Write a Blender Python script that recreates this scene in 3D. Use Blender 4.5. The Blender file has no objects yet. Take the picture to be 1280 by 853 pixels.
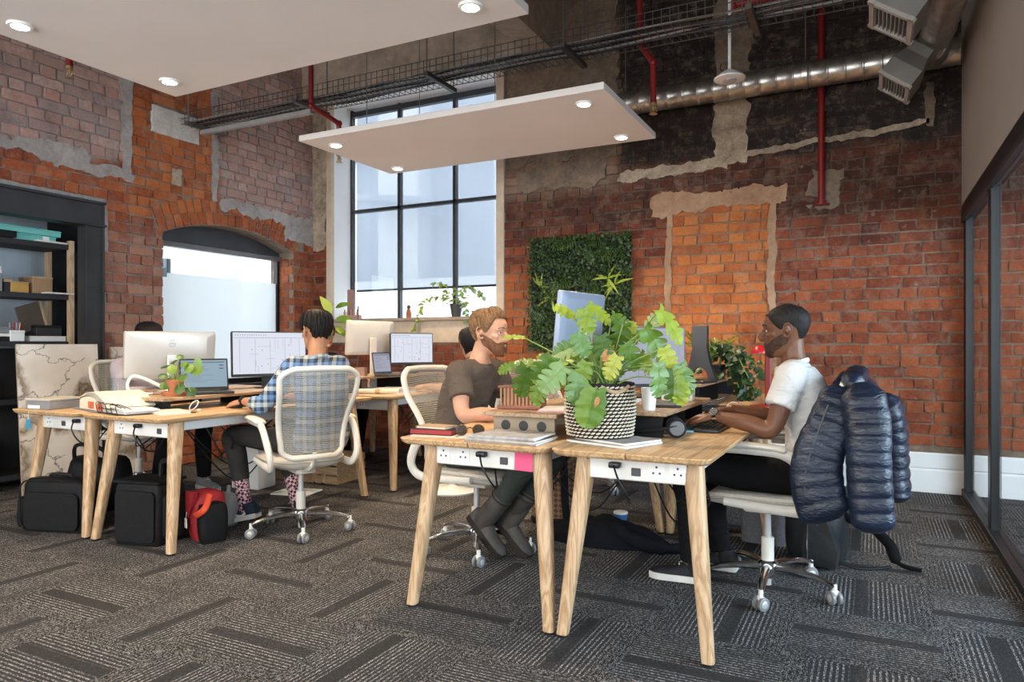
import bpy, bmesh, math, random
from mathutils import Vector, Matrix, noise
random.seed(7)
PI = math.pi
scene = bpy.context.scene
COL = scene.collection

# ---------------------------------------------------------------- camera, world, lights, exposure
cam_data = bpy.data.cameras.new('camera')
cam = bpy.data.objects.new('camera', cam_data)
COL.objects.link(cam)
EYE = 1.12
YAW = math.radians(26.9)
FPX = 883.0
cam.location = (0, 0, EYE)
cam.rotation_euler = (PI / 2, 0, YAW)
cam_data.sensor_width = 36
cam_data.lens = FPX / 1280 * 36
cam_data.shift_y = 4.5 / 1280
cam_data.clip_start = 0.05
scene.camera = cam

world = bpy.data.worlds.new('overcast_sky')
scene.world = world
world.use_nodes = True
bg = world.node_tree.nodes['Background']
bg.inputs['Color'].default_value = (0.86, 0.93, 1.0, 1)
bg.inputs['Strength'].default_value = 4.6

scene.view_settings.view_transform = 'Standard'
scene.view_settings.look = 'None'
scene.view_settings.gamma = 1
scene.view_settings.use_curve_mapping = False
scene.view_settings.exposure = -0.1


def area_light(name, loc, target, sx, sy, power, color, portal=False, spread=180):
    d = bpy.data.lights.new(name, 'AREA')
    d.shape = 'RECTANGLE'
    d.size, d.size_y, d.energy, d.color = sx, sy, power, color
    d.spread = math.radians(spread)
    if portal:
        d.cycles.is_portal = True
    o = bpy.data.objects.new(name, d)
    COL.objects.link(o)
    o.location = loc
    o.rotation_euler = (Vector(target) - Vector(loc)).to_track_quat('-Z', 'Y').to_euler()
    return o


# daylight: the two windows in view (sky through portals) and the windows of the unseen walls
area_light('portal_tall_window', (-4.35, 6.40, 2.6), (-4.35, 0, 2.6), 2.1, 2.5, 1, (1, 1, 1), True)
area_light('portal_arched_window', (-5.80, 5.08, 1.4), (0, 5.08, 1.4), 1.6, 1.4, 1, (1, 1, 1), True)
area_light('daylight_rear_windows', (-2.9, -1.75, 1.6), (-3.0, 3.0, 0.5), 5.0, 2.0, 88, (1.0, 0.91, 0.80), spread=130)
area_light('daylight_side_room', (3.35, 2.6, 1.6), (-0.4, 3.3, 0.3), 3.0, 1.9, 165, (0.55, 0.78, 1.0), spread=140)


# ---------------------------------------------------------------- pixel helpers (only to turn measured points into metres)
CF = Vector((-math.sin(YAW), math.cos(YAW), 0))
CR = Vector((math.cos(YAW), math.sin(YAW), 0))


def ray(px, py):
    d = CF + CR * ((px - 640) / FPX)
    return Vector((d.x, d.y, (431 - py) / FPX))


def at_z(px, py, z):
    d = ray(px, py)
    return Vector((0, 0, EYE)) + d * ((z - EYE) / d.z)


def at_y(px, py, y):
    d = ray(px, py)
    return Vector((0, 0, EYE)) + d * (y / d.y)


def at_x(px, py, x):
    d = ray(px, py)
    return Vector((0, 0, EYE)) + d * (x / d.x)


def proj_scale(p):
    t = p.x * CF.x + p.y * CF.y
    l = p.x * CR.x + p.y * CR.y
    if t < 0.3:
        return None
    return 640 + FPX * l / t, 431 - FPX * (p.z - EYE) / t, t


# ---------------------------------------------------------------- node helpers
class NT:
    def __init__(self, name, rough=0.6, metallic=0.0):
        self.m = bpy.data.materials.new(name)
        self.m.use_nodes = True
        self.t = self.m.node_tree
        self.n = self.t.nodes
        self.b = self.n['Principled BSDF']
        self.out = self.n['Material Output']
        self.b.inputs['Roughness'].default_value = rough
        self.b.inputs['Metallic'].default_value = metallic

    def node(self, typ, **kw):
        nd = self.n.new(typ)
        for k, v in kw.items():
            setattr(nd, k, v)
        return nd

    def link(self, a, b):
        self.t.links.new(a, b)

    def val(self, sock, v):
        if isinstance(v, bpy.types.NodeSocket):
            self.link(v, sock)
        elif isinstance(v, (tuple, list)) and len(v) == 3 and sock.type == 'RGBA':
            sock.default_value = (*v, 1)
        else:
            sock.default_value = v

    def math(self, op, a, b=None, c=None, clamp=False):
        nd = self.node('ShaderNodeMath', operation=op, use_clamp=clamp)
        self.val(nd.inputs[0], a)
        if b is not None:
            self.val(nd.inputs[1], b)
        if c is not None:
            self.val(nd.inputs[2], c)
        return nd.outputs[0]

    def mix(self, f, a, b, mode='MIX'):
        nd = self.node('ShaderNodeMix', data_type='RGBA', blend_type=mode)
        self.val(nd.inputs[0], f)
        self.val(nd.inputs[6], a)
        self.val(nd.inputs[7], b)
        return nd.outputs[2]

    def coord(self, which='Object'):
        return self.node('ShaderNodeTexCoord').outputs[which]

    def pos(self):
        return self.node('ShaderNodeNewGeometry').outputs['Position']

    def sep(self, v):
        nd = self.node('ShaderNodeSeparateXYZ')
        self.link(v, nd.inputs[0])
        return nd.outputs

    def mapping(self, v, scale=(1, 1, 1), rot=(0, 0, 0), loc=(0, 0, 0)):
        nd = self.node('ShaderNodeMapping')
        self.link(v, nd.inputs['Vector'])
        nd.inputs['Scale'].default_value = scale
        nd.inputs['Rotation'].default_value = rot
        self.val(nd.inputs['Location'], loc)
        return nd.outputs[0]

    def noise(self, v, scale=5, detail=3, rough=0.5, dist=0.0, out='Fac'):
        nd = self.node('ShaderNodeTexNoise')
        if v is not None:
            self.link(v, nd.inputs['Vector'])
        nd.inputs['Scale'].default_value = scale
        nd.inputs['Detail'].default_value = detail
        nd.inputs['Roughness'].default_value = rough
        nd.inputs['Distortion'].default_value = dist
        return nd.outputs[out]

    def ramp(self, f, stops, interp='LINEAR'):
        nd = self.node('ShaderNodeValToRGB')
        nd.color_ramp.interpolation = interp
        el = nd.color_ramp.elements
        while len(el) < len(stops):
            el.new(0.5)
        for e, (p, c) in zip(el, stops):
            e.position = p
            e.color = (*c, 1) if len(c) == 3 else c
        self.link(f, nd.inputs[0])
        return nd.outputs[0]

    def rnd(self):
        """random number per object and per loose piece"""
        a = self.node('ShaderNodeObjectInfo').outputs['Random']
        b = self.node('ShaderNodeNewGeometry').outputs['Random Per Island']
        return self.math('FRACT', self.math('ADD', a, b))

    def bump(self, h, strength=0.3, dist=0.01):
        nd = self.node('ShaderNodeBump')
        nd.inputs['Strength'].default_value = strength
        nd.inputs['Distance'].default_value = dist
        self.link(h, nd.inputs['Height'])
        self.link(nd.outputs[0], self.b.inputs['Normal'])

    def color(self, c):
        self.val(self.b.inputs['Base Color'], c)
        return self

    def set(self, key, v):
        self.val(self.b.inputs[key], v)
        return self


MATS = {}


def plain(name, col, rough=0.55, metallic=0.0, var=0.12, scale=9.0, bump=0.0, sheen=0.0, bscale=60, coat=0.0):
    """a plain colour broken up by a little noise"""
    if name in MATS:
        return MATS[name]
    t = NT(name, rough, metallic)
    co = t.coord()
    f = t.noise(co, scale, 4)
    lo = tuple(c * (1 - var) for c in col)
    hi = tuple(min(1, c * (1 + var)) for c in col)
    t.color(t.ramp(f, [(0.3, lo), (0.7, hi)]))
    if bump:
        t.bump(t.noise(co, bscale, 3), bump, 0.004)
    if max(col) < 0.05 and metallic == 0 and rough > 0.5:
        t.set('Specular IOR Level', 0.22)
    if sheen:
        t.set('Sheen Weight', sheen)
    if coat:
        t.set('Coat Weight', coat)
    MATS[name] = t.m
    return t.m


def emit(name, col, strength):
    if name in MATS:
        return MATS[name]
    t = NT(name)
    t.color((0, 0, 0))
    t.set('Emission Color', (*col, 1))
    t.set('Emission Strength', strength)
    MATS[name] = t.m
    return t.m


def wood(name, c1, c2, c3, axis='Y', scale=1.0, rough=0.45):
    """long-grained wood: rings stretched along one axis of the object"""
    if name in MATS:
        return MATS[name]
    t = NT(name, rough)
    co = t.coord()
    r = t.node('ShaderNodeObjectInfo').outputs['Random']
    cb = t.node('ShaderNodeCombineXYZ')
    for i in range(3):
        t.link(t.math('MULTIPLY', r, 7.3 + i * 5.1), cb.inputs[i])
    st = {'X': (0.7, 9, 9), 'Y': (9, 0.7, 9), 'Z': (9, 9, 0.7)}[axis]
    mp = t.mapping(co, tuple(s * scale for s in st), loc=cb.outputs[0])
    n1 = t.noise(mp, 1.6, 4, 0.55, 0.6)
    w = t.math('FRACT', t.math('MULTIPLY', n1, 9.0))
    w = t.math('ABSOLUTE', t.math('SUBTRACT', w, 0.5))
    fine = t.noise(t.mapping(co, tuple(s * 6 for s in st)), 3, 3)
    base = t.ramp(w, [(0.0, c1), (0.28, c2), (0.5, c3)])
    col = t.mix(t.math('MULTIPLY', fine, 0.45), base, c1)
    t.color(col)
    t.bump(fine, 0.08, 0.002)
    MATS[name] = t.m
    return t.m


# ---------------------------------------------------------------- mesh helpers
class MB:
    """a small mesh builder around one bmesh"""
    def __init__(self):
        self.bm = bmesh.new()

    def _xf(self, vs, mat):
        if mat is not None:
            bmesh.ops.transform(self.bm, matrix=mat, verts=vs)

    def box(self, c, s, rot=None, bev=0.0, seg=1, mat=None):
        r = bmesh.ops.create_cube(self.bm, size=1)
        vs = r['verts']
        M = Matrix.Translation(Vector(c)) @ (rot.to_4x4() if rot else Matrix()) @ Matrix.Diagonal((*s, 1))
        bmesh.ops.transform(self.bm, matrix=M, verts=vs)
        if bev:
            es = list({e for v in vs for e in v.link_edges})
            q = bmesh.ops.bevel(self.bm, geom=es, offset=bev, segments=seg, affect='EDGES', profile=0.5)
            vs = list({v for f in q['faces'] for v in f.verts} | {v for v in vs if v.is_valid})
        self._xf(vs, mat)
        return self

    def ring_loft(self, rings, cap0=True, cap1=True, closed=True, loop=False):
        bm = self.bm
        vr = [[bm.verts.new(p) for p in ring] for ring in rings]
        n = len(vr[0])
        pairs = list(zip(vr, vr[1:]))
        if loop:
            pairs.append((vr[-1], vr[0]))
        for a, b in pairs:
            for i in range(n if closed else n - 1):
                j = (i + 1) % n
                try:
                    bm.faces.new((a[i], a[j], b[j], b[i]))
                except ValueError:
                    pass
        if closed and not loop:
            if cap0:
                bm.faces.new(list(reversed(vr[0])))
            if cap1:
                bm.faces.new(vr[-1])
        return self

    def tube(self, pts, radii, seg=10, flat=1.0, up=None, loop=False, cap=True):
        pts = [Vector(p) for p in pts]
        n = len(pts)
        if not hasattr(radii, '__len__'):
            radii = [radii] * n
        rings = []
        prev = None
        for i, p in enumerate(pts):
            if loop:
                d = pts[(i + 1) % n] - pts[i - 1]
            else:
                d = pts[min(i + 1, n - 1)] - pts[max(i - 1, 0)]
            if d.length < 1e-9:
                d = Vector((0, 0, 1))
            d.normalize()
            if up is not None:
                a = Vector(up)
                a = a - d * a.dot(d)
                if a.length < 1e-4:
                    a = d.orthogonal()
            elif prev is None:
                a = d.orthogonal()
            else:
                a = prev - d * prev.dot(d)
                if a.length < 1e-6:
                    a = d.orthogonal()
            a.normalize()
            prev = a
            b = d.cross(a)
            r = radii[i]
            rings.append([p + a * (r * flat * math.cos(2 * PI * k / seg)) + b * (r * math.sin(2 * PI * k / seg)) for k in range(seg)])
        return self.ring_loft(rings, cap, cap, True, loop)

    def lathe(self, prof, seg=24, c=(0, 0, 0), axis='Z', mat=None, cap=True):
        c = Vector(c)
        rings = []
        for r, z in prof:
            r = max(r, 1e-4)
            ring = []
            for k in range(seg):
                a = 2 * PI * k / seg
                v = Vector((r * math.cos(a), r * math.sin(a), z))
                if axis == 'X':
                    v = Vector((v.z, v.x, v.y))
                elif axis == 'Y':
                    v = Vector((v.y, v.z, v.x))
                v = c + v
                if mat is not None:
                    v = mat @ v
                ring.append(v)
            rings.append(ring)
        return self.ring_loft(rings, cap, cap)

    def ball(self, c, r, seg=12, rot=None):
        r = (r, r, r) if not hasattr(r, '__len__') else r
        q = bmesh.ops.create_uvsphere(self.bm, u_segments=seg, v_segments=max(6, seg * 2 // 3), radius=1)
        M = Matrix.Translation(Vector(c)) @ (rot.to_4x4() if rot else Matrix()) @ Matrix.Diagonal((*r, 1))
        bmesh.ops.transform(self.bm, matrix=M, verts=q['verts'])
        return self

    def prism(self, poly, lo, hi, axis='Z', mat=None):
        """outline poly extruded from lo to hi along an axis"""
        def P(u, v, w):
            q = {'Z': Vector((u, v, w)), 'Y': Vector((u, w, v)), 'X': Vector((w, u, v))}[axis]
            return mat @ q if mat is not None else q
        return self.ring_loft([[P(u, v, lo) for u, v in poly], [P(u, v, hi) for u, v in poly]])

    def sheet(self, grid, thick=0.0, closed=False):
        """grid of points; with thickness it becomes a closed slab"""
        bm = self.bm
        h, w = len(grid), len(grid[0])
        V = [[bm.verts.new(p) for p in row] for row in grid]
        F = []
        for i in range(h - 1):
            for j in range(w if closed else w - 1):
                F.append(bm.faces.new((V[i][j], V[i][(j + 1) % w], V[i + 1][(j + 1) % w], V[i + 1][j])))
        if thick:
            bmesh.ops.recalc_face_normals(bm, faces=F)
            bmesh.ops.solidify(bm, geom=F, thickness=thick)
        return self

    def mesh(self, name, m, smooth=True, angle=35, recalc=True):
        if recalc:
            bmesh.ops.recalc_face_normals(self.bm, faces=self.bm.faces)
        me = bpy.data.meshes.new(name)
        self.bm.to_mesh(me)
        self.bm.free()
        if smooth:
            for p in me.polygons:
                p.use_smooth = True
            me.set_sharp_from_angle(angle=math.radians(angle))
        if m is not None:
            for mm in (m if isinstance(m, (list, tuple)) else [m]):
                me.materials.append(mm)
        return me


def link(name, data, parent=None, loc=None, rot=None, scale=None):
    o = bpy.data.objects.new(name, data)
    COL.objects.link(o)
    if parent is not None:
        o.parent = parent
    if loc is not None:
        o.location = loc
    if rot is not None:
        o.rotation_euler = rot
    if scale is not None:
        o.scale = scale
    return o


def part(name, mb, m, parent=None, smooth=True, angle=35, loc=None, rot=None, scale=None, label=None, recalc=True):
    me = mb.mesh(name, m, smooth, angle, recalc) if isinstance(mb, MB) else mb
    o = link(name, me, parent, loc, rot, scale)
    if label:
        o['label'] = label
    return o


def tag(o, label, cat, group=None, kind=None):
    o['label'] = label
    o['category'] = cat
    if group:
        o['group'] = group
    if kind:
        o['kind'] = kind
    return o


def thing(name, label, cat, loc=(0, 0, 0), rz=0.0, group=None):
    o = link(name, None, None, loc, (0, 0, rz))
    return tag(o, label, cat, group)


def structure(name, mb, m, parent=None, smooth=False, **kw):
    o = part(name, mb, m, parent, smooth, **kw)
    if parent is None:
        o['kind'] = 'structure'
    return o


def copy_tree(o, parent=None):
    c = o.copy()
    COL.objects.link(c)
    c.parent = parent
    for ch in list(o.children):
        copy_tree(ch, c)
    return c


def place(o, loc, rz, label, group=None):
    o.location = loc
    o.rotation_euler = (0, 0, rz)
    o['label'] = label
    if group:
        o['group'] = group
    return o


def spline(pts, n=8, loop=False):
    """Catmull-Rom through pts"""
    P = [Vector(p) for p in pts]
    out = []
    m = len(P)
    segs = m if loop else m - 1
    for i in range(segs):
        if loop:
            a, b, c, d = P[i - 1], P[i], P[(i + 1) % m], P[(i + 2) % m]
        else:
            a, b, c, d = P[max(i - 1, 0)], P[i], P[i + 1], P[min(i + 2, m - 1)]
        for k in range(n):
            t = k / n
            out.append(0.5 * ((2 * b) + (c - a) * t + (2 * a - 5 * b + 4 * c - d) * t * t + (3 * b - a - 3 * c + d) * t ** 3))
    if not loop:
        out.append(P[-1])
    return out


def lerp(a, b, t):
    return a + (b - a) * t


def rounded_rect(w, h, r, n=5):
    pts = []
    for cx, cy, a0 in ((w / 2 - r, h / 2 - r, 0), (-w / 2 + r, h / 2 - r, 90), (-w / 2 + r, -h / 2 + r, 180), (w / 2 - r, -h / 2 + r, 270)):
        for k in range(n + 1):
            a = math.radians(a0 + 90 * k / n)
            pts.append((cx + r * math.cos(a), cy + r * math.sin(a)))
    return pts


def text_mesh(name, body, size, m, parent, loc, rot, extrude=0.0008):
    cu = bpy.data.curves.new(name, 'FONT')
    cu.body = body
    cu.size = size
    cu.align_x = 'CENTER'
    cu.align_y = 'CENTER'
    cu.extrude = extrude
    tmp = link(name, cu)
    me = bpy.data.meshes.new_from_object(tmp.evaluated_get(bpy.context.evaluated_depsgraph_get()))
    bpy.data.objects.remove(tmp)
    me.materials.clear()
    me.materials.append(m)
    return link(name, me, parent, loc, rot)

# ---------------------------------------------------------------- masonry materials
def zone_mask(t, u, z, zone, warp):
    u0, u1, z0, z1, soft = zone[:5]
    uu = t.math('ADD', u, warp)
    zz = t.math('ADD', z, warp)
    fs = []
    for s, lo, hi in ((uu, u0, u1), (zz, z0, z1)):
        c, h = (lo + hi) / 2, (hi - lo) / 2
        d = t.math('ABSOLUTE', t.math('SUBTRACT', s, c))
        mr = t.node('ShaderNodeMapRange', interpolation_type='SMOOTHSTEP')
        t.link(d, mr.inputs['Value'])
        mr.inputs['From Min'].default_value = h + soft
        mr.inputs['From Max'].default_value = h - soft
        fs.append(mr.outputs[0])
    return t.math('MULTIPLY', fs[0], fs[1])


def masonry(name, u_axis, stops, zones, rough=0.9, warp=0.16, mortar=False, smear=0.5, smear_col=(0.36, 0.27, 0.20)):
    """zones: (u0, u1, z0, z1, softness, stops, strength): areas of older, sooted, limewashed or newer brick"""
    t = NT(name, rough)
    p = t.pos()
    s = t.sep(p)
    u = s[0] if u_axis == 'X' else s[1]
    z = s[2]
    wn = t.math('MULTIPLY', t.math('SUBTRACT', t.noise(p, 2.2, 4, 0.6), 0.5), warp * 2)
    if mortar:
        f = t.noise(p, 14, 4, 0.6)
    else:
        r = t.rnd()
        f = t.math('ADD', t.math('MULTIPLY', r, 0.55), t.math('MULTIPLY', t.math('SUBTRACT', t.noise(p, 20, 5, 0.7), 0.22), 0.80))
    col = t.ramp(f, stops)
    for zn in zones:
        zc = t.ramp(f, zn[5])
        k = t.math('MULTIPLY', zone_mask(t, u, z, zn, wn), zn[6])
        col = t.mix(k, col, zc)
    # lime and mortar smeared over the faces
    sm = t.noise(p, 9.0, 8, 0.74)
    smf = t.node('ShaderNodeMapRange')
    t.link(sm, smf.inputs['Value'])
    smf.inputs['From Min'].default_value = 0.49
    smf.inputs['From Max'].default_value = 0.62
    smf.inputs['To Max'].default_value = smear
    col = t.mix(smf.outputs[0], col, t.mix(0.62, col, smear_col if not mortar else (0.3, 0.24, 0.18)))
    dk = t.node('ShaderNodeMapRange')
    t.link(t.noise(p, 4.0, 6, 0.7), dk.inputs['Value'])
    dk.inputs['From Min'].default_value = 0.50
    dk.inputs['From Max'].default_value = 0.68
    dk.inputs['To Max'].default_value = 0.6
    col = t.mix(dk.outputs[0], col, t.mix(1.0, col, (0.42, 0.38, 0.38), 'MULTIPLY'))
    if not mortar:
        ch = t.node('ShaderNodeMapRange')
        t.link(t.noise(p, 11.0, 2, 0.5), ch.inputs['Value'])
        ch.inputs['From Min'].default_value = 0.70
        ch.inputs['From Max'].default_value = 0.74
        ch.inputs['To Max'].default_value = smear * 0.9
        col = t.mix(ch.outputs[0], col, smear_col)
    g = t.noise(p, 70, 3, 0.7)
    col = t.mix(t.math('MULTIPLY', g, 0.6), col, t.mix(1.0, col, (0.35, 0.33, 0.33), 'MULTIPLY'))
    t.color(col)
    t.bump(t.math('ADD', t.noise(p, 45, 5, 0.7), t.math('MULTIPLY', sm, 0.6)), 0.55, 0.012)
    return t.m


RED = [(0.0, (0.075, 0.020, 0.013)), (0.3, (0.18, 0.038, 0.018)), (0.6, (0.29, 0.064, 0.026)), (1.0, (0.40, 0.11, 0.045))]
RUST = [(0.0, (0.15, 0.034, 0.016)), (0.35, (0.34, 0.078, 0.026)), (0.7, (0.48, 0.125, 0.036)), (1.0, (0.56, 0.19, 0.075))]
ORANGE = [(0.0, (0.24, 0.060, 0.020)), (0.35, (0.55, 0.150, 0.034)), (0.75, (0.68, 0.22, 0.050)), (1.0, (0.60, 0.28, 0.11))]
SOOT = [(0.0, (0.014, 0.011, 0.011)), (0.5, (0.024, 0.017, 0.015)), (0.85, (0.034, 0.021, 0.017)), (1.0, (0.055, 0.027, 0.019))]
BROWN = [(0.0, (0.045, 0.016, 0.011)), (0.5, (0.085, 0.027, 0.015)), (1.0, (0.14, 0.045, 0.023))]
LIME = [(0.0, (0.28, 0.245, 0.245)), (0.3, (0.44, 0.33, 0.31)), (0.6, (0.52, 0.31, 0.26)), (1.0, (0.66, 0.56, 0.53))]
WORN = [(0.0, (0.22, 0.09, 0.06)), (0.4, (0.38, 0.17, 0.11)), (0.75, (0.46, 0.29, 0.22)), (1.0, (0.50, 0.20, 0.10))]
BUFF = [(0.0, (0.26, 0.19, 0.13)), (1.0, (0.42, 0.33, 0.24))]

BACK_Z = [
    (-9, 9, 2.18, 2.74, 0.10, BROWN, 0.85),
    (-0.55, 9, 2.0, 3.0, 0.30, BROWN, 0.75),
    (-0.68, 9, 0, 1.8, 0.2, RUST, 0.6),
    (-1.58, -0.74, -1, 2.30, 0.03, ORANGE, 0.95),
    (-3.4, -1.58, -1, 1.85, 0.15, ORANGE, 0.55),
    (-2.08, 9, 2.70, 9, 0.05, SOOT, 0.97),
    (-3.5, -2.08, 2.55, 9, 0.12, BUFF, 0.6),
    (-6, -5.3, 2.25, 9, 0.06, BUFF, 0.8),
    (-6, -5.3, -1, 2.25, 0.1, RED, 0.6),
]
LEFT_Z = [
    (3.92, 4.84, 2.25, 9, 0.04, ORANGE, 0.5),
    (-9, 3.90, 2.66, 9, 0.05, LIME, 0.95),
    (4.86, 9, 2.56, 9, 0.06, LIME, 0.92),
    (3.6, 4.30, -1, 2.10, 0.12, WORN, 0.75),
]
m_brick_back = masonry('brick_back', 'X', RED, BACK_Z, smear=0.55)
m_brick_left = masonry('brick_left', 'Y', RUST, LEFT_Z, smear=0.5, smear_col=(0.40, 0.33, 0.28))
MOR = [(0.2, (0.16, 0.105, 0.07)), (0.8, (0.36, 0.26, 0.18))]
MORG = [(0.2, (0.22, 0.205, 0.20)), (0.8, (0.44, 0.41, 0.40))]
MORD = [(0.2, (0.018, 0.016, 0.016)), (0.8, (0.042, 0.036, 0.033))]
MORO = [(0.2, (0.30, 0.15, 0.075)), (0.8, (0.45, 0.28, 0.17))]
m_mortar_back = masonry('mortar_back', 'X', MOR, [
    (-9, 9, 2.15, 2.74, 0.12, [(0.2, (0.06, 0.045, 0.035)), (0.8, (0.13, 0.095, 0.07))], 0.8),
    (-1.58, -0.74, -1, 2.30, 0.03, MORO, 0.8),
    (-2.08, 9, 2.70, 9, 0.05, MORD, 0.97)], mortar=True, smear=0.2)
m_mortar_left = masonry('mortar_left', 'Y', [(0.2, (0.22, 0.16, 0.12)), (0.8, (0.40, 0.32, 0.25))], [
    (-9, 3.90, 2.66, 9, 0.05, MORG, 0.95), (4.86, 9, 2.56, 9, 0.06, MORG, 0.9),
    (3.6, 4.30, -1, 2.10, 0.12, MORG, 0.6)], mortar=True, smear=0.2)


def plaster_mat(name, c1, c2, spots=0.4, scale=5):
    t = NT(name, 0.92)
    p = t.pos()
    n = t.noise(p, scale, 6, 0.68)
    n2 = t.noise(p, scale * 5, 4, 0.7)
    col = t.ramp(t.math('ADD', t.math('MULTIPLY', n, 0.65), t.math('MULTIPLY', n2, 0.35)), [(0.32, c1), (0.62, c2)])
    t.color(col)
    t.bump(t.math('ADD', n2, n), 0.5, 0.012)
    return t.m


m_plaster_buff = plaster_mat('plaster_buff', (0.15, 0.11, 0.08), (0.52, 0.42, 0.31), scale=7)
m_plaster_dark = plaster_mat('plaster_dark_buff', (0.09, 0.065, 0.048), (0.27, 0.20, 0.145))
m_plaster_warm = plaster_mat('plaster_warm', (0.24, 0.12, 0.065), (0.46, 0.29, 0.18), scale=3)
m_plaster_grey = plaster_mat('plaster_grey', (0.20, 0.18, 0.175), (0.42, 0.38, 0.36))
m_plaster_white = plaster_mat('plaster_white', (0.42, 0.40, 0.37), (0.72, 0.69, 0.65), scale=9)
m_plaster_cream = plaster_mat('plaster_cream', (0.50, 0.39, 0.28), (0.66, 0.54, 0.42), scale=3)
m_concrete = plaster_mat('concrete', (0.10, 0.085, 0.072), (0.20, 0.165, 0.135), scale=2.5)
m_concrete_light = plaster_mat('concrete_light', (0.24, 0.19, 0.15), (0.48, 0.39, 0.31), scale=2.5)
m_white = plain('white_paint', (0.80, 0.79, 0.77), 0.5, var=0.03, scale=3)
m_panel = plain('ceiling_panel_white', (0.74, 0.69, 0.66), 0.85, var=0.03, scale=2)
m_beige = plain('partition_beige', (0.40, 0.345, 0.295), 0.8, var=0.05, scale=2)
m_steel = plain('dark_steel', (0.042, 0.044, 0.049), 0.45, 0.3, var=0.25, scale=4)
m_black = plain('black_metal', (0.012, 0.013, 0.015), 0.4, 0.2, var=0.1)
m_black_matte = plain('black_matte', (0.012, 0.012, 0.013), 0.8, var=0.2)
m_galv = None


def galvanised():
    t = NT('galvanised_steel', 0.32, 0.95)
    co = t.coord()
    v = t.node('ShaderNodeTexVoronoi')
    t.link(co, v.inputs['Vector'])
    v.inputs['Scale'].default_value = 26
    t.color(t.ramp(t.sep(v.outputs['Color'])[0], [(0.0, (0.40, 0.385, 0.36)), (1.0, (0.62, 0.60, 0.565))]))
    t.set('Roughness', t.math('ADD', t.math('MULTIPLY', t.noise(co, 8, 3), 0.2), 0.22))
    return t.m


m_galv = galvanised()


def clear_glass(name, tint=(1, 1, 1), gloss=1.45):
    """window pane: lets light through straight and mirrors a little"""
    t = NT(name)
    tr = t.node('ShaderNodeBsdfTransparent')
    tr.inputs[0].default_value = (*tint, 1)
    gl = t.node('ShaderNodeBsdfGlossy')
    gl.inputs['Roughness'].default_value = 0.02
    fr = t.node('ShaderNodeFresnel')
    fr.inputs['IOR'].default_value = gloss
    mx = t.node('ShaderNodeMixShader')
    back = t.node('ShaderNodeNewGeometry').outputs['Backfacing']     # only the near face of a pane mirrors
    t.link(t.math('MULTIPLY', fr.outputs[0], t.math('SUBTRACT', 1.0, back)), mx.inputs[0])
    t.link(tr.outputs[0], mx.inputs[1])
    t.link(gl.outputs[0], mx.inputs[2])
    t.link(mx.outputs[0], t.out.inputs['Surface'])
    return t.m


m_glass = clear_glass('clear_glass', (0.97, 0.985, 0.98))


def sheer(name, col, clear, transl=0.5):
    """fabric blind or etched film: part straight through, part scattered"""
    t = NT(name)
    tr = t.node('ShaderNodeBsdfTransparent')
    tl = t.node('ShaderNodeBsdfTranslucent')
    df = t.node('ShaderNodeBsdfDiffuse')
    tl.inputs[0].default_value = (*col, 1)
    df.inputs[0].default_value = (*col, 1)
    m1 = t.node('ShaderNodeMixShader')
    m1.inputs[0].default_value = transl
    t.link(df.outputs[0], m1.inputs[1])
    t.link(tl.outputs[0], m1.inputs[2])
    m2 = t.node('ShaderNodeMixShader')
    m2.inputs[0].default_value = clear
    t.link(m1.outputs[0], m2.inputs[1])
    t.link(tr.outputs[0], m2.inputs[2])
    t.link(m2.outputs[0], t.out.inputs['Surface'])
    return t.m


m_blind = sheer('blind_fabric', (0.40, 0.435, 0.50), 0.42, 0.6)
m_frost = sheer('etched_film', (0.66, 0.67, 0.675), 0.12, 0.85)


# ---------------------------------------------------------------- carpet
def carpet():
    t = NT('carpet_tile', 0.97)
    co = t.coord()
    s = t.sep(co)
    x = t.math('ADD', t.math('DIVIDE', s[0], 0.51), 0.5)          # 0..1 across the stripes
    rn = t.node('ShaderNodeObjectInfo').outputs['Random']
    st = t.math('FRACT', t.math('MULTIPLY', x, 27.0))
    line = t.math('LESS_THAN', st, 0.40)
    amp = t.ramp(t.math('FRACT', t.math('ADD', x, t.math('MULTIPLY', rn, 0.12))),
                 [(0.0, (0.35,) * 3), (0.16, (0.45,) * 3), (0.26, (1.0,) * 3), (0.40, (0.95,) * 3), (0.44, (0.0,) * 3),
                  (0.53, (0.0,) * 3), (0.56, (1.0,) * 3), (0.80, (0.85,) * 3), (0.9, (0.5,) * 3), (1.0, (0.35,) * 3)])
    grain = t.noise(t.mapping(co, (1, 0.45, 1)), 260, 2, 0.7)
    spk = t.math('GREATER_THAN', grain, 0.55)
    dark = t.mix(t.noise(co, 170, 2), (0.016, 0.015, 0.0155), (0.058, 0.055, 0.055))
    mid = t.mix(spk, (0.018, 0.017, 0.017), (0.205, 0.195, 0.19))
    light = t.mix(spk, (0.13, 0.122, 0.12), (0.42, 0.40, 0.39))
    ground = t.mix(t.math('MULTIPLY', t.math('SUBTRACT', 1.0, amp), 0.0), dark, dark)
    band = t.ramp(x, [(0.0, (1,) * 3), (0.13, (0.9,) * 3), (0.2, (0.15,) * 3), (0.43, (0.1,) * 3), (0.45, (0.22,) * 3),
                      (0.53, (0.22,) * 3), (0.55, (0.15,) * 3), (0.83, (0.25,) * 3), (0.92, (0.9,) * 3), (1.0, (1,) * 3)])
    ground = t.mix(band, ground, mid)
    fray = t.math('MULTIPLY', line, t.math('ADD', 0.45, t.math('MULTIPLY', spk, 0.55)))
    t.color(t.mix(t.math('MULTIPLY', fray, amp), ground, light))
    t.bump(grain, 0.7, 0.004)
    t.set('Specular IOR Level', 0.1)
    return t.m


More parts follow.
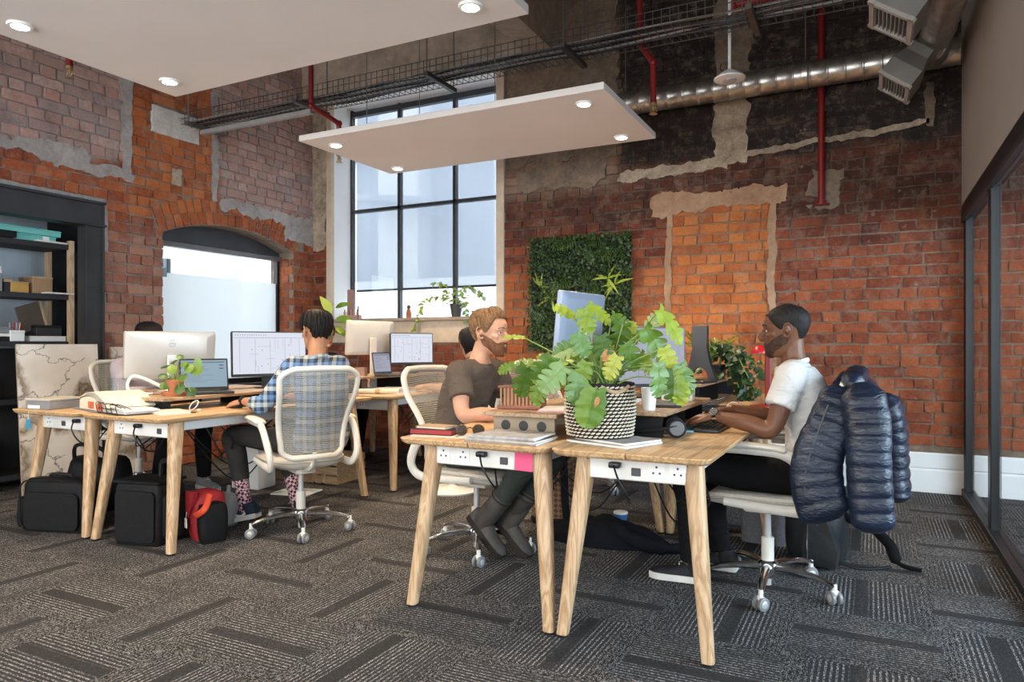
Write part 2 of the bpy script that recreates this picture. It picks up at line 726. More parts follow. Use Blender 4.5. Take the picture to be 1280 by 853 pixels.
m_carpet = carpet()
m_carpet_base = plain('carpet_backing', (0.045, 0.043, 0.046), 0.97, var=0.5, scale=150)
f = MB()
f.box((-1.5, 2.0, -0.06), (10.4, 9.2, 0.1))
floor = structure('floor', f, m_carpet_base)
tile_mesh = MB().box((0, 0, 0), (0.5092, 0.5092, 0.0102), bev=0.0008).mesh('carpet_tile', m_carpet, smooth=False)
T = 0.51
for i in range(-13, 5):
    for j in range(-10, 3):
        cx, cy = 0.235 + T * (i + 0.5), 5.285 + T * (j + 0.5)
        if cy > 6.2 + T / 2 or cy < 0.6 or cx < -6.3 or cx > 2.2:
            continue
        q = proj_scale(Vector((cx, cy, 0)))
        if q is None or q[0] < -260 or q[0] > 1560 or q[1] > 1080:
            continue
        o = link('carpet_tile', tile_mesh, floor, (cx, cy, -0.0048 + random.uniform(-0.0003, 0.0003)),
                 (0, 0, (PI / 2 if (i + j) % 2 == 0 else 0) + (PI if random.random() < 0.5 else 0)))


# ---------------------------------------------------------------- brick walls
brick_mesh = {}


def brick_mb(mb, c, s, rot=None, jit=0.006):
    """one brick: a box with its arrises knocked off on the face"""
    r = bmesh.ops.create_cube(mb.bm, size=1)
    for v in r['verts']:
        v.co += Vector((random.uniform(-1, 1) * jit / s[0], random.uniform(-1, 1) * jit / s[1], random.uniform(-1, 1) * jit / s[2]))
    M = Matrix.Translation(Vector(c)) @ (rot.to_4x4() if rot else Matrix()) @ Matrix.Diagonal((*s, 1))
    bmesh.ops.transform(mb.bm, matrix=M, verts=r['verts'])


def unit_brick(name, m, k):
    mb = MB()
    mb.box((0, 0, 0), (1, 1, 1), bev=0.055)
    for v in mb.bm.verts:
        v.co += Vector((random.uniform(-1, 1) * 0.022, random.uniform(-1, 1) * 0.05, random.uniform(-1, 1) * 0.075))
    return mb.mesh(name, m, smooth=False)


def lay_bricks(wall, to_world, u0, u1, z0, z1, holes, m, rot_z, limit, extra=()):
    """English-bond courses; the largest in the picture become parts, the rest one joined part.
    to_world(u, z, d) with d the way out of the wall; holes(z) -> list of (a, b) spans without brick"""
    C, L, Hd, J = 0.0865, 0.236, 0.116, 0.011
    todo = []
    k = 0
    z = z0
    while z < z1:
        zc = z + C / 2
        st = k % 2 == 0
        w = L if st else Hd
        u = u0 - (0 if st else Hd / 2 + 0.005) - random.uniform(0, 0.02)
        while u < u1:
            ww = w + random.uniform(-0.012, 0.012)
            a, b = u, u + ww
            u = b + J
            spans = [(max(a, u0), min(b, u1))]
            for ha, hb in holes(zc):
                nx = []
                for s0, s1 in spans:
                    if hb <= s0 or ha >= s1:
                        nx.append((s0, s1))
                    else:
                        if ha - s0 > 0.03:
                            nx.append((s0, ha))
                        if s1 - hb > 0.03:
                            nx.append((hb, s1))
                spans = nx
            for s0, s1 in spans:
                if s1 - s0 > 0.03:
                    todo.append(((s0 + s1) / 2, zc + random.uniform(-0.002, 0.002), s1 - s0, C - J + random.uniform(-0.003, 0.003), random.uniform(-0.005, 0.006)))
        z += C
        k += 1
    ranked = []
    for b in todo:
        q = proj_scale(to_world(b[0], b[1], 0))
        seen = q is not None and -30 < q[0] < 1310 and -20 < q[1] < 700
        ranked.append((-(b[2] / q[2] ** 2) if seen else 0, b))
    ranked.sort(key=lambda x: x[0])
    meshes = [unit_brick('brick', m, i) for i in range(4)]
    n = limit - len(extra)
    rot = Matrix.Rotation(rot_z, 3, 'Z')
    for sc, (u, z, w, h, d) in ranked[:n]:
        link('brick', random.choice(meshes), wall, to_world(u, z, d), (random.uniform(-0.012, 0.012), random.uniform(-0.006, 0.006), rot_z), (w, 0.06, h))
    for (p, r3, s) in extra:
        link('brick', random.choice(meshes), wall, p, r3, s)
    rest = MB()
    for sc, (u, z, w, h, d) in ranked[n:]:
        brick_mb(rest, to_world(u, z, d), (w, 0.06, h), rot)
    o = part('brickwork', rest, m, wall, smooth=False)
    o['kind'] = 'stuff'
    return o


BY = 6.22            # face of the back wall
LX = -5.72           # face of the left wall
CEIL = 4.40
WX0, WX1, WZ0, WZ1 = -5.44, -3.30, 1.40, 3.86     # tall window opening

# back wall: mortar bed with the window opening, set behind the brick faces
w = MB()
for c, s in (((-5.81, BY + 0.177, 2.2), (0.72, 0.36, 4.4)), ((0.2, BY + 0.177, 2.2), (6.98, 0.36, 4.4)),
             ((-4.37, BY + 0.177, 0.68), (2.16, 0.36, 1.36)), ((-4.37, BY + 0.177, 4.15), (2.16, 0.36, 0.5))):
    w.box(c, s)
wall_back = structure('wall_back', w, m_mortar_back)


def back_holes(z):
    h = []
    if 1.14 < z < WZ1 + 0.02:
        h.append((-5.47, -3.24))
    elif z >= WZ1:
        h.append((-5.8, -2.9))
    if z > 2.25:
        h.append((-5.8, -5.40))
    if z > 2.86:
        h.append((-3.3, -2.12))
    if z < 0.32:
        h.append((-1.8, 4))
    return h


lay_bricks(wall_back, lambda u, z, d: Vector((u, BY + 0.03 - 0.0135 - d, z)), -5.72, 3.4, 0.0, CEIL, back_holes, m_brick_back, 0, 300)


def ragged(u0, u1, v0, v1, step=0.022, amp=0.022, seed=0):
    """outline of a patch with a broken edge"""
    rr = random.Random(seed)
    pts = []

    def run(a, b):
        L_ = math.dist(a, b)
        n = max(2, int(L_ / step))
        for i in range(n):
            t_ = i / n
            x, y = lerp(a[0], b[0], t_), lerp(a[1], b[1], t_)
            q = Vector((x * 5 + seed * 3.7, y * 5, seed))
            k = 2.0 * amp
            pts.append((x + k * (noise.noise(q) + 0.6 * noise.noise(q * 4.1)), y + k * (noise.noise(q + Vector((9, 0, 0))) + 0.6 * noise.noise(q * 4.3 + Vector((5, 0, 0))))))
    run((u0, v0), (u1, v0))
    run((u1, v0), (u1, v1))
    run((u1, v1), (u0, v1))
    run((u0, v1), (u0, v0))
    return pts


def patch_back(u0, u1, z0, z1, m, th=0.012, seed=1, amp=0.022, dz=0.0):
    th += 0.013
    pts = ragged(u0, u1, z0, z1, seed=seed, amp=amp)
    if dz:
        pts = [(u, z + dz * (u - u0) / (u1 - u0)) for u, z in pts]
    b = MB()
    b.prism(pts, BY - th, BY + 0.03, 'Y')
    return part('plaster_patch', b, m, wall_back, smooth=False)


def patch_left(u0, u1, z0, z1, m, th=0.012, seed=1, amp=0.02):
    b = MB()
    b.prism(ragged(u0, u1, z0, z1, seed=seed, amp=amp), LX - 0.03, LX + th + 0.013, 'X')
    return part('plaster_patch', b, m, wall_left, smooth=False)


patch_back(-3.20, -2.06, 2.86, 4.38, m_plaster_dark, 0.010, 11, 0.03)
patch_back(-2.06, -1.1, 2.60, 2.69, m_plaster_buff, 0.010, 12, 0.022, 0.03)
patch_back(-1.08, 0.40, 2.70, 2.745, m_plaster_buff, 0.010, 13, 0.014, 0.085)
patch_back(-1.20, -0.93, 2.66, 3.35, m_plaster_buff, 0.011, 14, 0.03)
patch_back(-1.18, -0.90, 3.30, 4.38, m_plaster_dark, 0.011, 15, 0.03)
patch_back(0.37, 0.43, 2.78, 3.1, m_plaster_dark, 0.010, 16, 0.012)
patch_back(-1.75, -0.64, 2.27, 2.46, m_plaster_warm, 0.011, 17, 0.03)
patch_back(-1.62, -1.565, 1.0, 2.30, m_plaster_warm, 0.010, 18, 0.012)
patch_back(-0.76, -0.70, 0.9, 2.40, m_plaster_warm, 0.010, 19, 0.014)
patch_back(-0.45, -0.22, 2.22, 2.52, m_plaster_dark, 0.006, 20, 0.03)
patch_back(-5.78, -5.50, 2.22, 4.38, m_plaster_buff, 0.014, 21, 0.03)
patch_back(-3.10, -2.2, 2.62, 2.84, m_plaster_dark, 0.008, 22, 0.04)

# left wall: bed with the arched window and the steel-framed shelf recess
ARC_Y0, ARC_Y1, ARC_S, ARC_C = 4.27, 5.90, 2.14, 2.30
SILL = 0.70


def arch_z(y, grow=0.0):
    h = ARC_C - ARC_S
    c = (ARC_Y0 + ARC_Y1) / 2
    a = (ARC_Y1 - ARC_Y0) / 2
    R = (a * a + h * h) / (2 * h)
    d = (R + grow) ** 2 - (y - c) ** 2
    return ARC_C - R + math.sqrt(max(d, 0))


w = MB()
top = [(ARC_Y0 + (ARC_Y1 - ARC_Y0) * i / 16, arch_z(ARC_Y0 + (ARC_Y1 - ARC_Y0) * i / 16)) for i in range(17)]
w.prism([(3.70, 0), ((ARC_Y0 + ARC_Y1) / 2, 0), ((ARC_Y0 + ARC_Y1) / 2, SILL), (ARC_Y0, SILL)] + top[:9] + [((ARC_Y0 + ARC_Y1) / 2, CEIL), (3.70, CEIL)], LX - 0.34, LX + 0.002, 'X')
w.prism([(ARC_Y1, SILL), ((ARC_Y0 + ARC_Y1) / 2, SILL), ((ARC_Y0 + ARC_Y1) / 2, 0), (6.6, 0), (6.6, CEIL), ((ARC_Y0 + ARC_Y1) / 2, CEIL)] + top[8:], LX - 0.34, LX + 0.002, 'X')
w.box((LX - 0.158, 1.2, (2.30 + CEIL) / 2), (0.32, 5.0, CEIL - 2.30))
wall_left = structure('wall_left', w, m_mortar_left)


def left_holes(z):
    h = []
    if z < 2.33:
        h.append((-2, 3.715))
    ring = 0.245
    if SILL < z < arch_z((ARC_Y0 + ARC_Y1) / 2, ring):
        if z < ARC_S:
            h.append((ARC_Y0, ARC_Y1))
        ys = [y for y in [ARC_Y0 - 0.1 + i * 0.01 for i in range(190)] if z < arch_z(y, ring) and z > ARC_S - 0.02]
        if ys:
            h.append((min(ys), max(ys)))
    if 3.02 < z < 3.26:
        h.append((4.156, 4.65))
    return h


vous = []
ymid, half, rise = (ARC_Y0 + ARC_Y1) / 2, (ARC_Y1 - ARC_Y0) / 2, ARC_C - ARC_S
RA = (half * half + rise * rise) / (2 * rise)
zc = ARC_C - RA
for ring in range(2):
    r0 = RA + 0.006 + ring * 0.122
    aa = math.asin(half / RA) * 1.03
    n = int(2 * aa * r0 / 0.083)
    for i in range(n):
        a = -aa + 2 * aa * (i + 0.5) / n
        rm = r0 + 0.058
        vous.append((Vector((LX - 0.03 + 0.014 + random.uniform(-0.004, 0.004), ymid + rm * math.sin(a), zc + rm * math.cos(a))),
                     (-a, 0, 0), (0.06, 2 * aa * r0 / n - 0.012, 0.113)))


def left_world(u, z, d):
    return Vector((LX - 0.03 + 0.0135 + d, u, z))


lay_bricks(wall_left, left_world, -1.0, BY, 0.0, CEIL, left_holes, m_brick_left, PI / 2, 300, vous)
# brick reveal on the far side of the arched window
rv = [unit_brick('brick', m_brick_left, 0)]
for k in range(25):
    z = 0.0865 * (k + 0.5)
    if SILL < z < ARC_S - 0.03:
        link('brick', rv[0], wall_left, (LX - 0.06 - (0.06 if k % 2 else 0.0), ARC_Y1 + 0.016, z), (0, 0, 0), (0.115, 0.05, 0.075))
        link('brick', rv[0], wall_left, (LX - 0.19 - (0.03 if k % 2 else 0.0), ARC_Y1 + 0.016, z), (0, 0, 0), (0.115, 0.05, 0.075))
patch_left(4.156, 4.645, 3.02, 3.26, m_plaster_white, 0.016, 31, 0.004)
patch_left(3.87, 3.97, 2.60, 3.7, m_plaster_grey, 0.010, 32, 0.014)
patch_left(4.80, 4.87, 2.50, 3.6, m_plaster_grey, 0.010, 33, 0.014)
patch_left(2.2, 3.55, 2.56, 2.67, m_plaster_grey, 0.010, 34, 0.035)
patch_left(3.3, 3.98, 2.535, 2.62, m_plaster_grey, 0.008, 35, 0.02)
patch_left(4.9, 6.2, 2.44, 2.56, m_plaster_grey, 0.010, 36, 0.03)
patch_left(5.75, 6.2, 2.25, 2.45, m_plaster_grey, 0.012, 37, 0.03)
patch_left(4.36, 4.46, 2.58, 2.74, m_plaster_buff, 0.012, 38, 0.008)
patch_left(3.70, 3.745, 1.9, 2.32, m_plaster_grey, 0.010, 39, 0.008)
patch_left(1.0, 3.72, 2.30, 2.335, m_plaster_grey, 0.014, 40, 0.006)

# ceiling, beams
c = MB()
c.box((-1.4, 2.1, CEIL + 0.1), (10.6, 9.0, 0.2))
ceiling = structure('ceiling', c, m_concrete)
b = MB()
b.box((-2.74, 2.2, 4.12), (0.26, 8.0, 0.56))
part('ceiling_beam', b, m_concrete_light, ceiling, smooth=False)
b = MB()
b.box((-4.30, BY - 0.09, 4.13), (2.86, 0.22, 0.54))
part('ceiling_beam', b, m_concrete_light, ceiling, smooth=False)

# unseen near side of the room with its window openings, and the side room beyond the glass
w = MB()
w.box((-2.9, -2.05, 0.3), (6.9, 0.2, 0.6))
w.box((-2.9, -2.05, 3.6), (6.9, 0.2, 1.8))
structure('wall_rear', w, m_white)
w = MB()
w.box((3.55, 2.1, 0.3), (0.2, 8.6, 0.6))
w.box((3.55, 2.1, 3.7), (0.2, 8.6, 1.6))
structure('wall_right', w, m_white)
w = MB()
w.box((-6.5, 1.2, 2.2), (0.12, 6.0, 4.4))
structure('wall_recess', w, plain('recess_blue_grey', (0.40, 0.46, 0.52), 0.5, var=0.04))

# white skirting boards along the back wall
sk = MB()
sk.prism([(BY - 0.03, 0), (BY - 0.03, 0.165), (BY - 0.022, 0.18), (BY + 0.0, 0.185), (BY + 0.0, 0.0)], -1.8, 3.4, 'X')
bb = structure('baseboard_back', sk, m_white)
sk = MB()
sk.prism([(BY - 0.018, 0.186), (BY - 0.018, 0.285), (BY - 0.008, 0.30), (BY + 0.02, 0.30), (BY + 0.02, 0.186)], -1.8, 3.4, 'X')
part('upper_board', sk, m_white, bb, smooth=False)

# ---------------------------------------------------------------- tall window
GY = 6.55
wf = MB()
for x in (WX0 + 0.02, WX1 + 0.02):
    wf.box((x, GY, 2.63), (0.026, 0.06, 2.5))
wf.box((-4.37, GY, WZ0 + 0.012), (2.16, 0.06, 0.02))
wf.box((-4.37, GY, WZ1 - 0.06), (2.16, 0.06, 0.05))
win = structure('window_1', wf, m_steel)
for x in (-4.74, -4.01):
    part('mullion', MB().box((x, GY, 2.62), (0.036, 0.055, 2.45)), m_steel, win, smooth=False)
part('transom', MB().box((-4.37, GY, 2.67), (2.1, 0.055, 0.036)), m_steel, win, smooth=False)
for x0, x1 in ((WX0, -4.74), (-4.74, -4.01), (-4.01, WX1)):
    for z0, z1 in ((WZ0, 2.67), (2.67, WZ1)):
        part('pane', MB().box(((x0 + x1) / 2, GY, (z0 + z1) / 2), (x1 - x0 - 0.02, 0.006, z1 - z0 - 0.02)), m_glass, win, smooth=False)
rv = MB()
rv.box((WX0 - 0.005, BY + 0.17, 2.64), (0.03, 0.36, 2.5))
part('reveal', rv, m_white, win, smooth=False)
part('reveal', MB().box((WX1 + 0.012, BY + 0.17, 2.64), (0.03, 0.36, 2.5)), m_white, win, smooth=False)
part('reveal', MB().box((-4.37, BY + 0.17, WZ1 + 0.012), (2.16, 0.36, 0.03)), m_white, win, smooth=False)
part('architrave', MB().box((WX0 - 0.02, BY - 0.012, 2.56), (0.07, 0.05, 2.7)), m_plaster_cream, win, smooth=False)
part('architrave', MB().box((WX1 + 0.028, BY - 0.012, 2.56), (0.085, 0.05, 2.7)), m_plaster_cream, win, smooth=False)
part('window_sill', MB().box((-4.37, BY + 0.13, 1.385), (2.22, 0.44, 0.035), bev=0.006), plain('sill_stone', (0.36, 0.28, 0.21), 0.75, var=0.2), win, smooth=False)
part('apron_panel', MB().box((-4.34, BY - 0.005, 1.255), (2.18, 0.035, 0.225)), m_plaster_cream, win, smooth=False)
bl = thing('roller_blind', 'sheer pale blue roller blind pulled down inside the tall window', 'blind', (-4.37, 6.605, 1.76))
part('fabric', MB().box((0, 0, 1.05), (2.06, 0.003, 2.10)), m_blind, bl, smooth=False)
part('hem_bar', MB().box((0, 0, -0.01), (2.07, 0.014, 0.025), bev=0.003), m_steel, bl)
part('roller', MB().lathe([(0.026, -1.04), (0.026, 1.04)], 16, (0, 0, 2.10), 'X'), m_steel, bl)
for x in (-1.04, 1.04):
    part('bracket', MB().box((x, 0.02, 2.11), (0.008, 0.06, 0.06)), m_steel, bl, smooth=False)

# ---------------------------------------------------------------- arched window
GX = LX - 0.22
wf = MB()
pl = [(ARC_Y0 - 0.02, 2.07), (ARC_Y1 + 0.02, 2.07)] + [(y, z + 0.03) for y, z in reversed(top)]
wf.prism(pl, GX - 0.03, GX + 0.01, 'X')
win2 = structure('window_2', wf, m_steel)
part('transom', MB().box((GX + 0.01, ymid, 2.075), (0.07, 1.66, 0.05), bev=0.004), plain('grey_steel', (0.16, 0.15, 0.15), 0.4, 0.5), win2, smooth=False)
part('jamb', MB().box((GX, ARC_Y1 - 0.02, 1.40), (0.05, 0.05, 1.4)), m_black, win2, smooth=False)
part('jamb', MB().box((GX, ARC_Y0 + 0.0, 1.40), (0.05, 0.03, 1.4)), m_black, win2, smooth=False)
part('pane', MB().box((GX - 0.005, ymid, 1.40), (0.008, 1.62, 1.36)), m_glass, win2, smooth=False)
part('etched_film', MB().box((GX + 0.002, ymid - 0.01, 1.26), (0.002, 1.60, 1.08)), m_frost, win2, smooth=False)
part('bottom_rail', MB().box((GX, ymid, 0.74), (0.06, 1.66, 0.06)), m_black, win2, smooth=False)
part('window_ledge', MB().box((LX - 0.10, ymid, SILL + 0.008), (0.24, 1.64, 0.02)), m_black, win2, smooth=False)
for y in (4.345, 4.44):
    part('teal_sticker', MB().box((GX + 0.006, y, 1.80), (0.002, 0.085, 0.085)), plain('teal_film', (0.22, 0.42, 0.46), 0.5), win2, smooth=False)

# ---------------------------------------------------------------- what stands outside the windows
m_facade = plain('facade_white', (0.90, 0.91, 0.92), 0.8, var=0.02, scale=1)
m_facade_grey = plain('facade_grey', (0.46, 0.52, 0.60), 0.8, var=0.04, scale=1)
g = MB()
g.box((-8, 14, -0.3), (40, 24, 0.1))
structure('ground_outside', g, plain('street_pale', (0.80, 0.80, 0.80), 0.9))
tb = thing('white_building', 'pale office building seen through the tall window blind', 'building', (-7.2, 12.5, 0))
part('wall', MB().box((0.0, 1.5, 4.0), (9.0, 3.0, 8.0)), m_facade_grey, tb, smooth=False)
for i, x in enumerate((-3.4, -1.55, 1.1)):
    part('pier', MB().box((x, -0.25, 4.0), (0.75 if i != 1 else 1.0, 0.5, 8.0)), m_facade, tb, smooth=False)
part('added_white_wall', MB().box((0.0, -0.9, 1.2), (10.0, 0.3, 2.4)), m_facade, tb, smooth=False)  # added low white wall, makes the gap below the blind read bright
part('wing', MB().box((3.6, -0.6, 4.2), (2.6, 1.0, 8.4)), m_facade, tb, smooth=False)
part('canopy', MB().box((-1.2, -0.7, 4.0), (1.8, 1.0, 0.12), rot=Matrix.Rotation(0.12, 3, 'Y')), m_facade_grey, tb, smooth=False)
for z in (2.2, 5.2):
    part('ledge', MB().box((-0.4, -0.1, z), (8.0, 0.25, 0.08)), m_facade_grey, tb, smooth=False)
tb = thing('white_annexe', 'white annexe with grey windows seen through the arched window', 'building', (-13.2, 6.4, 0))
part('wall', MB().box((-0.5, 1.2, 2.2), (0.6, 9.0, 4.6)), plain('annexe_wall', (0.50, 0.52, 0.54), 0.8, var=0.03), tb, smooth=False)
for y in (-0.55, 0.75, 2.05, 3.3):
    fr = part('window', MB().box((-0.19, y, 2.3), (0.06, 0.78, 1.3)), plain('annexe_glass', (0.14, 0.16, 0.19), 0.5), tb, smooth=False)
    part('window_bar', MB().box((-0.15, y + 0.42, 2.3), (0.06, 0.06, 1.3)), m_steel, fr, smooth=False)

# ---------------------------------------------------------------- glazed partition on the right
PX = 0.645
p = MB()
p.box((PX + 0.01, 2.4, 3.275), (0.10, 7.6, 2.25))
part_wall = structure('wall_partition', p, m_beige)
tr = MB()
tr.box((PX, 2.4, 2.10), (0.085, 7.62, 0.10))
door = structure('trim_1', tr, m_black)
part('bottom_track', MB().box((PX, 2.4, 0.025), (0.085, 7.62, 0.05), bev=0.004), m_black, door, smooth=False)
part('top_bead', MB().box((PX - 0.03, 2.4, 2.04), (0.03, 7.62, 0.03)), m_steel, door, smooth=False)
ys = [6.14, 4.92, 3.80, 2.65, 1.5, 0.35, -0.8]
for i, y in enumerate(ys):
    part('post', MB().box((PX, y, 1.06), (0.055, 0.075 if i else 0.11, 2.1), bev=0.003), m_black, door, smooth=False)
    if i:
        part('glazing_bead', MB().box((PX - 0.012, y + 0.052, 1.06), (0.03, 0.03, 2.06)), plain('slate_blue_metal', (0.07, 0.085, 0.105), 0.35, 0.5), door, smooth=False)
for y0, y1 in zip(ys, ys[1:]):
    part('pane', MB().box((PX, (y0 + y1) / 2, 1.05), (0.01, y0 - y1 - 0.06, 2.0)), m_glass, door, smooth=False)

# steel frame of the shelf recess
st = MB()
st.box((LX - 0.02, 1.6, 2.19), (0.12, 4.2, 0.20))
st.box((LX + 0.03, 1.6, 2.285), (0.10, 4.2, 0.02))
st.box((LX + 0.03, 1.6, 2.10), (0.10, 4.2, 0.02))
frame = structure('trim_2', st, m_steel)
part('steel_column', MB().box((LX - 0.03, 3.625, 1.06), (0.12, 0.125, 2.12)), m_steel, frame, smooth=False)
part('column_flange', MB().box((LX + 0.035, 3.695, 1.14), (0.02, 0.02, 2.28)), m_steel, frame, smooth=False)
part('column_flange', MB().box((LX + 0.035, 3.555, 1.14), (0.02, 0.02, 1.9)), m_steel, frame, smooth=False)
part('return_wall', MB().box((LX - 0.38, 3.68, 1.15), (0.62, 0.03, 2.3)), m_black_matte, frame, smooth=False)

# ---------------------------------------------------------------- hanging ceiling panels with downlights
m_lamp = emit('downlight_glow', (1.0, 0.86, 0.68), 60)
m_chrome = plain('chrome', (0.72, 0.72, 0.73), 0.12, 1.0, var=0.02)
m_wire = plain('wire_grey', (0.25, 0.25, 0.25), 0.4, 0.8, var=0.05)
PZ = 2.66
WARM = (1.0, 0.78, 0.52)


def hanging_panel(label, x0, x1, y0, y1, wires):
    t = thing('ceiling_panel', label, 'ceiling panel', ((x0 + x1) / 2, (y0 + y1) / 2, PZ), 0)
    part('board', MB().box((0, 0, 0.022), (x1 - x0, y1 - y0, 0.044), bev=0.002), m_panel, t, smooth=False)
    fr = MB()
    for sx in (-1, 1):
        fr.box((sx * (x1 - x0) * 0.36, 0, 0.056), (0.04, (y1 - y0) * 0.9, 0.025))
    part('batten', fr, m_wire, t, smooth=False)
    for wx, wy in wires:
        part('hanger_wire', MB().tube([(wx, wy, 0.04), (wx, wy, CEIL - PZ + 0.02)], 0.003, 6), m_wire, t)
    return t


def downlight(px, py, energy, label):
    p = at_z(px, py, PZ)
    t = thing('downlight', label, 'light', (p.x, p.y, PZ - 0.012), 0)
    part('trim_ring', MB().lathe([(0.040, 0.008), (0.040, 0.0), (0.052, 0.0), (0.056, 0.006), (0.056, 0.0115)], 28), m_white, t)
    part('lens', MB().lathe([(0.040, 0.004), (0.036, 0.001), (0.001, 0.0)], 24, cap=False), m_lamp, t)
    d = bpy.data.lights.new('downlight_beam', 'SPOT')
    d.energy, d.color = energy, WARM
    d.spot_size, d.spot_blend = math.radians(125), 0.75
    d.shadow_soft_size = 0.045
    o = bpy.data.objects.new('downlight_beam', d)
    COL.objects.link(o)
    o.parent = t
    o.location = (0, 0, -0.012)


hanging_panel('large white ceiling panel nearest the camera at upper left', -3.85, -1.42, 0.45, 2.97, [(-0.9, 0.95), (0.9, 0.95), (-0.9, -0.9), (0.9, -0.9)])
hanging_panel('narrow white ceiling panel hung in front of the tall window', -3.86, -1.43, 4.04, 5.19, [(-0.75, -0.35), (0.35, -0.35), (-0.75, 0.35), (0.75, 0.35)])
for px, py, e, l in ((25, 31, 125, 'lit round downlight at the far left of the large panel'),
                     (212, 101, 125, 'lit round downlight near the left back corner of the large panel'),
                     (588, 7, 125, 'lit round downlight near the right back corner of the large panel'),
                     (420, 181, 125, 'lit downlight at the left front corner of the narrow panel'),
                     (497, 210, 125, 'lit downlight at the left back corner of the narrow panel'),
                     (730, 129, 125, 'lit downlight at the right front corner of the narrow panel'),
                     (777, 171, 125, 'lit downlight at the right back corner of the narrow panel')):
    downlight(px, py, e, l)

# ---------------------------------------------------------------- wire cable tray along the room
TY, TZ, TW = 4.60, 3.16, 0.30
ct = thing('cable_tray', 'wire mesh cable tray hung across the room above the window', 'cable tray', (-2.6, TY, TZ))
m_tray = plain('zinc_wire', (0.16, 0.155, 0.15), 0.45, 0.8, var=0.15)
X0, X1 = -3.10, 3.16
mb = MB()
for yy, zz in ((-TW / 2, 0), (-TW / 2, 0.05), (-TW / 2, 0.10), (TW / 2, 0), (TW / 2, 0.05), (TW / 2, 0.10), (-TW / 6, 0), (TW / 6, 0)):
    mb.box(((X0 + X1) / 2, yy, zz), (X1 - X0, 0.005, 0.005))
x = X0
while x < X1:
    mb.box((x, 0, 0), (0.004, TW, 0.004))
    mb.box((x, -TW / 2, 0.05), (0.004, 0.004, 0.11))
    mb.box((x, TW / 2, 0.05), (0.004, 0.004, 0.11))
    x += 0.055
o = part('wire_mesh', mb, m_tray, ct, smooth=False)
o['kind'] = 'stuff'
for x in (-2.95, -1.65, -0.35, 0.75, 1.95, 3.0):
    b = part('cross_bracket', MB().box((x, 0, -0.02), (0.04, 0.42, 0.035), bev=0.003), m_tray, ct, smooth=False)
    for s in (-1, 1):
        part('hanger_rod', MB().tube([(x, s * 0.19, -0.03), (x, s * 0.19, CEIL - TZ + 0.02)], 0.005, 6), m_wire, b)
m_cable_grey = plain('cable_grey', (0.34, 0.33, 0.32), 0.6)
for k in range(9):
    y = -0.11 + 0.027 * k
    pts = [(X0 + 0.05 + (X1 - X0 - 0.1) * i / 14, y + random.uniform(-0.02, 0.02), 0.012 + random.uniform(0, 0.02)) for i in range(15)]
    part('cable', MB().tube(spline(pts, 3), 0.006 + 0.003 * random.random(), 6), m_black if k % 3 else m_cable_grey, ct)
lt = thing('light_trunking', 'short grey trunking under the cable tray beside the plaster patch', 'trunking', (-4.9, 4.58, 3.10))
part('channel', MB().box((0, 0, 0), (1.35, 0.05, 0.04), bev=0.004), m_cable_grey, lt, smooth=False)
for x in (-0.5, 0.5):
    part('clip', MB().box((x, 0, 0.03), (0.02, 0.06, 0.03)), m_wire, lt, smooth=False)

# ---------------------------------------------------------------- sprinkler pipes
m_red = plain('red_pipe_paint', (0.20, 0.008, 0.007), 0.4, 0.0, var=0.1)
m_brass = plain('brass', (0.55, 0.42, 0.24), 0.35, 0.9, var=0.1)


def sprinkler(label, pts, head, r=0.021):
    t = thing('sprinkler_pipe', label, 'pipe', pts[0], 0)
    o = Vector(pts[0])
    loc = [Vector(p) - o for p in pts]
    fine = [loc[0]]
    for i in range(1, len(loc) - 1):
        a, b, c = loc[i - 1], loc[i], loc[i + 1]
        d1, d2 = (a - b).normalized(), (c - b).normalized()
        for k in range(5):
            u = k / 4
            p0, p2 = b + d1 * 0.045, b + d2 * 0.045
            fine.append(p0.lerp(b, u).lerp(b.lerp(p2, u), u))
    fine.append(loc[-1])
    part('pipe_run', MB().tube(fine, r, 12), m_red, t)
    for q in loc[1:-1]:
        part('elbow', MB().ball(q, r * 1.32, 12), m_red, t)
    if head:
        e = loc[-1]
        h = part('sprinkler_head', MB().lathe([(0.024, 0.02), (0.024, 0), (0.012, -0.004), (0.012, -0.03), (0.006, -0.032), (0.006, -0.05), (0.028, -0.052), (0.028, -0.055), (0.003, -0.056)], 14, e), m_brass, t)
        part('yoke', MB().tube(spline([e + Vector((0.012, 0, -0.012)), e + Vector((0.024, 0, -0.03)), e + Vector((0.006, 0, -0.052))], 4), 0.003, 6)
             .tube(spline([e + Vector((-0.012, 0, -0.012)), e + Vector((-0.024, 0, -0.03)), e + Vector((-0.006, 0, -0.052))], 4), 0.003, 6), m_brass, h)
    return t


sprinkler('red sprinkler pipe with a bend in front of the left window edge', [(-4.09, 4.42, CEIL), (-4.09, 4.42, 3.08), (-4.07, 4.74, 3.02), (-4.07, 4.74, 2.74)], True)
sprinkler('red sprinkler pipe with a bend right of the narrow panel', [(-1.43, 4.78, CEIL), (-1.43, 4.78, 3.21), (-1.33, 4.77, 3.06), (-1.33, 4.77, 2.76)], True)
sprinkler('red sprinkler drop pipe left of the large panel against limewashed brick', [(-4.62, 2.78, CEIL), (-4.62, 2.78, 2.90)], True)
vp = sprinkler('straight red pipe running down the right of the back brick wall', [(-0.35, BY - 0.045, CEIL), (-0.35, BY - 0.045, 2.27)], False, 0.026)
part('end_flange', MB().lathe([(0.036, 0), (0.036, -0.02), (0.062, -0.024), (0.062, -0.032)], 18, (0, 0, 2.27 - CEIL)), m_red, vp)
for z in (3.0, 3.9):
    part('pipe_clip', MB().box((0, 0.02, z - CEIL), (0.07, 0.06, 0.03)), m_black, vp, smooth=False)
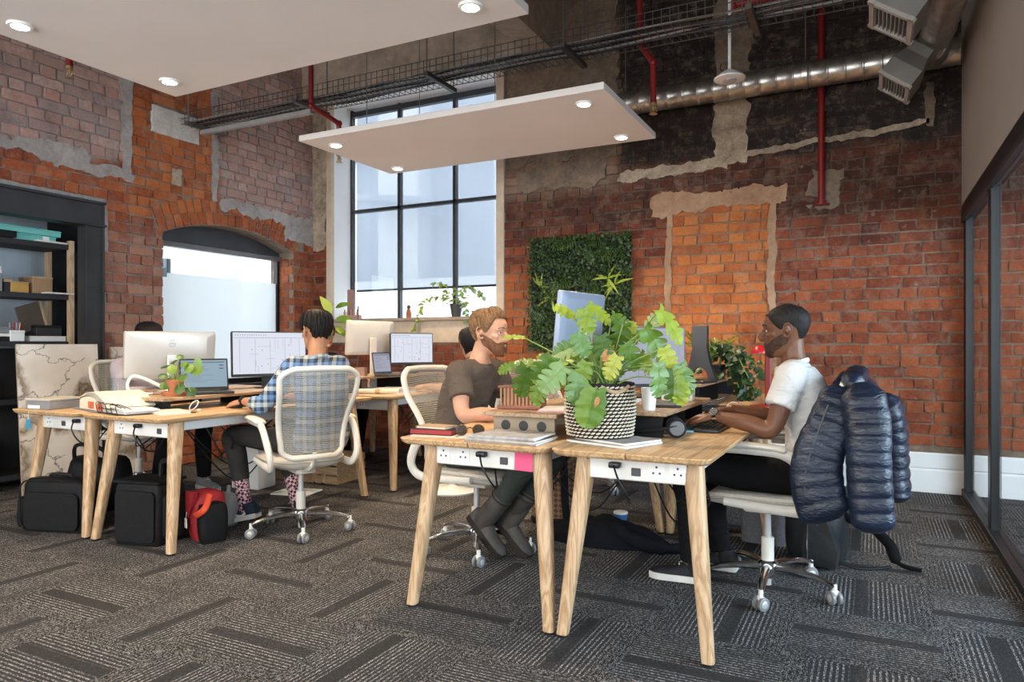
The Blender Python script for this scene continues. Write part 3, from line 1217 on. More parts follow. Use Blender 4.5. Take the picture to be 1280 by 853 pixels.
sprinkler('horizontal red feed pipe under the ceiling at upper right', [(-0.92, 5.5, CEIL), (-0.92, 5.5, 3.68), (0.57, 5.5, 3.68)], False, 0.028)

# ---------------------------------------------------------------- spiral duct and diffuser boxes
sd = thing('spiral_duct', 'round galvanised spiral duct along the top of the back wall', 'duct', (-1.0, 5.93, 3.215))
prof = []
x = -1.6
while x < 1.47:
    prof += [(0.100, x), (0.100, x + 0.105), (0.104, x + 0.109), (0.104, x + 0.117), (0.100, x + 0.121)]
    x += 0.122
part('duct_tube', MB().lathe(prof, 28, axis='X'), m_galv, sd, angle=60)
for x in (-0.9, 0.55, 1.2):
    cl = part('duct_clamp', MB().lathe([(0.107, x - 0.018), (0.107, x + 0.018)], 28, axis='X'), m_galv, sd)
    part('clamp_rod', MB().tube([(x, 0, 0.107), (x, 0, CEIL - 3.215)], 0.005, 6), m_wire, cl)
m_foil = plain('foil_duct', (0.42, 0.40, 0.38), 0.38, 0.75, var=0.2, scale=12, bump=0.8, bscale=22)
bd = thing('flexible_duct', 'wrinkled foil branch duct beside the right partition', 'duct', (0.40, 5.93, 3.15))
pts = spline([(0.0, -0.02, 0.06), (-0.01, -0.35, 0.02), (0.0, -0.9, 0.0), (0.02, -1.6, -0.01), (0.02, -2.3, 0.0), (0.02, -3.3, 0.02)], 10)
rad = [0.098 + 0.006 * math.sin(i * 2.1) for i in range(len(pts))]
part('foil_sleeve', MB().tube(pts, rad, 22), m_foil, bd, angle=60)


def diffuser(label, p0, p1, dy, neck):
    """p0-p1 is the sloping near edge of the mouth, dy its depth into the room"""
    p0, p1 = Vector(p0), Vector(p1)
    ex = (p1 - p0)
    w_ = ex.length
    ex.normalize()
    ey = Vector((0, 1, 0))
    n = ex.cross(ey)
    if n.z < 0:
        n = -n                        # into the box: up and to the right
    c = (p0 + p1) / 2 + Vector((0, dy / 2, 0))
    t = thing('air_diffuser', label, 'air vent', c)
    R = Matrix((ex, ey, n)).transposed()
    D = 0.21
    bx = MB()
    hw, hd = w_ / 2, dy / 2
    rings = []
    for k, (s, z) in enumerate(((1, 0.012), (1, D * 0.55), (0.72, D), (0.70, D + 0.06))):
        rings.append([R @ Vector((sx * hw * s, sy * hd * s, z)) for sx, sy in ((-1, -1), (1, -1), (1, 1), (-1, 1))])
    bx.ring_loft(rings, False, True)
    part('plenum_box', bx, m_galv_dull, t, smooth=False)
    fr = MB()
    for sx in (-1, 1):
        fr.box(R @ Vector((sx * (hw - 0.012), 0, 0)), (0.026, dy + 0.02, 0.022), R)
        fr.box(R @ Vector((0, sx * (hd - 0.012), 0)), (w_ + 0.02, 0.026, 0.022), R)
    part('frame', fr, m_vent, t, smooth=False)
    for i in range(9):
        part('blade', MB().box(R @ Vector(((i - 4) * w_ * 0.095, 0, 0.01)), (0.004, dy - 0.03, 0.03), R), m_vent, t, smooth=False)
    a = R @ Vector((0, 0, D + 0.05))
    b = Vector(neck) - c
    part('neck_duct', MB().tube(spline([a, a * 0.7 + b * 0.3 + n * 0.03, b], 6), [0.085 + 0.004 * math.sin(i * 2.2) for i in range(13)], 18), m_foil, t, angle=60)
    return t


m_vent = plain('vent_offwhite', (0.44, 0.41, 0.37), 0.5, 0.2)
m_galv_dull = plain('dull_galvanised', (0.25, 0.24, 0.225), 0.5, 0.55, var=0.15, scale=5)
diffuser('galvanised air diffuser box nearest the camera under the ceiling', (0.0, 4.17, 2.93), (0.2, 4.17, 2.79), 0.32, (0.40, 4.3, 3.10))
diffuser('galvanised air diffuser box farther away beside the spiral duct', (0.06, 5.28, 2.93), (0.23, 5.28, 2.80), 0.34, (0.39, 5.5, 3.12))

# ---------------------------------------------------------------- round white speaker on a drop rod
q = at_y(912, 98, 4.87)
sp = thing('pendant_speaker', 'round white pendant speaker hanging on a thin white rod', 'speaker', q)
part('shell', MB().lathe([(0.001, 0.055), (0.03, 0.052), (0.06, 0.035), (0.095, 0.008), (0.104, 0.0), (0.100, -0.008), (0.06, -0.014), (0.001, -0.016)], 32, cap=False), m_white, sp)
part('grille', MB().lathe([(0.048, -0.0155), (0.044, -0.020), (0.001, -0.022)], 28, cap=False), plain('grille_grey', (0.45, 0.45, 0.48), 0.6), sp)
part('drop_rod', MB().tube([(0, 0, 0.05), (0, 0, CEIL - q.z)], 0.011, 10), m_white, sp)
part('cable_loop', MB().tube(spline([(0.0, 0, 0.10), (-0.05, 0.0, 0.11), (-0.06, 0, 0.07), (-0.03, 0, 0.05)], 6), 0.004, 6), m_black, sp)

# ---------------------------------------------------------------- desks
m_oak_y = wood('oak_top', (0.40, 0.235, 0.110), (0.60, 0.385, 0.200), (0.70, 0.48, 0.275), 'Y', 0.8, 0.42)
m_ash = wood('ash_leg', (0.36, 0.215, 0.105), (0.56, 0.37, 0.205), (0.66, 0.47, 0.29), 'Z', 0.9, 0.45)
m_ply = wood('ply_shelf', (0.26, 0.16, 0.085), (0.40, 0.26, 0.15), (0.48, 0.33, 0.20), 'Y', 0.9, 0.45)
m_ply_edge = plain('ply_edge', (0.50, 0.36, 0.22), 0.6, var=0.25, scale=60)
m_powder = plain('white_powder_coat', (0.66, 0.68, 0.69), 0.4, 0.1, var=0.03)
m_plastic_white = plain('white_plastic', (0.74, 0.72, 0.68), 0.45, var=0.03)
m_socket = plain('socket_dark', (0.05, 0.05, 0.055), 0.5)
m_rubber = plain('rubber_black', (0.014, 0.014, 0.015), 0.7)


def leg_mb(foot, top, r0=0.022, r1=0.036):
    """a tapered timber leg, squarish with rounded corners"""
    foot, top = Vector(foot), Vector(top)
    rings = []
    for k in range(7):
        t = k / 6
        p = foot.lerp(top, t)
        r = lerp(r0, r1, t)
        rings.append([p + Vector((x * r * 2, y * r * 2, 0)) for x, y in rounded_rect(1, 1, 0.30, 3)])
    return MB().ring_loft(rings)


def desk(label, x0, x1, y0, y1, sockets=''):
    """bench desk: two-piece oak top on four splayed legs, white rails, power strip on the near end"""
    w, d = x1 - x0, y1 - y0
    t = thing('bench_desk', label, 'desk', ((x0 + x1) / 2, (y0 + y1) / 2, 0), 0, 'oak bench desks')
    seam = 0.0
    for a, b in ((-w / 2, seam - 0.002), (seam + 0.002, w / 2)):
        pts = []
        r = 0.045
        lo, hi = -d / 2, d / 2
        outer_left = a < -w / 2 + 0.001
        for cx, cy, a0, rr in ((b - (r if not outer_left else 0.004), hi - (r if not outer_left else 0.004), 0, r if not outer_left else 0.004),
                               (a + (r if outer_left else 0.004), hi - (r if outer_left else 0.004), 90, r if outer_left else 0.004),
                               (a + (r if outer_left else 0.004), lo + (r if outer_left else 0.004), 180, r if outer_left else 0.004),
                               (b - (r if not outer_left else 0.004), lo + (r if not outer_left else 0.004), 270, r if not outer_left else 0.004)):
            for k in range(6):
                an = math.radians(a0 + 90 * k / 5)
                pts.append((cx + rr * math.cos(an), cy + rr * math.sin(an)))
        cxm, cym = (a + b) / 2, 0
        rings = []
        for z, s in ((0.704, 0.018), (0.712, 0.008), (0.727, 0.001), (0.730, 0.003)):
            rings.append([Vector((px - s * (1 if px > cxm else -1) * (1 if abs(px - seam) > 0.02 else 0), py - s * (1 if py > cym else -1), z)) for px, py in pts])
        part('tabletop', MB().ring_loft(rings), m_oak_y, t, angle=25)
    for sx in (-1, 1):
        for sy in (-1, 1):
            fx, fy = sx * (w / 2 - 0.026), sy * (d / 2 - 0.085)
            lg = part('leg', leg_mb((fx, fy, 0.012), (fx - sx * 0.07, fy - sy * 0.085, 0.70)), m_ash, t, angle=40)
            part('foot_pad', MB().lathe([(0.02, 0), (0.02, 0.012)], 12, (fx, fy, 0)), m_rubber, lg)
        part('side_rail', MB().box((sx * (w / 2 - 0.10), 0, 0.675), (0.035, d - 0.36, 0.055), bev=0.003), m_powder, t, smooth=False)
    yn = -d / 2 + 0.165
    xl, xr = -w / 2 + 0.105, w / 2 - 0.105
    part('end_rail', MB().box((0, d / 2 - 0.2, 0.675), (w - 0.22, 0.03, 0.055), bev=0.003), m_powder, t, smooth=False)
    if sockets:
        ps = part('power_strip', MB().box(((xl + xr) / 2, yn - 0.015, 0.655), (xr - xl + 0.02, 0.03, 0.088), bev=0.004), m_plastic_white, t, smooth=False)
        for i, ch in enumerate(sockets):
            cx = xl + (i + 0.5) * (xr - xl) / len(sockets)
            if ch == 's':                                   # three-pin outlet with a switch
                mb = MB()
                mb.box((cx, yn - 0.0315, 0.655), (0.062, 0.003, 0.062), bev=0.001)
                part('socket_plate', mb, m_white, ps, smooth=False)
                hb = MB()
                for hx, hz in ((-0.012, -0.008), (0.012, -0.008), (0.0, 0.014)):
                    hb.lathe([(0.0045, -0.034), (0.0045, -0.0328)], 10, (cx + hx, yn, 0.655 + hz), 'Y')
                part('pin_holes', hb, m_socket, ps)
            elif ch == 'd':                                 # dark data port
                part('data_port', MB().box((cx, yn - 0.032, 0.645), (0.036, 0.006, 0.030), bev=0.002), m_socket, ps, smooth=False)
            elif ch == 'n':                                 # paper note over the end
                part('pink_note', MB().box((cx - 0.006, yn - 0.034, 0.652), (0.080, 0.002, 0.080), rot=Matrix.Rotation(0.03, 3, 'Y')), plain('pink_paper', (0.78, 0.10, 0.22), 0.8, var=0.05), ps, smooth=False, label='pink sticky note')
            elif ch == 'p':                                 # plug pushed in
                pg = part('plug', MB().box((cx, yn - 0.046, 0.668), (0.044, 0.032, 0.022), bev=0.006, seg=2), m_black, ps)
                part('plug_cable', MB().tube(spline([(cx, yn - 0.06, 0.668), (cx + 0.03, yn - 0.09, 0.62), (cx + 0.06, yn - 0.06, 0.55), (cx + 0.02, yn + 0.05, 0.52), (cx - 0.06, yn + 0.2, 0.60), (cx - 0.05, yn + 0.4, 0.66)], 8), 0.004, 8), m_black, pg)
        sc = MB()
        for cx in (xl, xr):
            for dz in (-0.03, 0.03):
                sc.lathe([(0.005, -0.033), (0.005, -0.0305)], 8, (cx + (0.004 if cx < 0 else -0.004), yn, 0.655 + dz), 'Y')
        part('screws', sc, m_socket, ps)
    for k in range(2):
        xx = random.uniform(-0.15, 0.15)
        pts = [(xx, yn + 0.35, 0.68), (xx + 0.06, yn + 0.45, 0.45 + 0.1 * k), (xx - 0.1, yn + 0.6, 0.42), (xx, yn + 0.9, 0.67)]
        part('loose_cable', MB().tube(spline(pts, 8), 0.0045, 6), m_black, t)
    return t


desk('oak bench desk with a pink note on its power strip, left of the basket plant', -1.775, -1.083, 2.42, 4.22, 'sspdn')
desk('oak bench desk on the right under the basket plant', -1.078, -0.478, 2.42, 4.22, 'wpdss')
desk('oak bench desk under the open swatch book at far left', -4.66, -4.01, 2.44, 4.22, 'sdp')
desk('oak bench desk under the small round-leaved plant', -3.975, -3.285, 2.44, 4.22, 'spd')
desk('oak bench desk below the window, left one of the far pair', -4.62, -3.98, 4.30, 5.95)
desk('oak bench desk below the window, right one of the far pair', -3.95, -3.21, 4.30, 5.95, 's')
desk('far oak bench desk behind the basket plant, left one', -1.76, -1.09, 4.30, 5.95)
desk('far oak bench desk behind the basket plant, right one with the black stand', -1.07, -0.48, 4.30, 5.95)


def riser(label, x0, x1, y0, y1, top, side_mat=None, side='right', holes=False, floor_z=0.73):
    """monitor shelf standing on a desk: board on dark uprights"""
    t = thing('monitor_shelf', label, 'shelf', ((x0 + x1) / 2, (y0 + y1) / 2, floor_z), 0)
    h = top - floor_z
    w, d = x1 - x0, y1 - y0
    part('board', MB().box((0, 0, h - 0.009), (w, d, 0.018), bev=0.002), m_ply, t, smooth=False)
    ys_ = [-d / 2 + 0.06, 0.0, d / 2 - 0.06]
    for i, y in enumerate(ys_):
        u = part('upright', MB().box((0, y, (h - 0.018) / 2), (w - 0.06, 0.018, h - 0.018)), side_mat or m_black_matte, t, smooth=False)
        if holes and i == 0:
            for k in range(3):
                part('cable_hole', MB().lathe([(0.022, -0.0015), (0.022, 0.001)], 20, ((k - 1) * 0.085, y - 0.0095, (h - 0.018) / 2), 'Y'), m_black, u)
    return t


m_riser_board = plain('riser_grey_board', (0.30, 0.24, 0.17), 0.7)
riser('plywood monitor shelf with round cable holes beside the bearded man', -1.50, -1.15, 2.67, 3.75, 0.832, m_riser_board, holes=True)
riser('plywood monitor shelf in front of the man in the white t-shirt', -1.10, -0.745, 2.86, 3.76, 0.842)
riser('plywood monitor shelf at the far right desk under the black stand', -1.26, -0.93, 4.42, 5.80, 0.875)
riser('long plywood monitor shelf under the laptop and pilea', -3.96, -3.63, 2.72, 4.05, 0.808)
riser('plywood monitor shelf under the silver monitor', -4.42, -4.06, 2.75, 3.95, 0.808)
riser('plywood monitor shelf at the far left desk by the window', -4.02, -3.62, 4.45, 5.70, 0.86)

# ---------------------------------------------------------------- task chairs
m_chair = plain('chair_warm_white', (0.66, 0.62, 0.55), 0.42, var=0.03)
m_seat = plain('seat_fabric_cream', (0.55, 0.50, 0.43), 0.9, var=0.08, scale=80)
m_alu = plain('polished_aluminium', (0.66, 0.66, 0.66), 0.16, 1.0, var=0.03)
m_wheel = plain('caster_grey', (0.20, 0.20, 0.205), 0.4)
m_wheel_hub = plain('caster_hub_grey', (0.52, 0.51, 0.50), 0.4, 0.3)


def mesh_fabric():
    t = NT('mesh_fabric', 0.8)
    co = t.coord('Object')
    s = t.sep(co)
    wv = t.math('FRACT', t.math('MULTIPLY', t.math('ADD', s[2], t.math('MULTIPLY', t.noise(co, 3, 2), 0.03)), 95))
    al = t.math('ADD', t.math('MULTIPLY', t.math('LESS_THAN', wv, 0.5), 0.45), 0.30)
    t.color((0.40, 0.385, 0.355))
    t.set('Alpha', al)
    return t.m


m_mesh = mesh_fabric()


def task_chair(label, loc, rz, seat_z=0.46, base_rot=0.3):
    """white framed mesh-back task chair; faces +x"""
    t = thing('task_chair', label, 'chair', loc, rz, 'white mesh-back task chairs')
    # base
    part('hub', MB().lathe([(0.030, 0.055), (0.030, 0.075), (0.045, 0.08), (0.045, 0.125), (0.033, 0.135)], 20), m_alu, t)
    for k in range(5):
        a = base_rot + 2 * PI * k / 5
        ca, sa = math.cos(a), math.sin(a)
        pts = [(0.03 * ca, 0.03 * sa, 0.105), (0.12 * ca, 0.12 * sa, 0.108), (0.22 * ca, 0.22 * sa, 0.098), (0.295 * ca, 0.295 * sa, 0.078)]
        part('base_arm', MB().tube(spline(pts, 5), [0.024 - 0.010 * i / 15 for i in range(16)], 10, 0.75, (0, 0, 1)), m_alu, t)
        c = Vector((0.295 * ca, 0.295 * sa, 0))
        ws = a + 0.9
        ax = Vector((math.cos(ws), math.sin(ws), 0))
        cst = part('caster', MB().tube([(c.x, c.y, 0.088), (c.x, c.y, 0.036)], 0.010, 8).tube([c + ax * -0.014 + Vector((0, 0, 0.05)), c + ax * 0.014 + Vector((0, 0, 0.05))], 0.012, 8), m_plastic_white, t)
        for sgn in (-1, 1):
            p0, p1 = c + ax * (sgn * 0.008), c + ax * (sgn * 0.024)
            z = Vector((0, 0, 0.0295))
            part('wheel', MB().tube([p0 + z, p0.lerp(p1, 0.1) + z, p0.lerp(p1, 0.85) + z, p1 + z], [0.026, 0.029, 0.029, 0.025], 20), m_wheel, cst)
            part('wheel_hub', MB().tube([p1 + z, p1 + ax * (sgn * 0.002) + z], [0.016, 0.013], 16), m_wheel_hub, cst)
    part('column_sleeve', MB().lathe([(0.026, 0.13), (0.028, 0.14), (0.028, 0.235), (0.024, 0.24)], 18), m_chair, t)
    part('gas_lift', MB().lathe([(0.016, 0.02), (0.016, seat_z - 0.07)], 14), m_wheel_hub, t)
    # seat
    def seat_ring(z, s, lift=0.0):
        out = []
        for x, y in rounded_rect(0.46 * s, 0.46 * s, 0.13 * s, 6):
            drop = -0.025 * max(0, (x - 0.12) / 0.12) ** 2
            out.append(Vector((x + 0.02, y, z + drop + 0.012 * (abs(y) / 0.23) ** 2)))
        return out
    part('seat_pan', MB().ring_loft([seat_ring(seat_z - 0.078, 0.45), seat_ring(seat_z - 0.070, 0.70), seat_ring(seat_z - 0.048, 0.94), seat_ring(seat_z - 0.035, 0.98)]), m_chair, t)
    part('seat', MB().ring_loft([seat_ring(seat_z - 0.034, 0.95), seat_ring(seat_z - 0.02, 1.0), seat_ring(seat_z - 0.008, 0.98), seat_ring(seat_z, 0.88), seat_ring(seat_z - 0.004, 0.5)]), m_seat, t)
    part('tilt_housing', MB().box((0.0, 0, seat_z - 0.085), (0.20, 0.12, 0.045), bev=0.015, seg=2), m_chair, t)
    # back frame: closed loop, widest at the top, bowed
    def back_pt(u, v):
        """u -1..1 across, v 0..1 up"""
        hw = lerp(0.17, 0.225, min(1, v * 1.25)) * (1 - 0.04 * max(0, v - 0.85) / 0.15)
        y = u * hw
        x = -0.205 - 0.135 * v + 0.05 * math.sin(PI * min(1, v * 1.4)) - 0.045 * (1 - u * u)
        z = seat_z + 0.015 + 0.50 * v + (0.012 * (1 - u * u) if v > 0.9 else 0)
        return Vector((x, y, z))
    loop = [back_pt(-1 + 2 * i / 8, 0) for i in range(9)][1:-1] + [back_pt(1, 0.06 + 0.88 * i / 9) for i in range(10)] + \
           [back_pt(1 - 2 * i / 8, 1) for i in range(9)][1:-1] + [back_pt(-1, 0.94 - 0.88 * i / 9) for i in range(10)]
    part('back_frame', MB().tube(spline(loop, 3, True), 0.0165, 10, loop=True), m_chair, t)
    grid = [[back_pt(-0.97 + 1.94 * i / 12, 0.02 + 0.96 * j / 12) for i in range(13)] for j in range(13)]
    part('mesh_back', MB().sheet(grid), m_mesh, t, recalc=True)
    part('back_spine', MB().tube(spline([(-0.05, 0, seat_z - 0.085), (-0.19, 0, seat_z - 0.05), (-0.235, 0, seat_z + 0.0), (-0.245, 0, seat_z + 0.04)], 6), [0.026] * 10 + [0.018] * 9, 10, 0.6), m_chair, t)
    # arms: one bent loop each side
    for s in (-1, 1):
        pts = [(0.16, s * 0.262, seat_z + 0.205), (0.02, s * 0.270, seat_z + 0.210), (-0.12, s * 0.270, seat_z + 0.200), (-0.20, s * 0.266, seat_z + 0.13), (-0.245, s * 0.255, seat_z + 0.03),
               (-0.20, s * 0.240, seat_z - 0.035), (-0.06, s * 0.235, seat_z - 0.04), (0.14, s * 0.232, seat_z - 0.03)]
        n = len(spline(pts, 6))
        part('arm_loop', MB().tube(spline(pts, 6), [0.017 + 0.009 * math.sin(PI * i / (n - 1)) for i in range(n)], 10, 0.72, (0, 1, 0)), m_chair, t)
        pad = [(0.17, s * 0.262, seat_z + 0.222), (0.05, s * 0.270, seat_z + 0.229), (-0.08, s * 0.271, seat_z + 0.224), (-0.13, s * 0.270, seat_z + 0.214)]
        part('armrest_pad', MB().tube(spline(pad, 5), [0.020] + [0.033] * 13 + [0.030, 0.02], 12, 0.45, (0, 0, 1)), m_chair, t)
    return t


task_chair('white mesh task chair under the man in the plaid shirt', (-3.06, 3.22, 0), math.radians(152), base_rot=0.35)
task_chair('white mesh task chair behind the bearded man in brown', (-1.91, 3.34, 0), math.radians(-8), base_rot=-0.88)
task_chair('white mesh task chair with the navy puffer jacket over its back', (-0.42, 3.42, 0), math.radians(176), base_rot=-2.1)
task_chair('far white task chair of the dark haired woman behind the bearded man', (-2.76, 5.0, 0), math.radians(178), base_rot=0.1)
task_chair('empty far white task chair behind the basket plant', (-1.98, 5.08, 0), math.radians(8), base_rot=0.9)
task_chair('far white task chair of the person behind the silver monitor', (-5.06, 3.58, 0), math.radians(-12), base_rot=0.1)
task_chair('far white task chair under the window, behind the plaid shirt man', (-4.99, 5.42, 0), math.radians(0), base_rot=0.4)

st = thing('pedestal_stool', 'low white pedestal with round base beside the bearded man', 'stool', (-2.86, 4.62, 0))
part('round_base', MB().lathe([(0.001, 0.0), (0.205, 0.0), (0.21, 0.012), (0.19, 0.024), (0.05, 0.034), (0.03, 0.05)], 32, cap=False), m_white, st)
part('stem', MB().lathe([(0.026, 0.03), (0.026, 0.40)], 16), m_white, st)
part('seat', MB().lathe([(0.03, 0.40), (0.16, 0.41), (0.17, 0.43), (0.15, 0.445), (0.001, 0.45)], 28, cap=False), m_seat, st)

# ---------------------------------------------------------------- screens
def screen_mat(name, base, strength):
    return emit(name, base, strength)


m_scr_white = emit('screen_white', (0.80, 0.84, 0.95), 0.95)
m_scr_blue = emit('screen_blue_grey', (0.36, 0.52, 0.64), 0.75)
m_scr_dim = emit('screen_dim', (0.62, 0.64, 0.80), 0.6)
m_line = emit('screen_line_grey', (0.42, 0.46, 0.58), 0.6)
m_line_dark = emit('screen_line_dark', (0.12, 0.16, 0.34), 0.4)
m_line_pink = emit('screen_mark_pink', (0.85, 0.35, 0.42), 0.8)
m_shell_black = plain('monitor_black', (0.016, 0.016, 0.018), 0.35)
m_shell_silver = plain('monitor_silver', (0.52, 0.50, 0.47), 0.38, 0.35, var=0.04, scale=2)
m_shell_blue = plain('monitor_blue_grey', (0.25, 0.30, 0.39), 0.45, 0.3, var=0.04, scale=2)


def screen_lines(kind, w, h, seed):
    rr = random.Random(seed)
    a, b, c = MB(), MB(), MB()
    x0 = 0.0105

    def bar(mb, y, z, sy, sz):
        mb.box((x0, y, z), (0.0006, sy, sz))
    if kind == 'drawing':
        bar(a, 0, h * 0.36, w * 0.94, 0.0022)
        for k in range(5):
            bar(a, w * (-0.40 + 0.2 * k), -h * 0.03, 0.0018, h * 0.72)
        for k in range(16):
            y, z = rr.uniform(-0.4, 0.4) * w, rr.uniform(-0.36, 0.30) * h
            if rr.random() < 0.5:
                bar(a, y, z, rr.uniform(0.02, 0.10), 0.0014)
            else:
                bar(a, y, z, 0.0014, rr.uniform(0.02, 0.08))
        for k in range(14):
            bar(b, w * (-0.45 + 0.03 * k), h * 0.42, 0.006, 0.004)
        for k in range(8):
            bar(b, w * rr.uniform(-0.3, 0.35), h * rr.uniform(-0.3, 0.2), 0.006, 0.005)
        bar(c, w * 0.16, -h * 0.33, 0.014, 0.012)
    else:
        for k in range(12):
            ln = rr.uniform(0.25, 0.7) * w
            bar(a, -w * 0.42 + ln / 2, h * (0.36 - 0.062 * k), ln, 0.0035)
        bar(b, w * 0.40, h * 0.33, w * 0.1, 0.006)
        bar(b, w * 0.40, h * 0.20, w * 0.1, 0.006)
        bar(b, 0, h * 0.45, w * 0.95, 0.005)
        bar(c, -w * 0.45, -h * 0.43, 0.01, 0.006)
    return a, b, c


def monitor(label, loc, rz, w, h, bottom, shell, screen, kind='drawing', seed=1, tilt=0.0, bezel=0.008, logo=None, base='disc', desk_z=0.0, chin=0.012):
    """screen faces +x; loc is the stand foot"""
    t = thing('monitor', label, 'monitor', loc, rz)
    R = Matrix.Rotation(-tilt, 4, 'Y')
    cz = bottom + h / 2
    M = Matrix.Translation((0.02, 0, cz)) @ R
    sh = MB()
    rings = []
    for x, s in ((0.006, 1.0), (-0.012, 1.0), (-0.020, 0.985), (-0.032, 0.80)):
        rings.append([M @ Vector((x, y * s, z * s)) for y, z in rounded_rect(w, h, 0.012, 4)])
    sh.ring_loft(rings)
    case = part('case', sh, shell, t, angle=30)
    sc = MB()
    sc.box((0, 0, 0), (0.001, w - 2 * bezel, h - 2 * bezel - chin))
    bmesh.ops.transform(sc.bm, matrix=M @ Matrix.Translation((0.0095, 0, chin / 2)), verts=sc.bm.verts)
    bz = MB().box((0, 0, 0), (0.003, w - 0.002, h - 0.002))
    bmesh.ops.transform(bz.bm, matrix=M @ Matrix.Translation((0.0072, 0, 0)), verts=bz.bm.verts)
    part('bezel', bz, m_shell_black, case, smooth=False)
    s = part('screen', sc, screen, t, smooth=False)
    for mb, mm, nm in zip(screen_lines(kind, w, h, seed), (m_line, m_line_dark, m_line_pink), ('window_lines', 'menu_marks', 'highlight')):
        bmesh.ops.transform(mb.bm, matrix=M, verts=mb.bm.verts)
        part(nm, mb, mm, s, smooth=False)
    back = Vector((-0.012, 0, cz - 0.02))
    part('stand_neck', MB().box((-0.035, 0, (cz + 0.0) / 2), (0.02, 0.07, cz - 0.0), bev=0.005), shell if shell is not m_shell_blue else m_shell_silver, t)
    if base == 'disc':
        part('stand_base', MB().lathe([(0.09, 0), (0.09, 0.006), (0.085, 0.010), (0.03, 0.013)], 28, (-0.02, 0, 0)), shell, t)
    else:
        part('stand_base', MB().box((-0.01, 0, 0.006), (0.17, 0.20, 0.012), bev=0.004), shell, t)
    if logo:
        lo = MB()
        for k in range(24):
            a0, a1 = 2 * PI * k / 24, 2 * PI * (k + 1) / 24
            lo.tube([(0, 0.021 * math.cos(a0), 0.021 * math.sin(a0)), (0, 0.021 * math.cos(a1), 0.021 * math.sin(a1))], 0.0013, 5)
        L = M @ Matrix.Translation((-0.0325, 0, h * 0.26))
        bmesh.ops.transform(lo.bm, matrix=L, verts=lo.bm.verts)
        lg = part('logo_ring', lo, m_chrome if shell is m_shell_silver else m_socket, t)
        tx = text_mesh('logo_letters', logo, 0.014, m_chrome if shell is m_shell_silver else m_socket, lg, (0, 0, 0), (0, 0, 0))
        tx.matrix_local = L @ Matrix(((0, 0, -1, 0), (-1, 0, 0, 0), (0, 1, 0, 0), (0, 0, 0, 1)))
    return t


def laptop(label, loc, rz, w=0.30, d=0.21, open_deg=108, screen=None, kind='text', seed=3, body=None):
    """opens towards +x (the user's side)"""
    body = body or m_shell_black
    t = thing('laptop', label, 'laptop', loc, rz)
    part('base', MB().box((d / 2, 0, 0.008), (d, w, 0.016), bev=0.004), body, t, smooth=False)
    kb = MB()
    for r in range(5):
        for k in range(13):
            kb.box((0.035 + r * 0.019, (k - 6) * (w * 0.066), 0.0172), (0.015, w * 0.056, 0.0025))
    o = part('keyboard', kb, m_rubber, t, smooth=False)
    part('trackpad', MB().box((d * 0.80, 0, 0.0164), (0.055, 0.09, 0.0012)), plain('trackpad_grey', (0.08, 0.08, 0.085), 0.35), t, smooth=False)
    a = math.radians(open_deg)
    lid_h = d * 0.95
    M = Matrix.Translation((0.004, 0, 0.016)) @ Matrix.Rotation(-(a - PI / 2), 4, 'Y')
    lid = MB().box((-0.004, 0, lid_h / 2), (0.008, w, lid_h), bev=0.002)
    bmesh.ops.transform(lid.bm, matrix=M, verts=lid.bm.verts)
    l = part('lid', lid, body, t, smooth=False)
    sc = MB().box((0.0006, 0, lid_h / 2 + 0.004), (0.001, w - 0.018, lid_h - 0.030))
    bmesh.ops.transform(sc.bm, matrix=M, verts=sc.bm.verts)
    s = part('screen', sc, screen or m_scr_blue, l, smooth=False)
    for mb, mm, nm in zip(screen_lines(kind, w * 0.9, lid_h * 0.8, seed), (m_line, m_line_dark, m_line_pink), ('window_lines', 'menu_marks', 'highlight')):
        bmesh.ops.transform(mb.bm, matrix=M @ Matrix.Translation((-0.0088, 0, lid_h / 2 + 0.004)), verts=mb.bm.verts)
        bm_ = part(nm, mb, mm, t, smooth=False)
    part('hinge', MB().tube([(0.002, -w * 0.4, 0.014), (0.002, w * 0.4, 0.014)], 0.006, 10), m_socket, t)
    return t


monitor('large silver monitor seen from behind at the left bench', (-4.14, 3.16, 0.808), math.radians(158), 0.565, 0.315, 0.085, m_shell_silver, m_scr_white, 'drawing', 2, 0.12, logo='DELL', desk_z=0.8)
monitor('black framed monitor showing a drawing left of the plaid shirt man', (-3.86, 3.74, 0.808), math.radians(-22), 0.545, 0.320, 0.085, m_shell_black, m_scr_white, 'drawing', 3, 0.04)
laptop('open black laptop with blue-grey screen behind the round-leaved plant', (-3.87, 3.20, 0.809), math.radians(-32), 0.295, 0.22, 104, m_scr_blue)
monitor('white-backed monitor under the window seen from behind', (-3.95, 5.02, 0.73), math.radians(165), 0.50, 0.30, 0.30, plain('monitor_pale', (0.62, 0.56, 0.49), 0.5, var=0.03), m_scr_white, 'drawing', 5, 0.08, base='plate')
monitor('black framed monitor under the window showing a site plan', (-3.72, 5.30, 0.86), math.radians(-30), 0.42, 0.285, 0.08, m_shell_black, m_scr_white, 'drawing', 6, 0.02)
laptop('small grey laptop beside the far site plan monitor', (-3.62, 4.76, 0.861), math.radians(-12), 0.19, 0.19, 100, m_scr_dim, body=m_socket)
monitor('blue-grey monitor back standing behind the basket plant', (-1.34, 3.45, 0.832), math.radians(172), 0.46, 0.36, 0.20, m_shell_blue, m_scr_white, 'drawing', 7, 0.10, logo='DELL')
monitor('black framed monitor facing the man in the white t-shirt', (-1.03, 3.62, 0.842), math.radians(-48), 0.385, 0.315, 0.055, m_shell_black, m_scr_dim, 'drawing', 8, 0.03)
laptop('narrow black laptop seen behind the white t-shirt man\'s monitor', (-1.12, 4.62, 0.876), math.radians(-20), 0.16, 0.24, 92, m_shell_black)

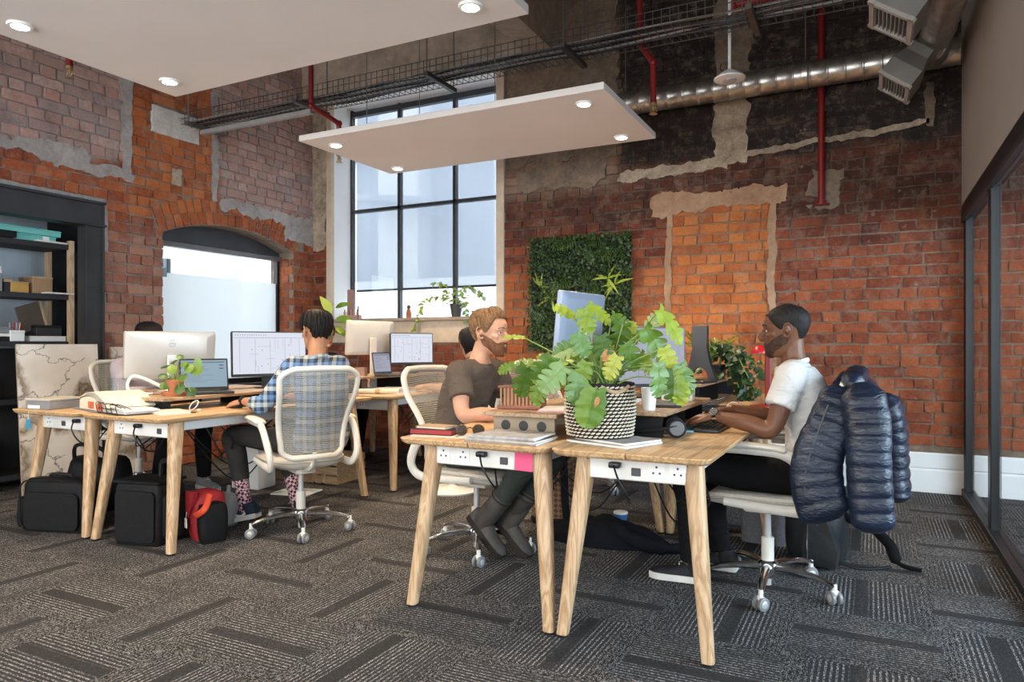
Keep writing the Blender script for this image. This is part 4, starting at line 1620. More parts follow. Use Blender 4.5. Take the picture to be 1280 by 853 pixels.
# ---------------------------------------------------------------- people
def fuse(mb, name, m, voxel, smooth=4, factor=0.5):
    """one continuous surface out of overlapping closed shapes"""
    me = mb.mesh('fuse_source', None, smooth=False)
    o = link('fuse_source', me)
    r = o.modifiers.new('r', 'REMESH')
    r.mode = 'VOXEL'
    r.voxel_size = voxel
    s = o.modifiers.new('s', 'SMOOTH')
    s.iterations = smooth
    s.factor = factor
    dg = bpy.context.evaluated_depsgraph_get()
    out = bpy.data.meshes.new_from_object(o.evaluated_get(dg))
    bpy.data.objects.remove(o)
    bpy.data.meshes.remove(me)
    out.name = name
    out.materials.clear()
    out.materials.append(m)
    for p in out.polygons:
        p.use_smooth = True
    return out


def skin_mat(name, c, c2, rough=0.5):
    t = NT(name, rough)
    co = t.coord()
    n = t.noise(co, 14, 4, 0.6)
    t.color(t.ramp(n, [(0.3, c), (0.7, c2)]))
    t.set('Specular IOR Level', 0.28)
    t.set('Subsurface Weight', 0.12)
    t.set('Subsurface Radius', (0.012, 0.005, 0.003))
    t.bump(t.noise(co, 420, 2), 0.10, 0.001)
    return t.m


def hair_mat(name, c, c2):
    t = NT(name, 0.6)
    t.set('Specular IOR Level', 0.25)
    co = t.coord()
    n = t.noise(t.mapping(co, (60, 150, 30)), 1.2, 3, 0.6)
    t.color(t.ramp(n, [(0.3, c), (0.75, c2)]))
    t.bump(n, 0.7, 0.006)
    return t.m


def cloth(name, c, var=0.12, bump=0.35, scale=10, wave=None):
    t = NT(name, 0.92)
    co = t.coord()
    n = t.noise(co, scale, 4, 0.6)
    t.color(t.ramp(n, [(0.3, tuple(v * (1 - var) for v in c)), (0.7, tuple(min(1, v * (1 + var)) for v in c))]))
    folds = t.noise(t.mapping(co, (7, 7, 16)), 1.0, 3, 0.5, 1.2)
    t.bump(t.math('ADD', t.math('MULTIPLY', folds, 1.0), t.math('MULTIPLY', t.noise(co, 500, 1), 0.06)), bump, 0.03)
    t.set('Specular IOR Level', 0.15)
    return t.m


HEAD_TAB = [(-0.119, 0.072, 0.030, 0.016), (-0.110, 0.085, 0.005, 0.032), (-0.095, 0.090, -0.020, 0.045), (-0.075, 0.0895, -0.045, 0.055),
            (-0.050, 0.091, -0.064, 0.0615), (-0.025, 0.089, -0.080, 0.067), (0.000, 0.085, -0.092, 0.0715), (0.020, 0.0925, -0.099, 0.0745),
            (0.050, 0.0905, -0.102, 0.0765), (0.075, 0.077, -0.094, 0.072), (0.095, 0.055, -0.075, 0.060), (0.108, 0.026, -0.048, 0.040), (0.115, -0.005, -0.018, 0.010)]


def head_slice(z):
    T_ = HEAD_TAB
    if z <= T_[0][0]:
        return T_[0][1:]
    for a, b in zip(T_, T_[1:]):
        if z <= b[0]:
            u = (z - a[0]) / (b[0] - a[0])
            return tuple(lerp(a[i], b[i], u) for i in (1, 2, 3))
    return T_[-1][1:]


def head_pt(th, z, off=0.0):
    xf, xb, hw = head_slice(z)
    c, s = math.cos(th), math.sin(th)
    e = 0.86
    cx, ax = (xf + xb) / 2, (xf - xb) / 2
    p = Vector((cx + (ax + off) * math.copysign(abs(c) ** e, c), (hw + off) * math.copysign(abs(s) ** e, s), z))
    return p


def head_into(mb, M):
    rings = [[M @ head_pt(2 * PI * k / 28, z) for k in range(28)] for z in [t_[0] for t_ in HEAD_TAB]]
    mb.ring_loft(rings)

    def T(pts, r, **kw):
        mb.tube([M @ Vector(p) for p in pts], r, **kw)
    # nose with wings, brow, lips, ears
    T([(0.083, 0, 0.016), (0.098, 0, -0.006), (0.111, 0, -0.026), (0.106, 0, -0.036), (0.088, 0, -0.040)], [0.008, 0.010, 0.0125, 0.012, 0.008], seg=10)
    for s in (-1, 1):
        T([(0.100, s * 0.010, -0.032), (0.088, s * 0.016, -0.034)], [0.008, 0.007], seg=8)
        T([(0.088, s * 0.012, 0.023), (0.084, s * 0.036, 0.025), (0.066, s * 0.055, 0.018)], [0.008, 0.0085, 0.006], seg=8)
        T([(0.072, s * 0.045, -0.020), (0.045, s * 0.063, -0.014)], [0.014, 0.008], seg=8)
        # ear: rim, bowl, lobe
        rim = [(0.000, s * 0.073, 0.012), (-0.012, s * 0.083, 0.029), (-0.030, s * 0.089, 0.026), (-0.036, s * 0.087, 0.004), (-0.026, s * 0.082, -0.018), (-0.010, s * 0.075, -0.032), (-0.002, s * 0.072, -0.022)]
        T(spline(rim, 4), 0.0052, seg=8)
        T([(-0.008, s * 0.066, 0.0), (-0.022, s * 0.079, 0.004)], [0.012, 0.016], seg=8)
    T([(0.084, -0.024, -0.067), (0.094, -0.010, -0.0625), (0.0955, 0, -0.064), (0.094, 0.010, -0.0625), (0.084, 0.024, -0.067)], [0.003, 0.0055, 0.005, 0.0055, 0.003], seg=8)
    T([(0.084, -0.022, -0.071), (0.0925, 0, -0.075), (0.084, 0.022, -0.071)], [0.003, 0.0065, 0.003], seg=8)
    T([(0.082, -0.014, -0.105), (0.086, 0, -0.106), (0.082, 0.014, -0.105)], 0.012, seg=8)


def hair_mesh(m, M, low, off, seed=1, rough=0.004, levels=9, topz=0.116, seg=40, locks=0):
    """cap of hair from a hairline low(theta) up to the crown; off(theta, s) thickness"""
    rr = random.Random(seed)
    mb = MB()
    rings = []
    for k in range(levels + 1):
        s = k / levels
        ring = []
        for i in range(seg):
            th = 2 * PI * i / seg
            t_ = th if th <= PI else th - 2 * PI
            z = lerp(low(t_), topz, s ** 0.9)
            o = off(t_, s) * (0.35 if k == 0 else 1)
            p = head_pt(th, min(z, 0.1145), o + (rough * noise.noise(Vector((math.cos(th) * 9, math.sin(th) * 9, s * 7 + seed))) if k else 0))
            p.z += off(t_, s) * s * s * 0.9
            ring.append(M @ p)
        rings.append(ring)
    for q in range(locks):
        th = rr.uniform(-PI, PI)
        z0 = lerp(low(th), topz, rr.uniform(0.02, 0.75) ** 1.2)
        pts = []
        for j in range(5):
            z = min(z0 + 0.014 * j, 0.113)
            s = max(0, (z - low(th)) / (topz - low(th)))
            th2 = th + (0.10 * j if th > 0 else -0.10 * j) * (0.8 if abs(th) < 1.2 else 0.2)
            p = head_pt(th2, z, off(th2, s) + 0.0005 + 0.0012 * j)
            p.z += off(th2, s) * s * s * 0.9
            pts.append(M @ p)
        mb.tube(pts, [0.0045, 0.0055, 0.005, 0.004, 0.0015], 5)
    rings.insert(0, [M @ head_pt(2 * PI * i / seg, low((2 * PI * i / seg) if i <= seg / 2 else 2 * PI * i / seg - 2 * PI), -0.006) for i in range(seg)])
    mb.ring_loft(rings)
    return mb.mesh('hair', m)


def beard_mesh(m, M, thick, top_side=-0.004, seed=2):
    mb = MB()
    n, h = 30, 8
    outer, inner = [], []
    for j in range(h + 1):
        ro, ri = [], []
        for i in range(n + 1):
            th = math.radians(-108 + 216 * i / n)
            a = abs(math.degrees(th))
            zt = -0.048 if a < 22 else lerp(-0.048, -0.066, min(1, (a - 22) / 14)) if a < 36 else lerp(-0.066, top_side, min(1, (a - 36) / 60))
            z = lerp(-0.121, zt, j / h) if a < 80 else lerp(-0.085 + 0.001 * (a - 80), zt, j / h)
            e = thick * (0.3 if j == h or i in (0, n) else 1.0) * (1.35 if j < 3 else 1.0)
            ro.append(M @ (head_pt(th, z, e + 0.002 * noise.noise(Vector((th * 8, z * 90, seed)))) - Vector((0, 0, thick * 0.8 * (1 - j / h)))))
            ri.append(M @ head_pt(th, z, -0.007))
        outer.append(ro)
        inner.append(ri)
    for j in range(h + 1):
        outer[j] = outer[j] + list(reversed(inner[j]))
    mb.ring_loft(outer, True, True)
    return mb.mesh('beard', m)


def hand_into(mb, wrist, tips, up, curl=0.35, thumb_side=1, spread=0.010):
    """palm, four jointed fingers of different length and a thumb; up = back of the hand"""
    wrist, tips, up = Vector(wrist), Vector(tips), Vector(up)
    d = (tips - wrist).normalized()
    up = (up - d * up.dot(d)).normalized()
    s = d.cross(up) * thumb_side
    R = Matrix((d, s, up)).transposed().to_4x4()
    M = Matrix.Translation(wrist) @ R

    def P(x, y, z):
        return M @ Vector((x, y, z))
    # palm as a flattened loft from the wrist to the knuckles
    rings = []
    for x, hw, ht, z in ((-0.02, 0.026, 0.020, 0), (0.01, 0.028, 0.017, 0), (0.04, 0.037, 0.0155, 0.002), (0.075, 0.041, 0.014, 0.003), (0.092, 0.039, 0.011, 0.001)):
        rings.append([P(x, hw * math.cos(2 * PI * k / 14), z + ht * math.sin(2 * PI * k / 14)) for k in range(14)])
    mb.ring_loft(rings)
    for k, (ln, r) in enumerate(((0.070, 0.0088), (0.079, 0.0092), (0.073, 0.0087), (0.057, 0.0078))):
        y = 0.030 - 0.0200 * k
        fan = (1.5 - k) * spread
        x, z, a = 0.080, 0.003, 0.05
        pts, rad = [P(x, y, z)], [r * 1.1]
        for j, f_ in enumerate((0.44, 0.30, 0.26)):
            a += curl * (0.7 if j == 0 else 1.0)
            x += ln * f_ * math.cos(a)
            z -= ln * f_ * math.sin(a)
            y += fan * f_
            pts.append(P(x, y, z))
            rad.append(r * (1.0 - 0.09 * (j + 1)))
        mb.tube(pts, rad, 8)
        mb.ball(pts[-1], rad[-1] * 1.0, 8)
    th = [P(0.022, 0.022, -0.004), P(0.048, 0.046, -0.010), P(0.075, 0.056, -0.014), P(0.098, 0.055, -0.018)]
    mb.tube(th, [0.014, 0.0115, 0.0100, 0.0085], 8)
    mb.ball(th[-1], 0.0085, 8)


def limb(mb, pts, radii, n=6, seg=14):
    """radii given per control point, eased between them"""
    p = spline(pts, n)
    m_ = len(pts) - 1
    r = []
    for i in range(len(p)):
        u = i / n
        k = min(int(u), m_ - 1)
        w = u - k
        w = w * w * (3 - 2 * w)
        r.append(lerp(radii[k], radii[k + 1], w))
    mb.tube(p, r, seg)


def torso_into(mb, spine, f, s, grow=0.0, cut_low=None, cut_high=None):
    """spine: list of (point, half depth, half width)"""
    rings = []
    for p, a, b in spine:
        if cut_low is not None and p.z < cut_low or cut_high is not None and p.z > cut_high:
            continue
        ring = []
        for k in range(24):
            th = 2 * PI * k / 24
            c, sn = math.cos(th), math.sin(th)
            ring.append(p + f * ((a + grow) * math.copysign(abs(c) ** 0.85, c)) + s * ((b + grow) * math.copysign(abs(sn) ** 0.85, sn)))
        rings.append(ring)
    mb.ring_loft(rings)


def shoe(parent, ankle, toe_dir, m_up, m_sole, length=0.27, pitch=0.0, name='shoe', label=None, boot=0.0, sole_lo=None):
    """shoe under an ankle point; toe_dir horizontal; pitch tips the toe down"""
    d = Vector(toe_dir).normalized()
    s = Vector((0, 0, 1)).cross(d)
    up = Vector((0, 0, 1))
    if pitch:
        q = Matrix.Rotation(pitch, 3, s)
        d, up = q @ d, q @ up
    M = Matrix.Translation(ankle) @ Matrix((d, s, up)).transposed().to_4x4()
    L = length
    prof = [(-0.075, 0.030, 0.060), (-0.06, 0.036, 0.075), (-0.02, 0.038, 0.080), (0.03, 0.039, 0.066), (0.08, 0.043, 0.045), (0.13, 0.045, 0.034), (0.165, 0.040, 0.026), (0.19, 0.022, 0.014)]
    k_ = L / 0.27
    base = -0.085
    mb, sb = MB(), MB()
    rings, srings = [], []
    for x, hw, h in prof:
        x *= k_
        ring = []
        for i in range(16):
            a = PI * i / 15
            ring.append(M @ Vector((x, hw * math.cos(a) * (1 if math.sin(a) < 0.8 else 1), base + 0.022 + h * math.sin(a) ** 0.8)))
        rings.append(ring)
        srings.append([M @ Vector((x, yy * hw * 1.10, base + zz)) for yy, zz in ((1, 0.0), (1.03, 0.014), (1, 0.030), (-1, 0.030), (-1.03, 0.014), (-1, 0.0))])
    mb.ring_loft(rings)
    mb.tube([M @ Vector((-0.02, 0, -0.04)), M @ Vector((-0.018, 0, 0.015 + boot))], [0.044, 0.042 + boot * 0.06], 14)
    sb.ring_loft(srings)
    o = part(name, mb, m_up, parent, angle=60, label=label)
    part('sole', sb, m_sole, o, angle=50)
    lc = MB()
    for j in range(4):
        x = 0.03 + j * 0.022
        z = base + 0.022 + 0.066 - 0.0095 * j * 1.5 + 0.006
        lc.tube([M @ Vector((x * k_, -0.018, z - 0.004)), M @ Vector((x * k_ + 0.004, 0, z + 0.002)), M @ Vector((x * k_, 0.018, z - 0.004))], 0.0028, 6)
    part('laces', lc, m_sole if boot == 0 else m_up, o)
    return o, M


m_eye_white = plain('eye_white', (0.75, 0.72, 0.68), 0.25, var=0.02)
m_eye_dark = plain('eye_dark', (0.02, 0.014, 0.01), 0.2, var=0.05)


def person(label, root, face, hip, chest_fwd, head, head_yaw, arms, legs, skin, shirt, trouser, hair, sleeve=0.55, head_pitch=0.0, hem=0.10, scale_w=1.0,
           low=None, off=None, beard=None, sh_z=1.005, hairseed=1, locks=0, cuffs=True, hood=False):
    """root: where the figure sits; everything in world metres, kept relative to root.
    arms: {+1: (elbow, wrist, tips, up)}, +1 = left; legs: {+1: (knee, ankle, toe_dir, pitch)}"""
    O = Vector((root[0], root[1], 0))
    t = thing('person', label, 'person', O)
    f = Vector((math.cos(face), math.sin(face), 0))
    s = Vector((-f.y, f.x, 0))

    def W(p):
        return Vector(p) - O
    H = W(hip)
    N = H + f * chest_fwd
    hd = W(head)
    neck0 = Vector((N.x, N.y, sh_z + 0.035)) + f * 0.01
    spine = []
    for u, a, b in ((0.0, 0.10, 0.150), (0.12, 0.115, 0.170), (0.28, 0.112, 0.160), (0.45, 0.108, 0.148), (0.62, 0.112, 0.158), (0.80, 0.112, 0.172), (0.92, 0.098, 0.170), (1.0, 0.078, 0.130), (1.06, 0.058, 0.070)):
        z = lerp(H.z - 0.07, sh_z + 0.01, u)
        bow = -0.035 * math.sin(PI * min(1, u))
        c = H.lerp(N, u ** 1.4) + f * bow
        spine.append((Vector((c.x, c.y, z)), a * 0.93, b * scale_w))
    Mh = Matrix.Translation(hd) @ Matrix.Rotation(head_yaw, 4, 'Z') @ Matrix.Rotation(head_pitch, 4, 'Y')
    sh = {}
    for k in (1, -1):
        sh[k] = Vector((N.x, N.y, sh_z - 0.028)) + s * (k * 0.168 * scale_w) + f * 0.0
    # body: one continuous surface
    mb = MB()
    torso_into(mb, spine, f, s, -0.012)
    head_into(mb, Mh)
    nb = Mh @ Vector((-0.030, 0, -0.035))
    limb(mb, [neck0 - Vector((0, 0, 0.06)) - f * 0.015, neck0.lerp(nb, 0.45), nb], [0.064, 0.051, 0.048])
    limb(mb, [sh[-1], neck0 - Vector((0, 0, 0.030)) - f * 0.012, sh[1]], [0.045, 0.052, 0.045])
    for k, (el, wr, tip, up) in arms.items():
        el, wr, tip = W(el), W(wr), W(tip)
        limb(mb, [sh[k] - s * (k * 0.03), sh[k].lerp(el, 0.4), el, el.lerp(wr, 0.4), wr], [0.052, 0.046, 0.038, 0.038, 0.025])
        hand_into(mb, wr, tip, up, 0.30, thumb_side=(1 if k < 0 else -1))
    for k, (kn, an, td, pt) in legs.items():
        kn, an = W(kn), W(an)
        hj = H + s * (k * 0.085) - Vector((0, 0, 0.02))
        limb(mb, [hj, hj.lerp(kn, 0.5), kn, kn.lerp(an, 0.35), an], [0.066, 0.058, 0.046, 0.046, 0.034])
        mb.ball(an - Vector((0, 0, 0.02)), (0.034, 0.034, 0.036), 10)
    body = link('body', fuse(mb, 'body', skin, 0.0048, 3), t)
    # eyes
    for k in (1, -1):
        e = part('eye', MB().ball(Mh @ Vector((0.0695, k * 0.031, 0.004)), 0.0115, 12), m_eye_white, body)
        part('iris', MB().ball(Mh @ Vector((0.0775, k * 0.0315, 0.004)), 0.0052, 10), m_eye_dark, e)
    eb = MB()
    for k in (1, -1):
        eb.tube(spline([Mh @ Vector((0.0935, k * 0.012, 0.026)), Mh @ Vector((0.0905, k * 0.030, 0.031)), Mh @ Vector((0.074, k * 0.051, 0.025))], 4), 0.0040, 6)
    part('eyebrows', eb, hair, body)
    # shirt
    mb = MB()
    torso_into(mb, spine, f, s, 0.010, cut_high=sh_z + 0.03)
    limb(mb, [sh[-1] + s * 0.02, neck0 - Vector((0, 0, 0.050)) - f * 0.012 , sh[1] - s * 0.02], [0.062, 0.068, 0.062])
    for k, (el, wr, tip, up) in arms.items():
        el, wr = W(el), W(wr)
        if sleeve <= 1.0:
            end = sh[k].lerp(el, sleeve)
            limb(mb, [sh[k] - s * (k * 0.05) - Vector((0, 0, 0.0)), sh[k] + s * (k * 0.008), sh[k].lerp(el, sleeve * 0.6), end], [0.066, 0.066, 0.066, 0.068])
        else:
            end = el.lerp(wr, sleeve - 1)
            limb(mb, [sh[k] - s * (k * 0.05), sh[k] + s * (k * 0.008), sh[k].lerp(el, 0.5), el, el.lerp(end, 0.5), end], [0.066, 0.064, 0.060, 0.055, 0.048, 0.044])
    if hood:
        mb.tube(spline([neck0 + f * 0.06, neck0 + s * 0.085, neck0 - f * 0.09 - Vector((0, 0, 0.03)), neck0 - s * 0.085], 5, True), 0.036, 10, loop=True)
    link('shirt', fuse(mb, 'shirt', shirt, 0.0085, 5), t)
    col = MB()
    cr = [neck0 + f * (0.064 * math.cos(2 * PI * k / 20) + 0.000) + s * (0.070 * math.sin(2 * PI * k / 20)) + Vector((0, 0, -0.020 - 0.026 * math.cos(2 * PI * k / 20))) for k in range(20)]
    if not hood:
        part('collar', col.tube(cr, 0.0085, 8, loop=True, flat=1.5, up=(0, 0, 1)), shirt, t)
    # trousers
    mb = MB()
    torso_into(mb, [(p, a, b) for p, a, b in spine if p.z < H.z + 0.06], f, s, 0.006)
    for k, (kn, an, td, pt) in legs.items():
        kn, an = W(kn), W(an)
        hj = H + s * (k * 0.085) - Vector((0, 0, 0.02))
        end = kn.lerp(an, 1 - hem)
        limb(mb, [hj, hj.lerp(kn, 0.5), kn, kn.lerp(end, 0.4), end], [0.088, 0.078, 0.064, 0.062, 0.053])
    link('trousers', fuse(mb, 'trousers', trouser, 0.0095, 4), t)
    if low:
        part('hair', hair_mesh(hair, Mh, low, off, hairseed, locks=locks), None, t)
    if beard:
        part('beard', beard_mesh(beard[0], Mh, beard[1]), None, t)
    return t, O, Mh


def hl(front, temple, side, nape):
    """hairline height round the head"""
    def g(th):
        a = abs(math.degrees(th))
        P = [(0, front), (35, front - 0.002), (52, temple), (72, 0.02), (84, side), (100, side + 0.03), (118, side + 0.012), (140, nape + 0.012), (180, nape)]
        for (a0, v0), (a1, v1) in zip(P, P[1:]):
            if a <= a1:
                return lerp(v0, v1, (a - a0) / (a1 - a0))
        return nape
    return g


sk_dark = skin_mat('skin_deep_brown', (0.125, 0.052, 0.028), (0.175, 0.078, 0.044), 0.42)
sk_fair = skin_mat('skin_fair', (0.52, 0.27, 0.17), (0.62, 0.35, 0.24))
sk_tan = skin_mat('skin_tan', (0.34, 0.165, 0.09), (0.42, 0.21, 0.12))
h_black = hair_mat('hair_black', (0.004, 0.003, 0.003), (0.014, 0.010, 0.009))
h_short = hair_mat('hair_cropped_black', (0.005, 0.004, 0.004), (0.020, 0.015, 0.013))
h_stubble = hair_mat('stubble_dark', (0.030, 0.016, 0.011), (0.075, 0.036, 0.022))
h_blond = hair_mat('hair_light_brown', (0.10, 0.050, 0.022), (0.34, 0.19, 0.085))
h_beard = hair_mat('beard_auburn', (0.10, 0.042, 0.018), (0.22, 0.105, 0.05))
h_brown = hair_mat('hair_brown', (0.07, 0.032, 0.016), (0.16, 0.075, 0.036))
c_white = cloth('cotton_white', (0.62, 0.61, 0.60), 0.04, 0.7)
c_taupe = cloth('cotton_taupe', (0.115, 0.088, 0.068), 0.10, 0.7)
c_black = cloth('trousers_black', (0.008, 0.008, 0.009), 0.2, 0.5)
c_char = cloth('trousers_charcoal', (0.034, 0.032, 0.029), 0.2, 0.5)
c_olive = cloth('trousers_dark_olive', (0.040, 0.046, 0.040), 0.2, 0.5)
c_hoodie = cloth('hoodie_lilac_grey', (0.40, 0.35, 0.38), 0.12, 0.7)
c_dark_top = cloth('top_dark', (0.03, 0.03, 0.034), 0.2, 0.5)


def plaid():
    t = NT('plaid_shirt_cloth', 0.9)
    s = t.sep(t.coord())
    d1 = t.math('ADD', s[0], t.math('MULTIPLY', s[1], 0.75))
    wob = t.math('MULTIPLY', t.noise(t.coord(), 5, 2), 0.02)
    hz = t.math('FRACT', t.math('MULTIPLY', t.math('ADD', s[2], wob), 10.5))
    vt = t.math('FRACT', t.math('MULTIPLY', t.math('ADD', d1, wob), 10.5))
    st = [(0.0, (0.42, 0.47, 0.46)), (0.24, (0.42, 0.47, 0.46)), (0.27, (0.035, 0.055, 0.10)), (0.42, (0.035, 0.055, 0.10)), (0.45, (0.13, 0.24, 0.46)), (0.72, (0.13, 0.24, 0.46)), (0.75, (0.025, 0.035, 0.06)), (1.0, (0.025, 0.035, 0.06))]
    col = t.mix(0.45, t.ramp(hz, st, 'CONSTANT'), t.ramp(vt, st, 'CONSTANT'))
    t.color(col)
    t.bump(t.noise(t.mapping(t.coord(), (7, 7, 16)), 1.0, 3, 0.5, 1.2), 0.6, 0.03)
    return t.m


c_plaid = plaid()
m_boot = plain('boot_worn_leather', (0.050, 0.042, 0.034), 0.65, var=0.5, scale=12, bump=0.5, bscale=30)
m_shoe_black = plain('shoe_black', (0.014, 0.014, 0.016), 0.6, bump=0.3)
m_shoe_navy = plain('shoe_navy', (0.018, 0.022, 0.035), 0.75, bump=0.3, bscale=200)
m_sole_white = plain('sole_offwhite', (0.62, 0.60, 0.56), 0.6)
m_sole_dark = plain('sole_dark', (0.025, 0.02, 0.017), 0.8)
m_shoe_grey = plain('shoe_grey', (0.20, 0.20, 0.21), 0.8)
UP = (0, 0, 1)

# the man in the white t-shirt on the right
FR = math.radians(180)
legs = {1: ((-0.76, 3.33, 0.535), (-0.75, 3.345, 0.093), (-1, -0.03, 0), 0), -1: ((-0.74, 3.56, 0.535), (-0.66, 3.60, 0.093), (-1, 0.05, 0), 0)}
t, O, Mh = person('man in a white t-shirt with cropped black hair typing at the right desk', (-0.25, 3.43), FR, (-0.25, 3.43, 0.555), 0.055, (-0.345, 3.43, 1.182), FR,
                  {1: ((-0.375, 3.185, 0.762), (-0.615, 3.225, 0.800), (-0.78, 3.26, 0.775), UP), -1: ((-0.385, 3.68, 0.765), (-0.62, 3.60, 0.800), (-0.78, 3.555, 0.775), UP)},
                  legs, sk_dark, c_white, c_black, h_short, 0.60, 0.03, 0.02, 1.02,
                  hl(0.070, 0.052, 0.000, -0.045), lambda th, s: 0.0045 + 0.004 * s, beard=(h_stubble, 0.0012), sh_z=1.01)
for k, (kn, an, td, pt) in legs.items():
    o, M = shoe(t, Vector(an) - O, td, m_shoe_black, m_sole_white, 0.28)
wr = Vector((-0.615, 3.225, 0.800)) - O
dr = Vector((-0.165, 0.035, -0.025)).normalized()
wt = part('wristwatch', MB().tube([wr - dr * 0.012, wr + dr * 0.010], 0.0315, 20), m_chrome, t, label='steel wristwatch')
nrm = Vector((-0.1, -0.75, 0.65)).normalized()
part('watch_face', MB().tube([wr + nrm * 0.024, wr + nrm * 0.036, wr + nrm * 0.038], [0.021, 0.021, 0.017], 20), m_chrome, wt)
part('dial', MB().tube([wr + nrm * 0.0375, wr + nrm * 0.0392], [0.0165, 0.0165], 20), m_socket, wt)

# the bearded man in the brown t-shirt
FB = math.radians(-4)
legs = {-1: ((-1.53, 3.22, 0.545), (-1.80, 3.26, 0.205), (1, -0.1, 0), 0.75), 1: ((-1.50, 3.44, 0.545), (-1.70, 3.36, 0.190), (1, -0.12, 0), 0.70)}
t, O, Mh = person('bearded man with light brown hair in a brown t-shirt', (-2.02, 3.35), FB, (-2.02, 3.35, 0.555), 0.115, (-1.835, 3.36, 1.183), math.radians(-2),
                  {-1: ((-1.84, 3.085, 0.765), (-1.60, 3.13, 0.772), (-1.44, 3.16, 0.765), UP), 1: ((-1.82, 3.61, 0.765), (-1.58, 3.52, 0.772), (-1.42, 3.48, 0.765), UP)},
                  legs, sk_fair, c_taupe, c_olive, h_blond, 0.62, 0.04, 0.30, 1.05,
                  hl(0.084, 0.066, -0.008, -0.062), lambda th, s: 0.007 + 0.015 * s + (0.012 * s if abs(th) < 1.0 else 0), beard=(h_beard, 0.0062), sh_z=1.0, hairseed=4, locks=230)
for k, (kn, an, td, pt) in legs.items():
    an, kn = Vector(an) - O, Vector(kn) - O
    o, M = shoe(t, an, td, m_boot, m_sole_dark, 0.285, pt, 'boot', None, 0.13)
    u_ = (kn - an).normalized()
    part('shaft', MB().tube([M @ Vector((0.0, 0, -0.05)), M @ Vector((-0.005, 0, -0.015)), an + u_ * 0.05, an + u_ * 0.10, an + u_ * 0.155, an + u_ * 0.165], [0.046, 0.052, 0.053, 0.054, 0.059, 0.055], 18), m_boot, o, angle=60)
    part('shaft_cuff', MB().tube([an + u_ * 0.150, an + u_ * 0.158], 0.061, 18), m_sole_dark, o)

# the man in the plaid shirt, seen from behind
FP = math.radians(172)
legs = {1: ((-3.56, 3.16, 0.55), (-3.47, 3.17, 0.118), (-0.95, -0.25, 0), 0.22), -1: ((-3.50, 3.50, 0.55), (-3.33, 3.47, 0.090), (-1, -0.05, 0), 0)}
t, O, Mh = person('man in a blue plaid shirt seen from behind at the left bench', (-2.98, 3.30), FP, (-2.98, 3.30, 0.555), 0.03, (-3.07, 3.36, 1.200), math.radians(158),
                  {1: ((-3.20, 3.06, 0.765), (-3.385, 3.09, 0.775), (-3.53, 3.12, 0.755), UP), -1: ((-3.20, 3.58, 0.765), (-3.45, 3.52, 0.775), (-3.60, 3.50, 0.76), UP)},
                  legs, sk_tan, c_plaid, c_char, h_black, 1.55, 0.10, 0.36, 1.05,
                  hl(0.066, 0.05, 0.0, -0.062), lambda th, s: 0.012 + 0.010 * s, sh_z=1.012, hairseed=6, locks=200)


def checks():
    t = NT('checked_sock', 0.9)
    co = t.coord()
    c = t.node('ShaderNodeTexChecker')
    t.link(t.mapping(co, (1, 1, 1), (0, 0.7, 0.78)), c.inputs['Vector'])
    c.inputs['Scale'].default_value = 62
    c.inputs['Color1'].default_value = (0.62, 0.36, 0.40, 1)
    c.inputs['Color2'].default_value = (0.022, 0.018, 0.022, 1)
    t.color(c.outputs[0])
    return t.m


m_sock = checks()
for k, (kn, an, td, pt) in legs.items():
    an = Vector(an) - O
    kn = Vector(kn) - O
    up = (kn - an).normalized()
    part('sock', MB().tube([an - up * 0.04, an + up * 0.02, an + up * 0.19], [0.040, 0.041, 0.047], 16), m_sock, t, label='pink and black checked sock')
    o, M = shoe(t, an, td, m_shoe_navy, m_sole_white, 0.28, pt)
    if k == 1:
        for sg in (1, -1):
            swoosh = [(0.0, 0.016), (0.018, 0.002), (0.042, 0.002), (0.125, 0.036), (0.05, 0.017), (0.028, 0.014), (0.010, 0.024), (0.008, 0.040)]
            sw = MB().prism([(x - 0.02, z - 0.062) for x, z in swoosh], sg * 0.0425 - 0.004, sg * 0.0425 + 0.004, 'Y', M)
            part('white_swoosh', sw, m_white, o, smooth=False)
wr = Vector((-3.40, 3.095, 0.775)) - O
part('wrist_strap', MB().tube([wr + Vector((0.012, 0, 0)), wr - Vector((0.012, 0, 0))], 0.033, 16), m_black_matte, t, label='black watch strap')

# three more people, mostly hidden by screens
FH = math.radians(-12)
legs = {1: ((-4.55, 3.74, 0.54), (-4.60, 3.80, 0.09), (1, -0.2, 0), 0), -1: ((-4.55, 3.45, 0.54), (-4.68, 3.46, 0.09), (1, -0.2, 0), 0)}
t, O, Mh = person('person in a lilac grey hoodie hidden behind the silver monitor', (-5.02, 3.58), FH, (-5.02, 3.58, 0.555), 0.06, (-4.93, 3.57, 1.165), FH,
                  {1: ((-4.82, 3.84, 0.765), (-4.60, 3.74, 0.775), (-4.45, 3.70, 0.76), UP), -1: ((-4.86, 3.30, 0.765), (-4.62, 3.34, 0.775), (-4.47, 3.36, 0.76), UP)},
                  legs, sk_tan, c_hoodie, c_black, h_black, 1.85, 0.1, 0.03, 1.1,
                  hl(0.06, 0.045, -0.01, -0.06), lambda th, s: 0.014 + 0.006 * s, sh_z=0.985, hairseed=8, hood=True)
for k, (kn, an, td, pt) in legs.items():
    shoe(t, Vector(an) - O, td, m_shoe_grey, m_sole_white, 0.27)

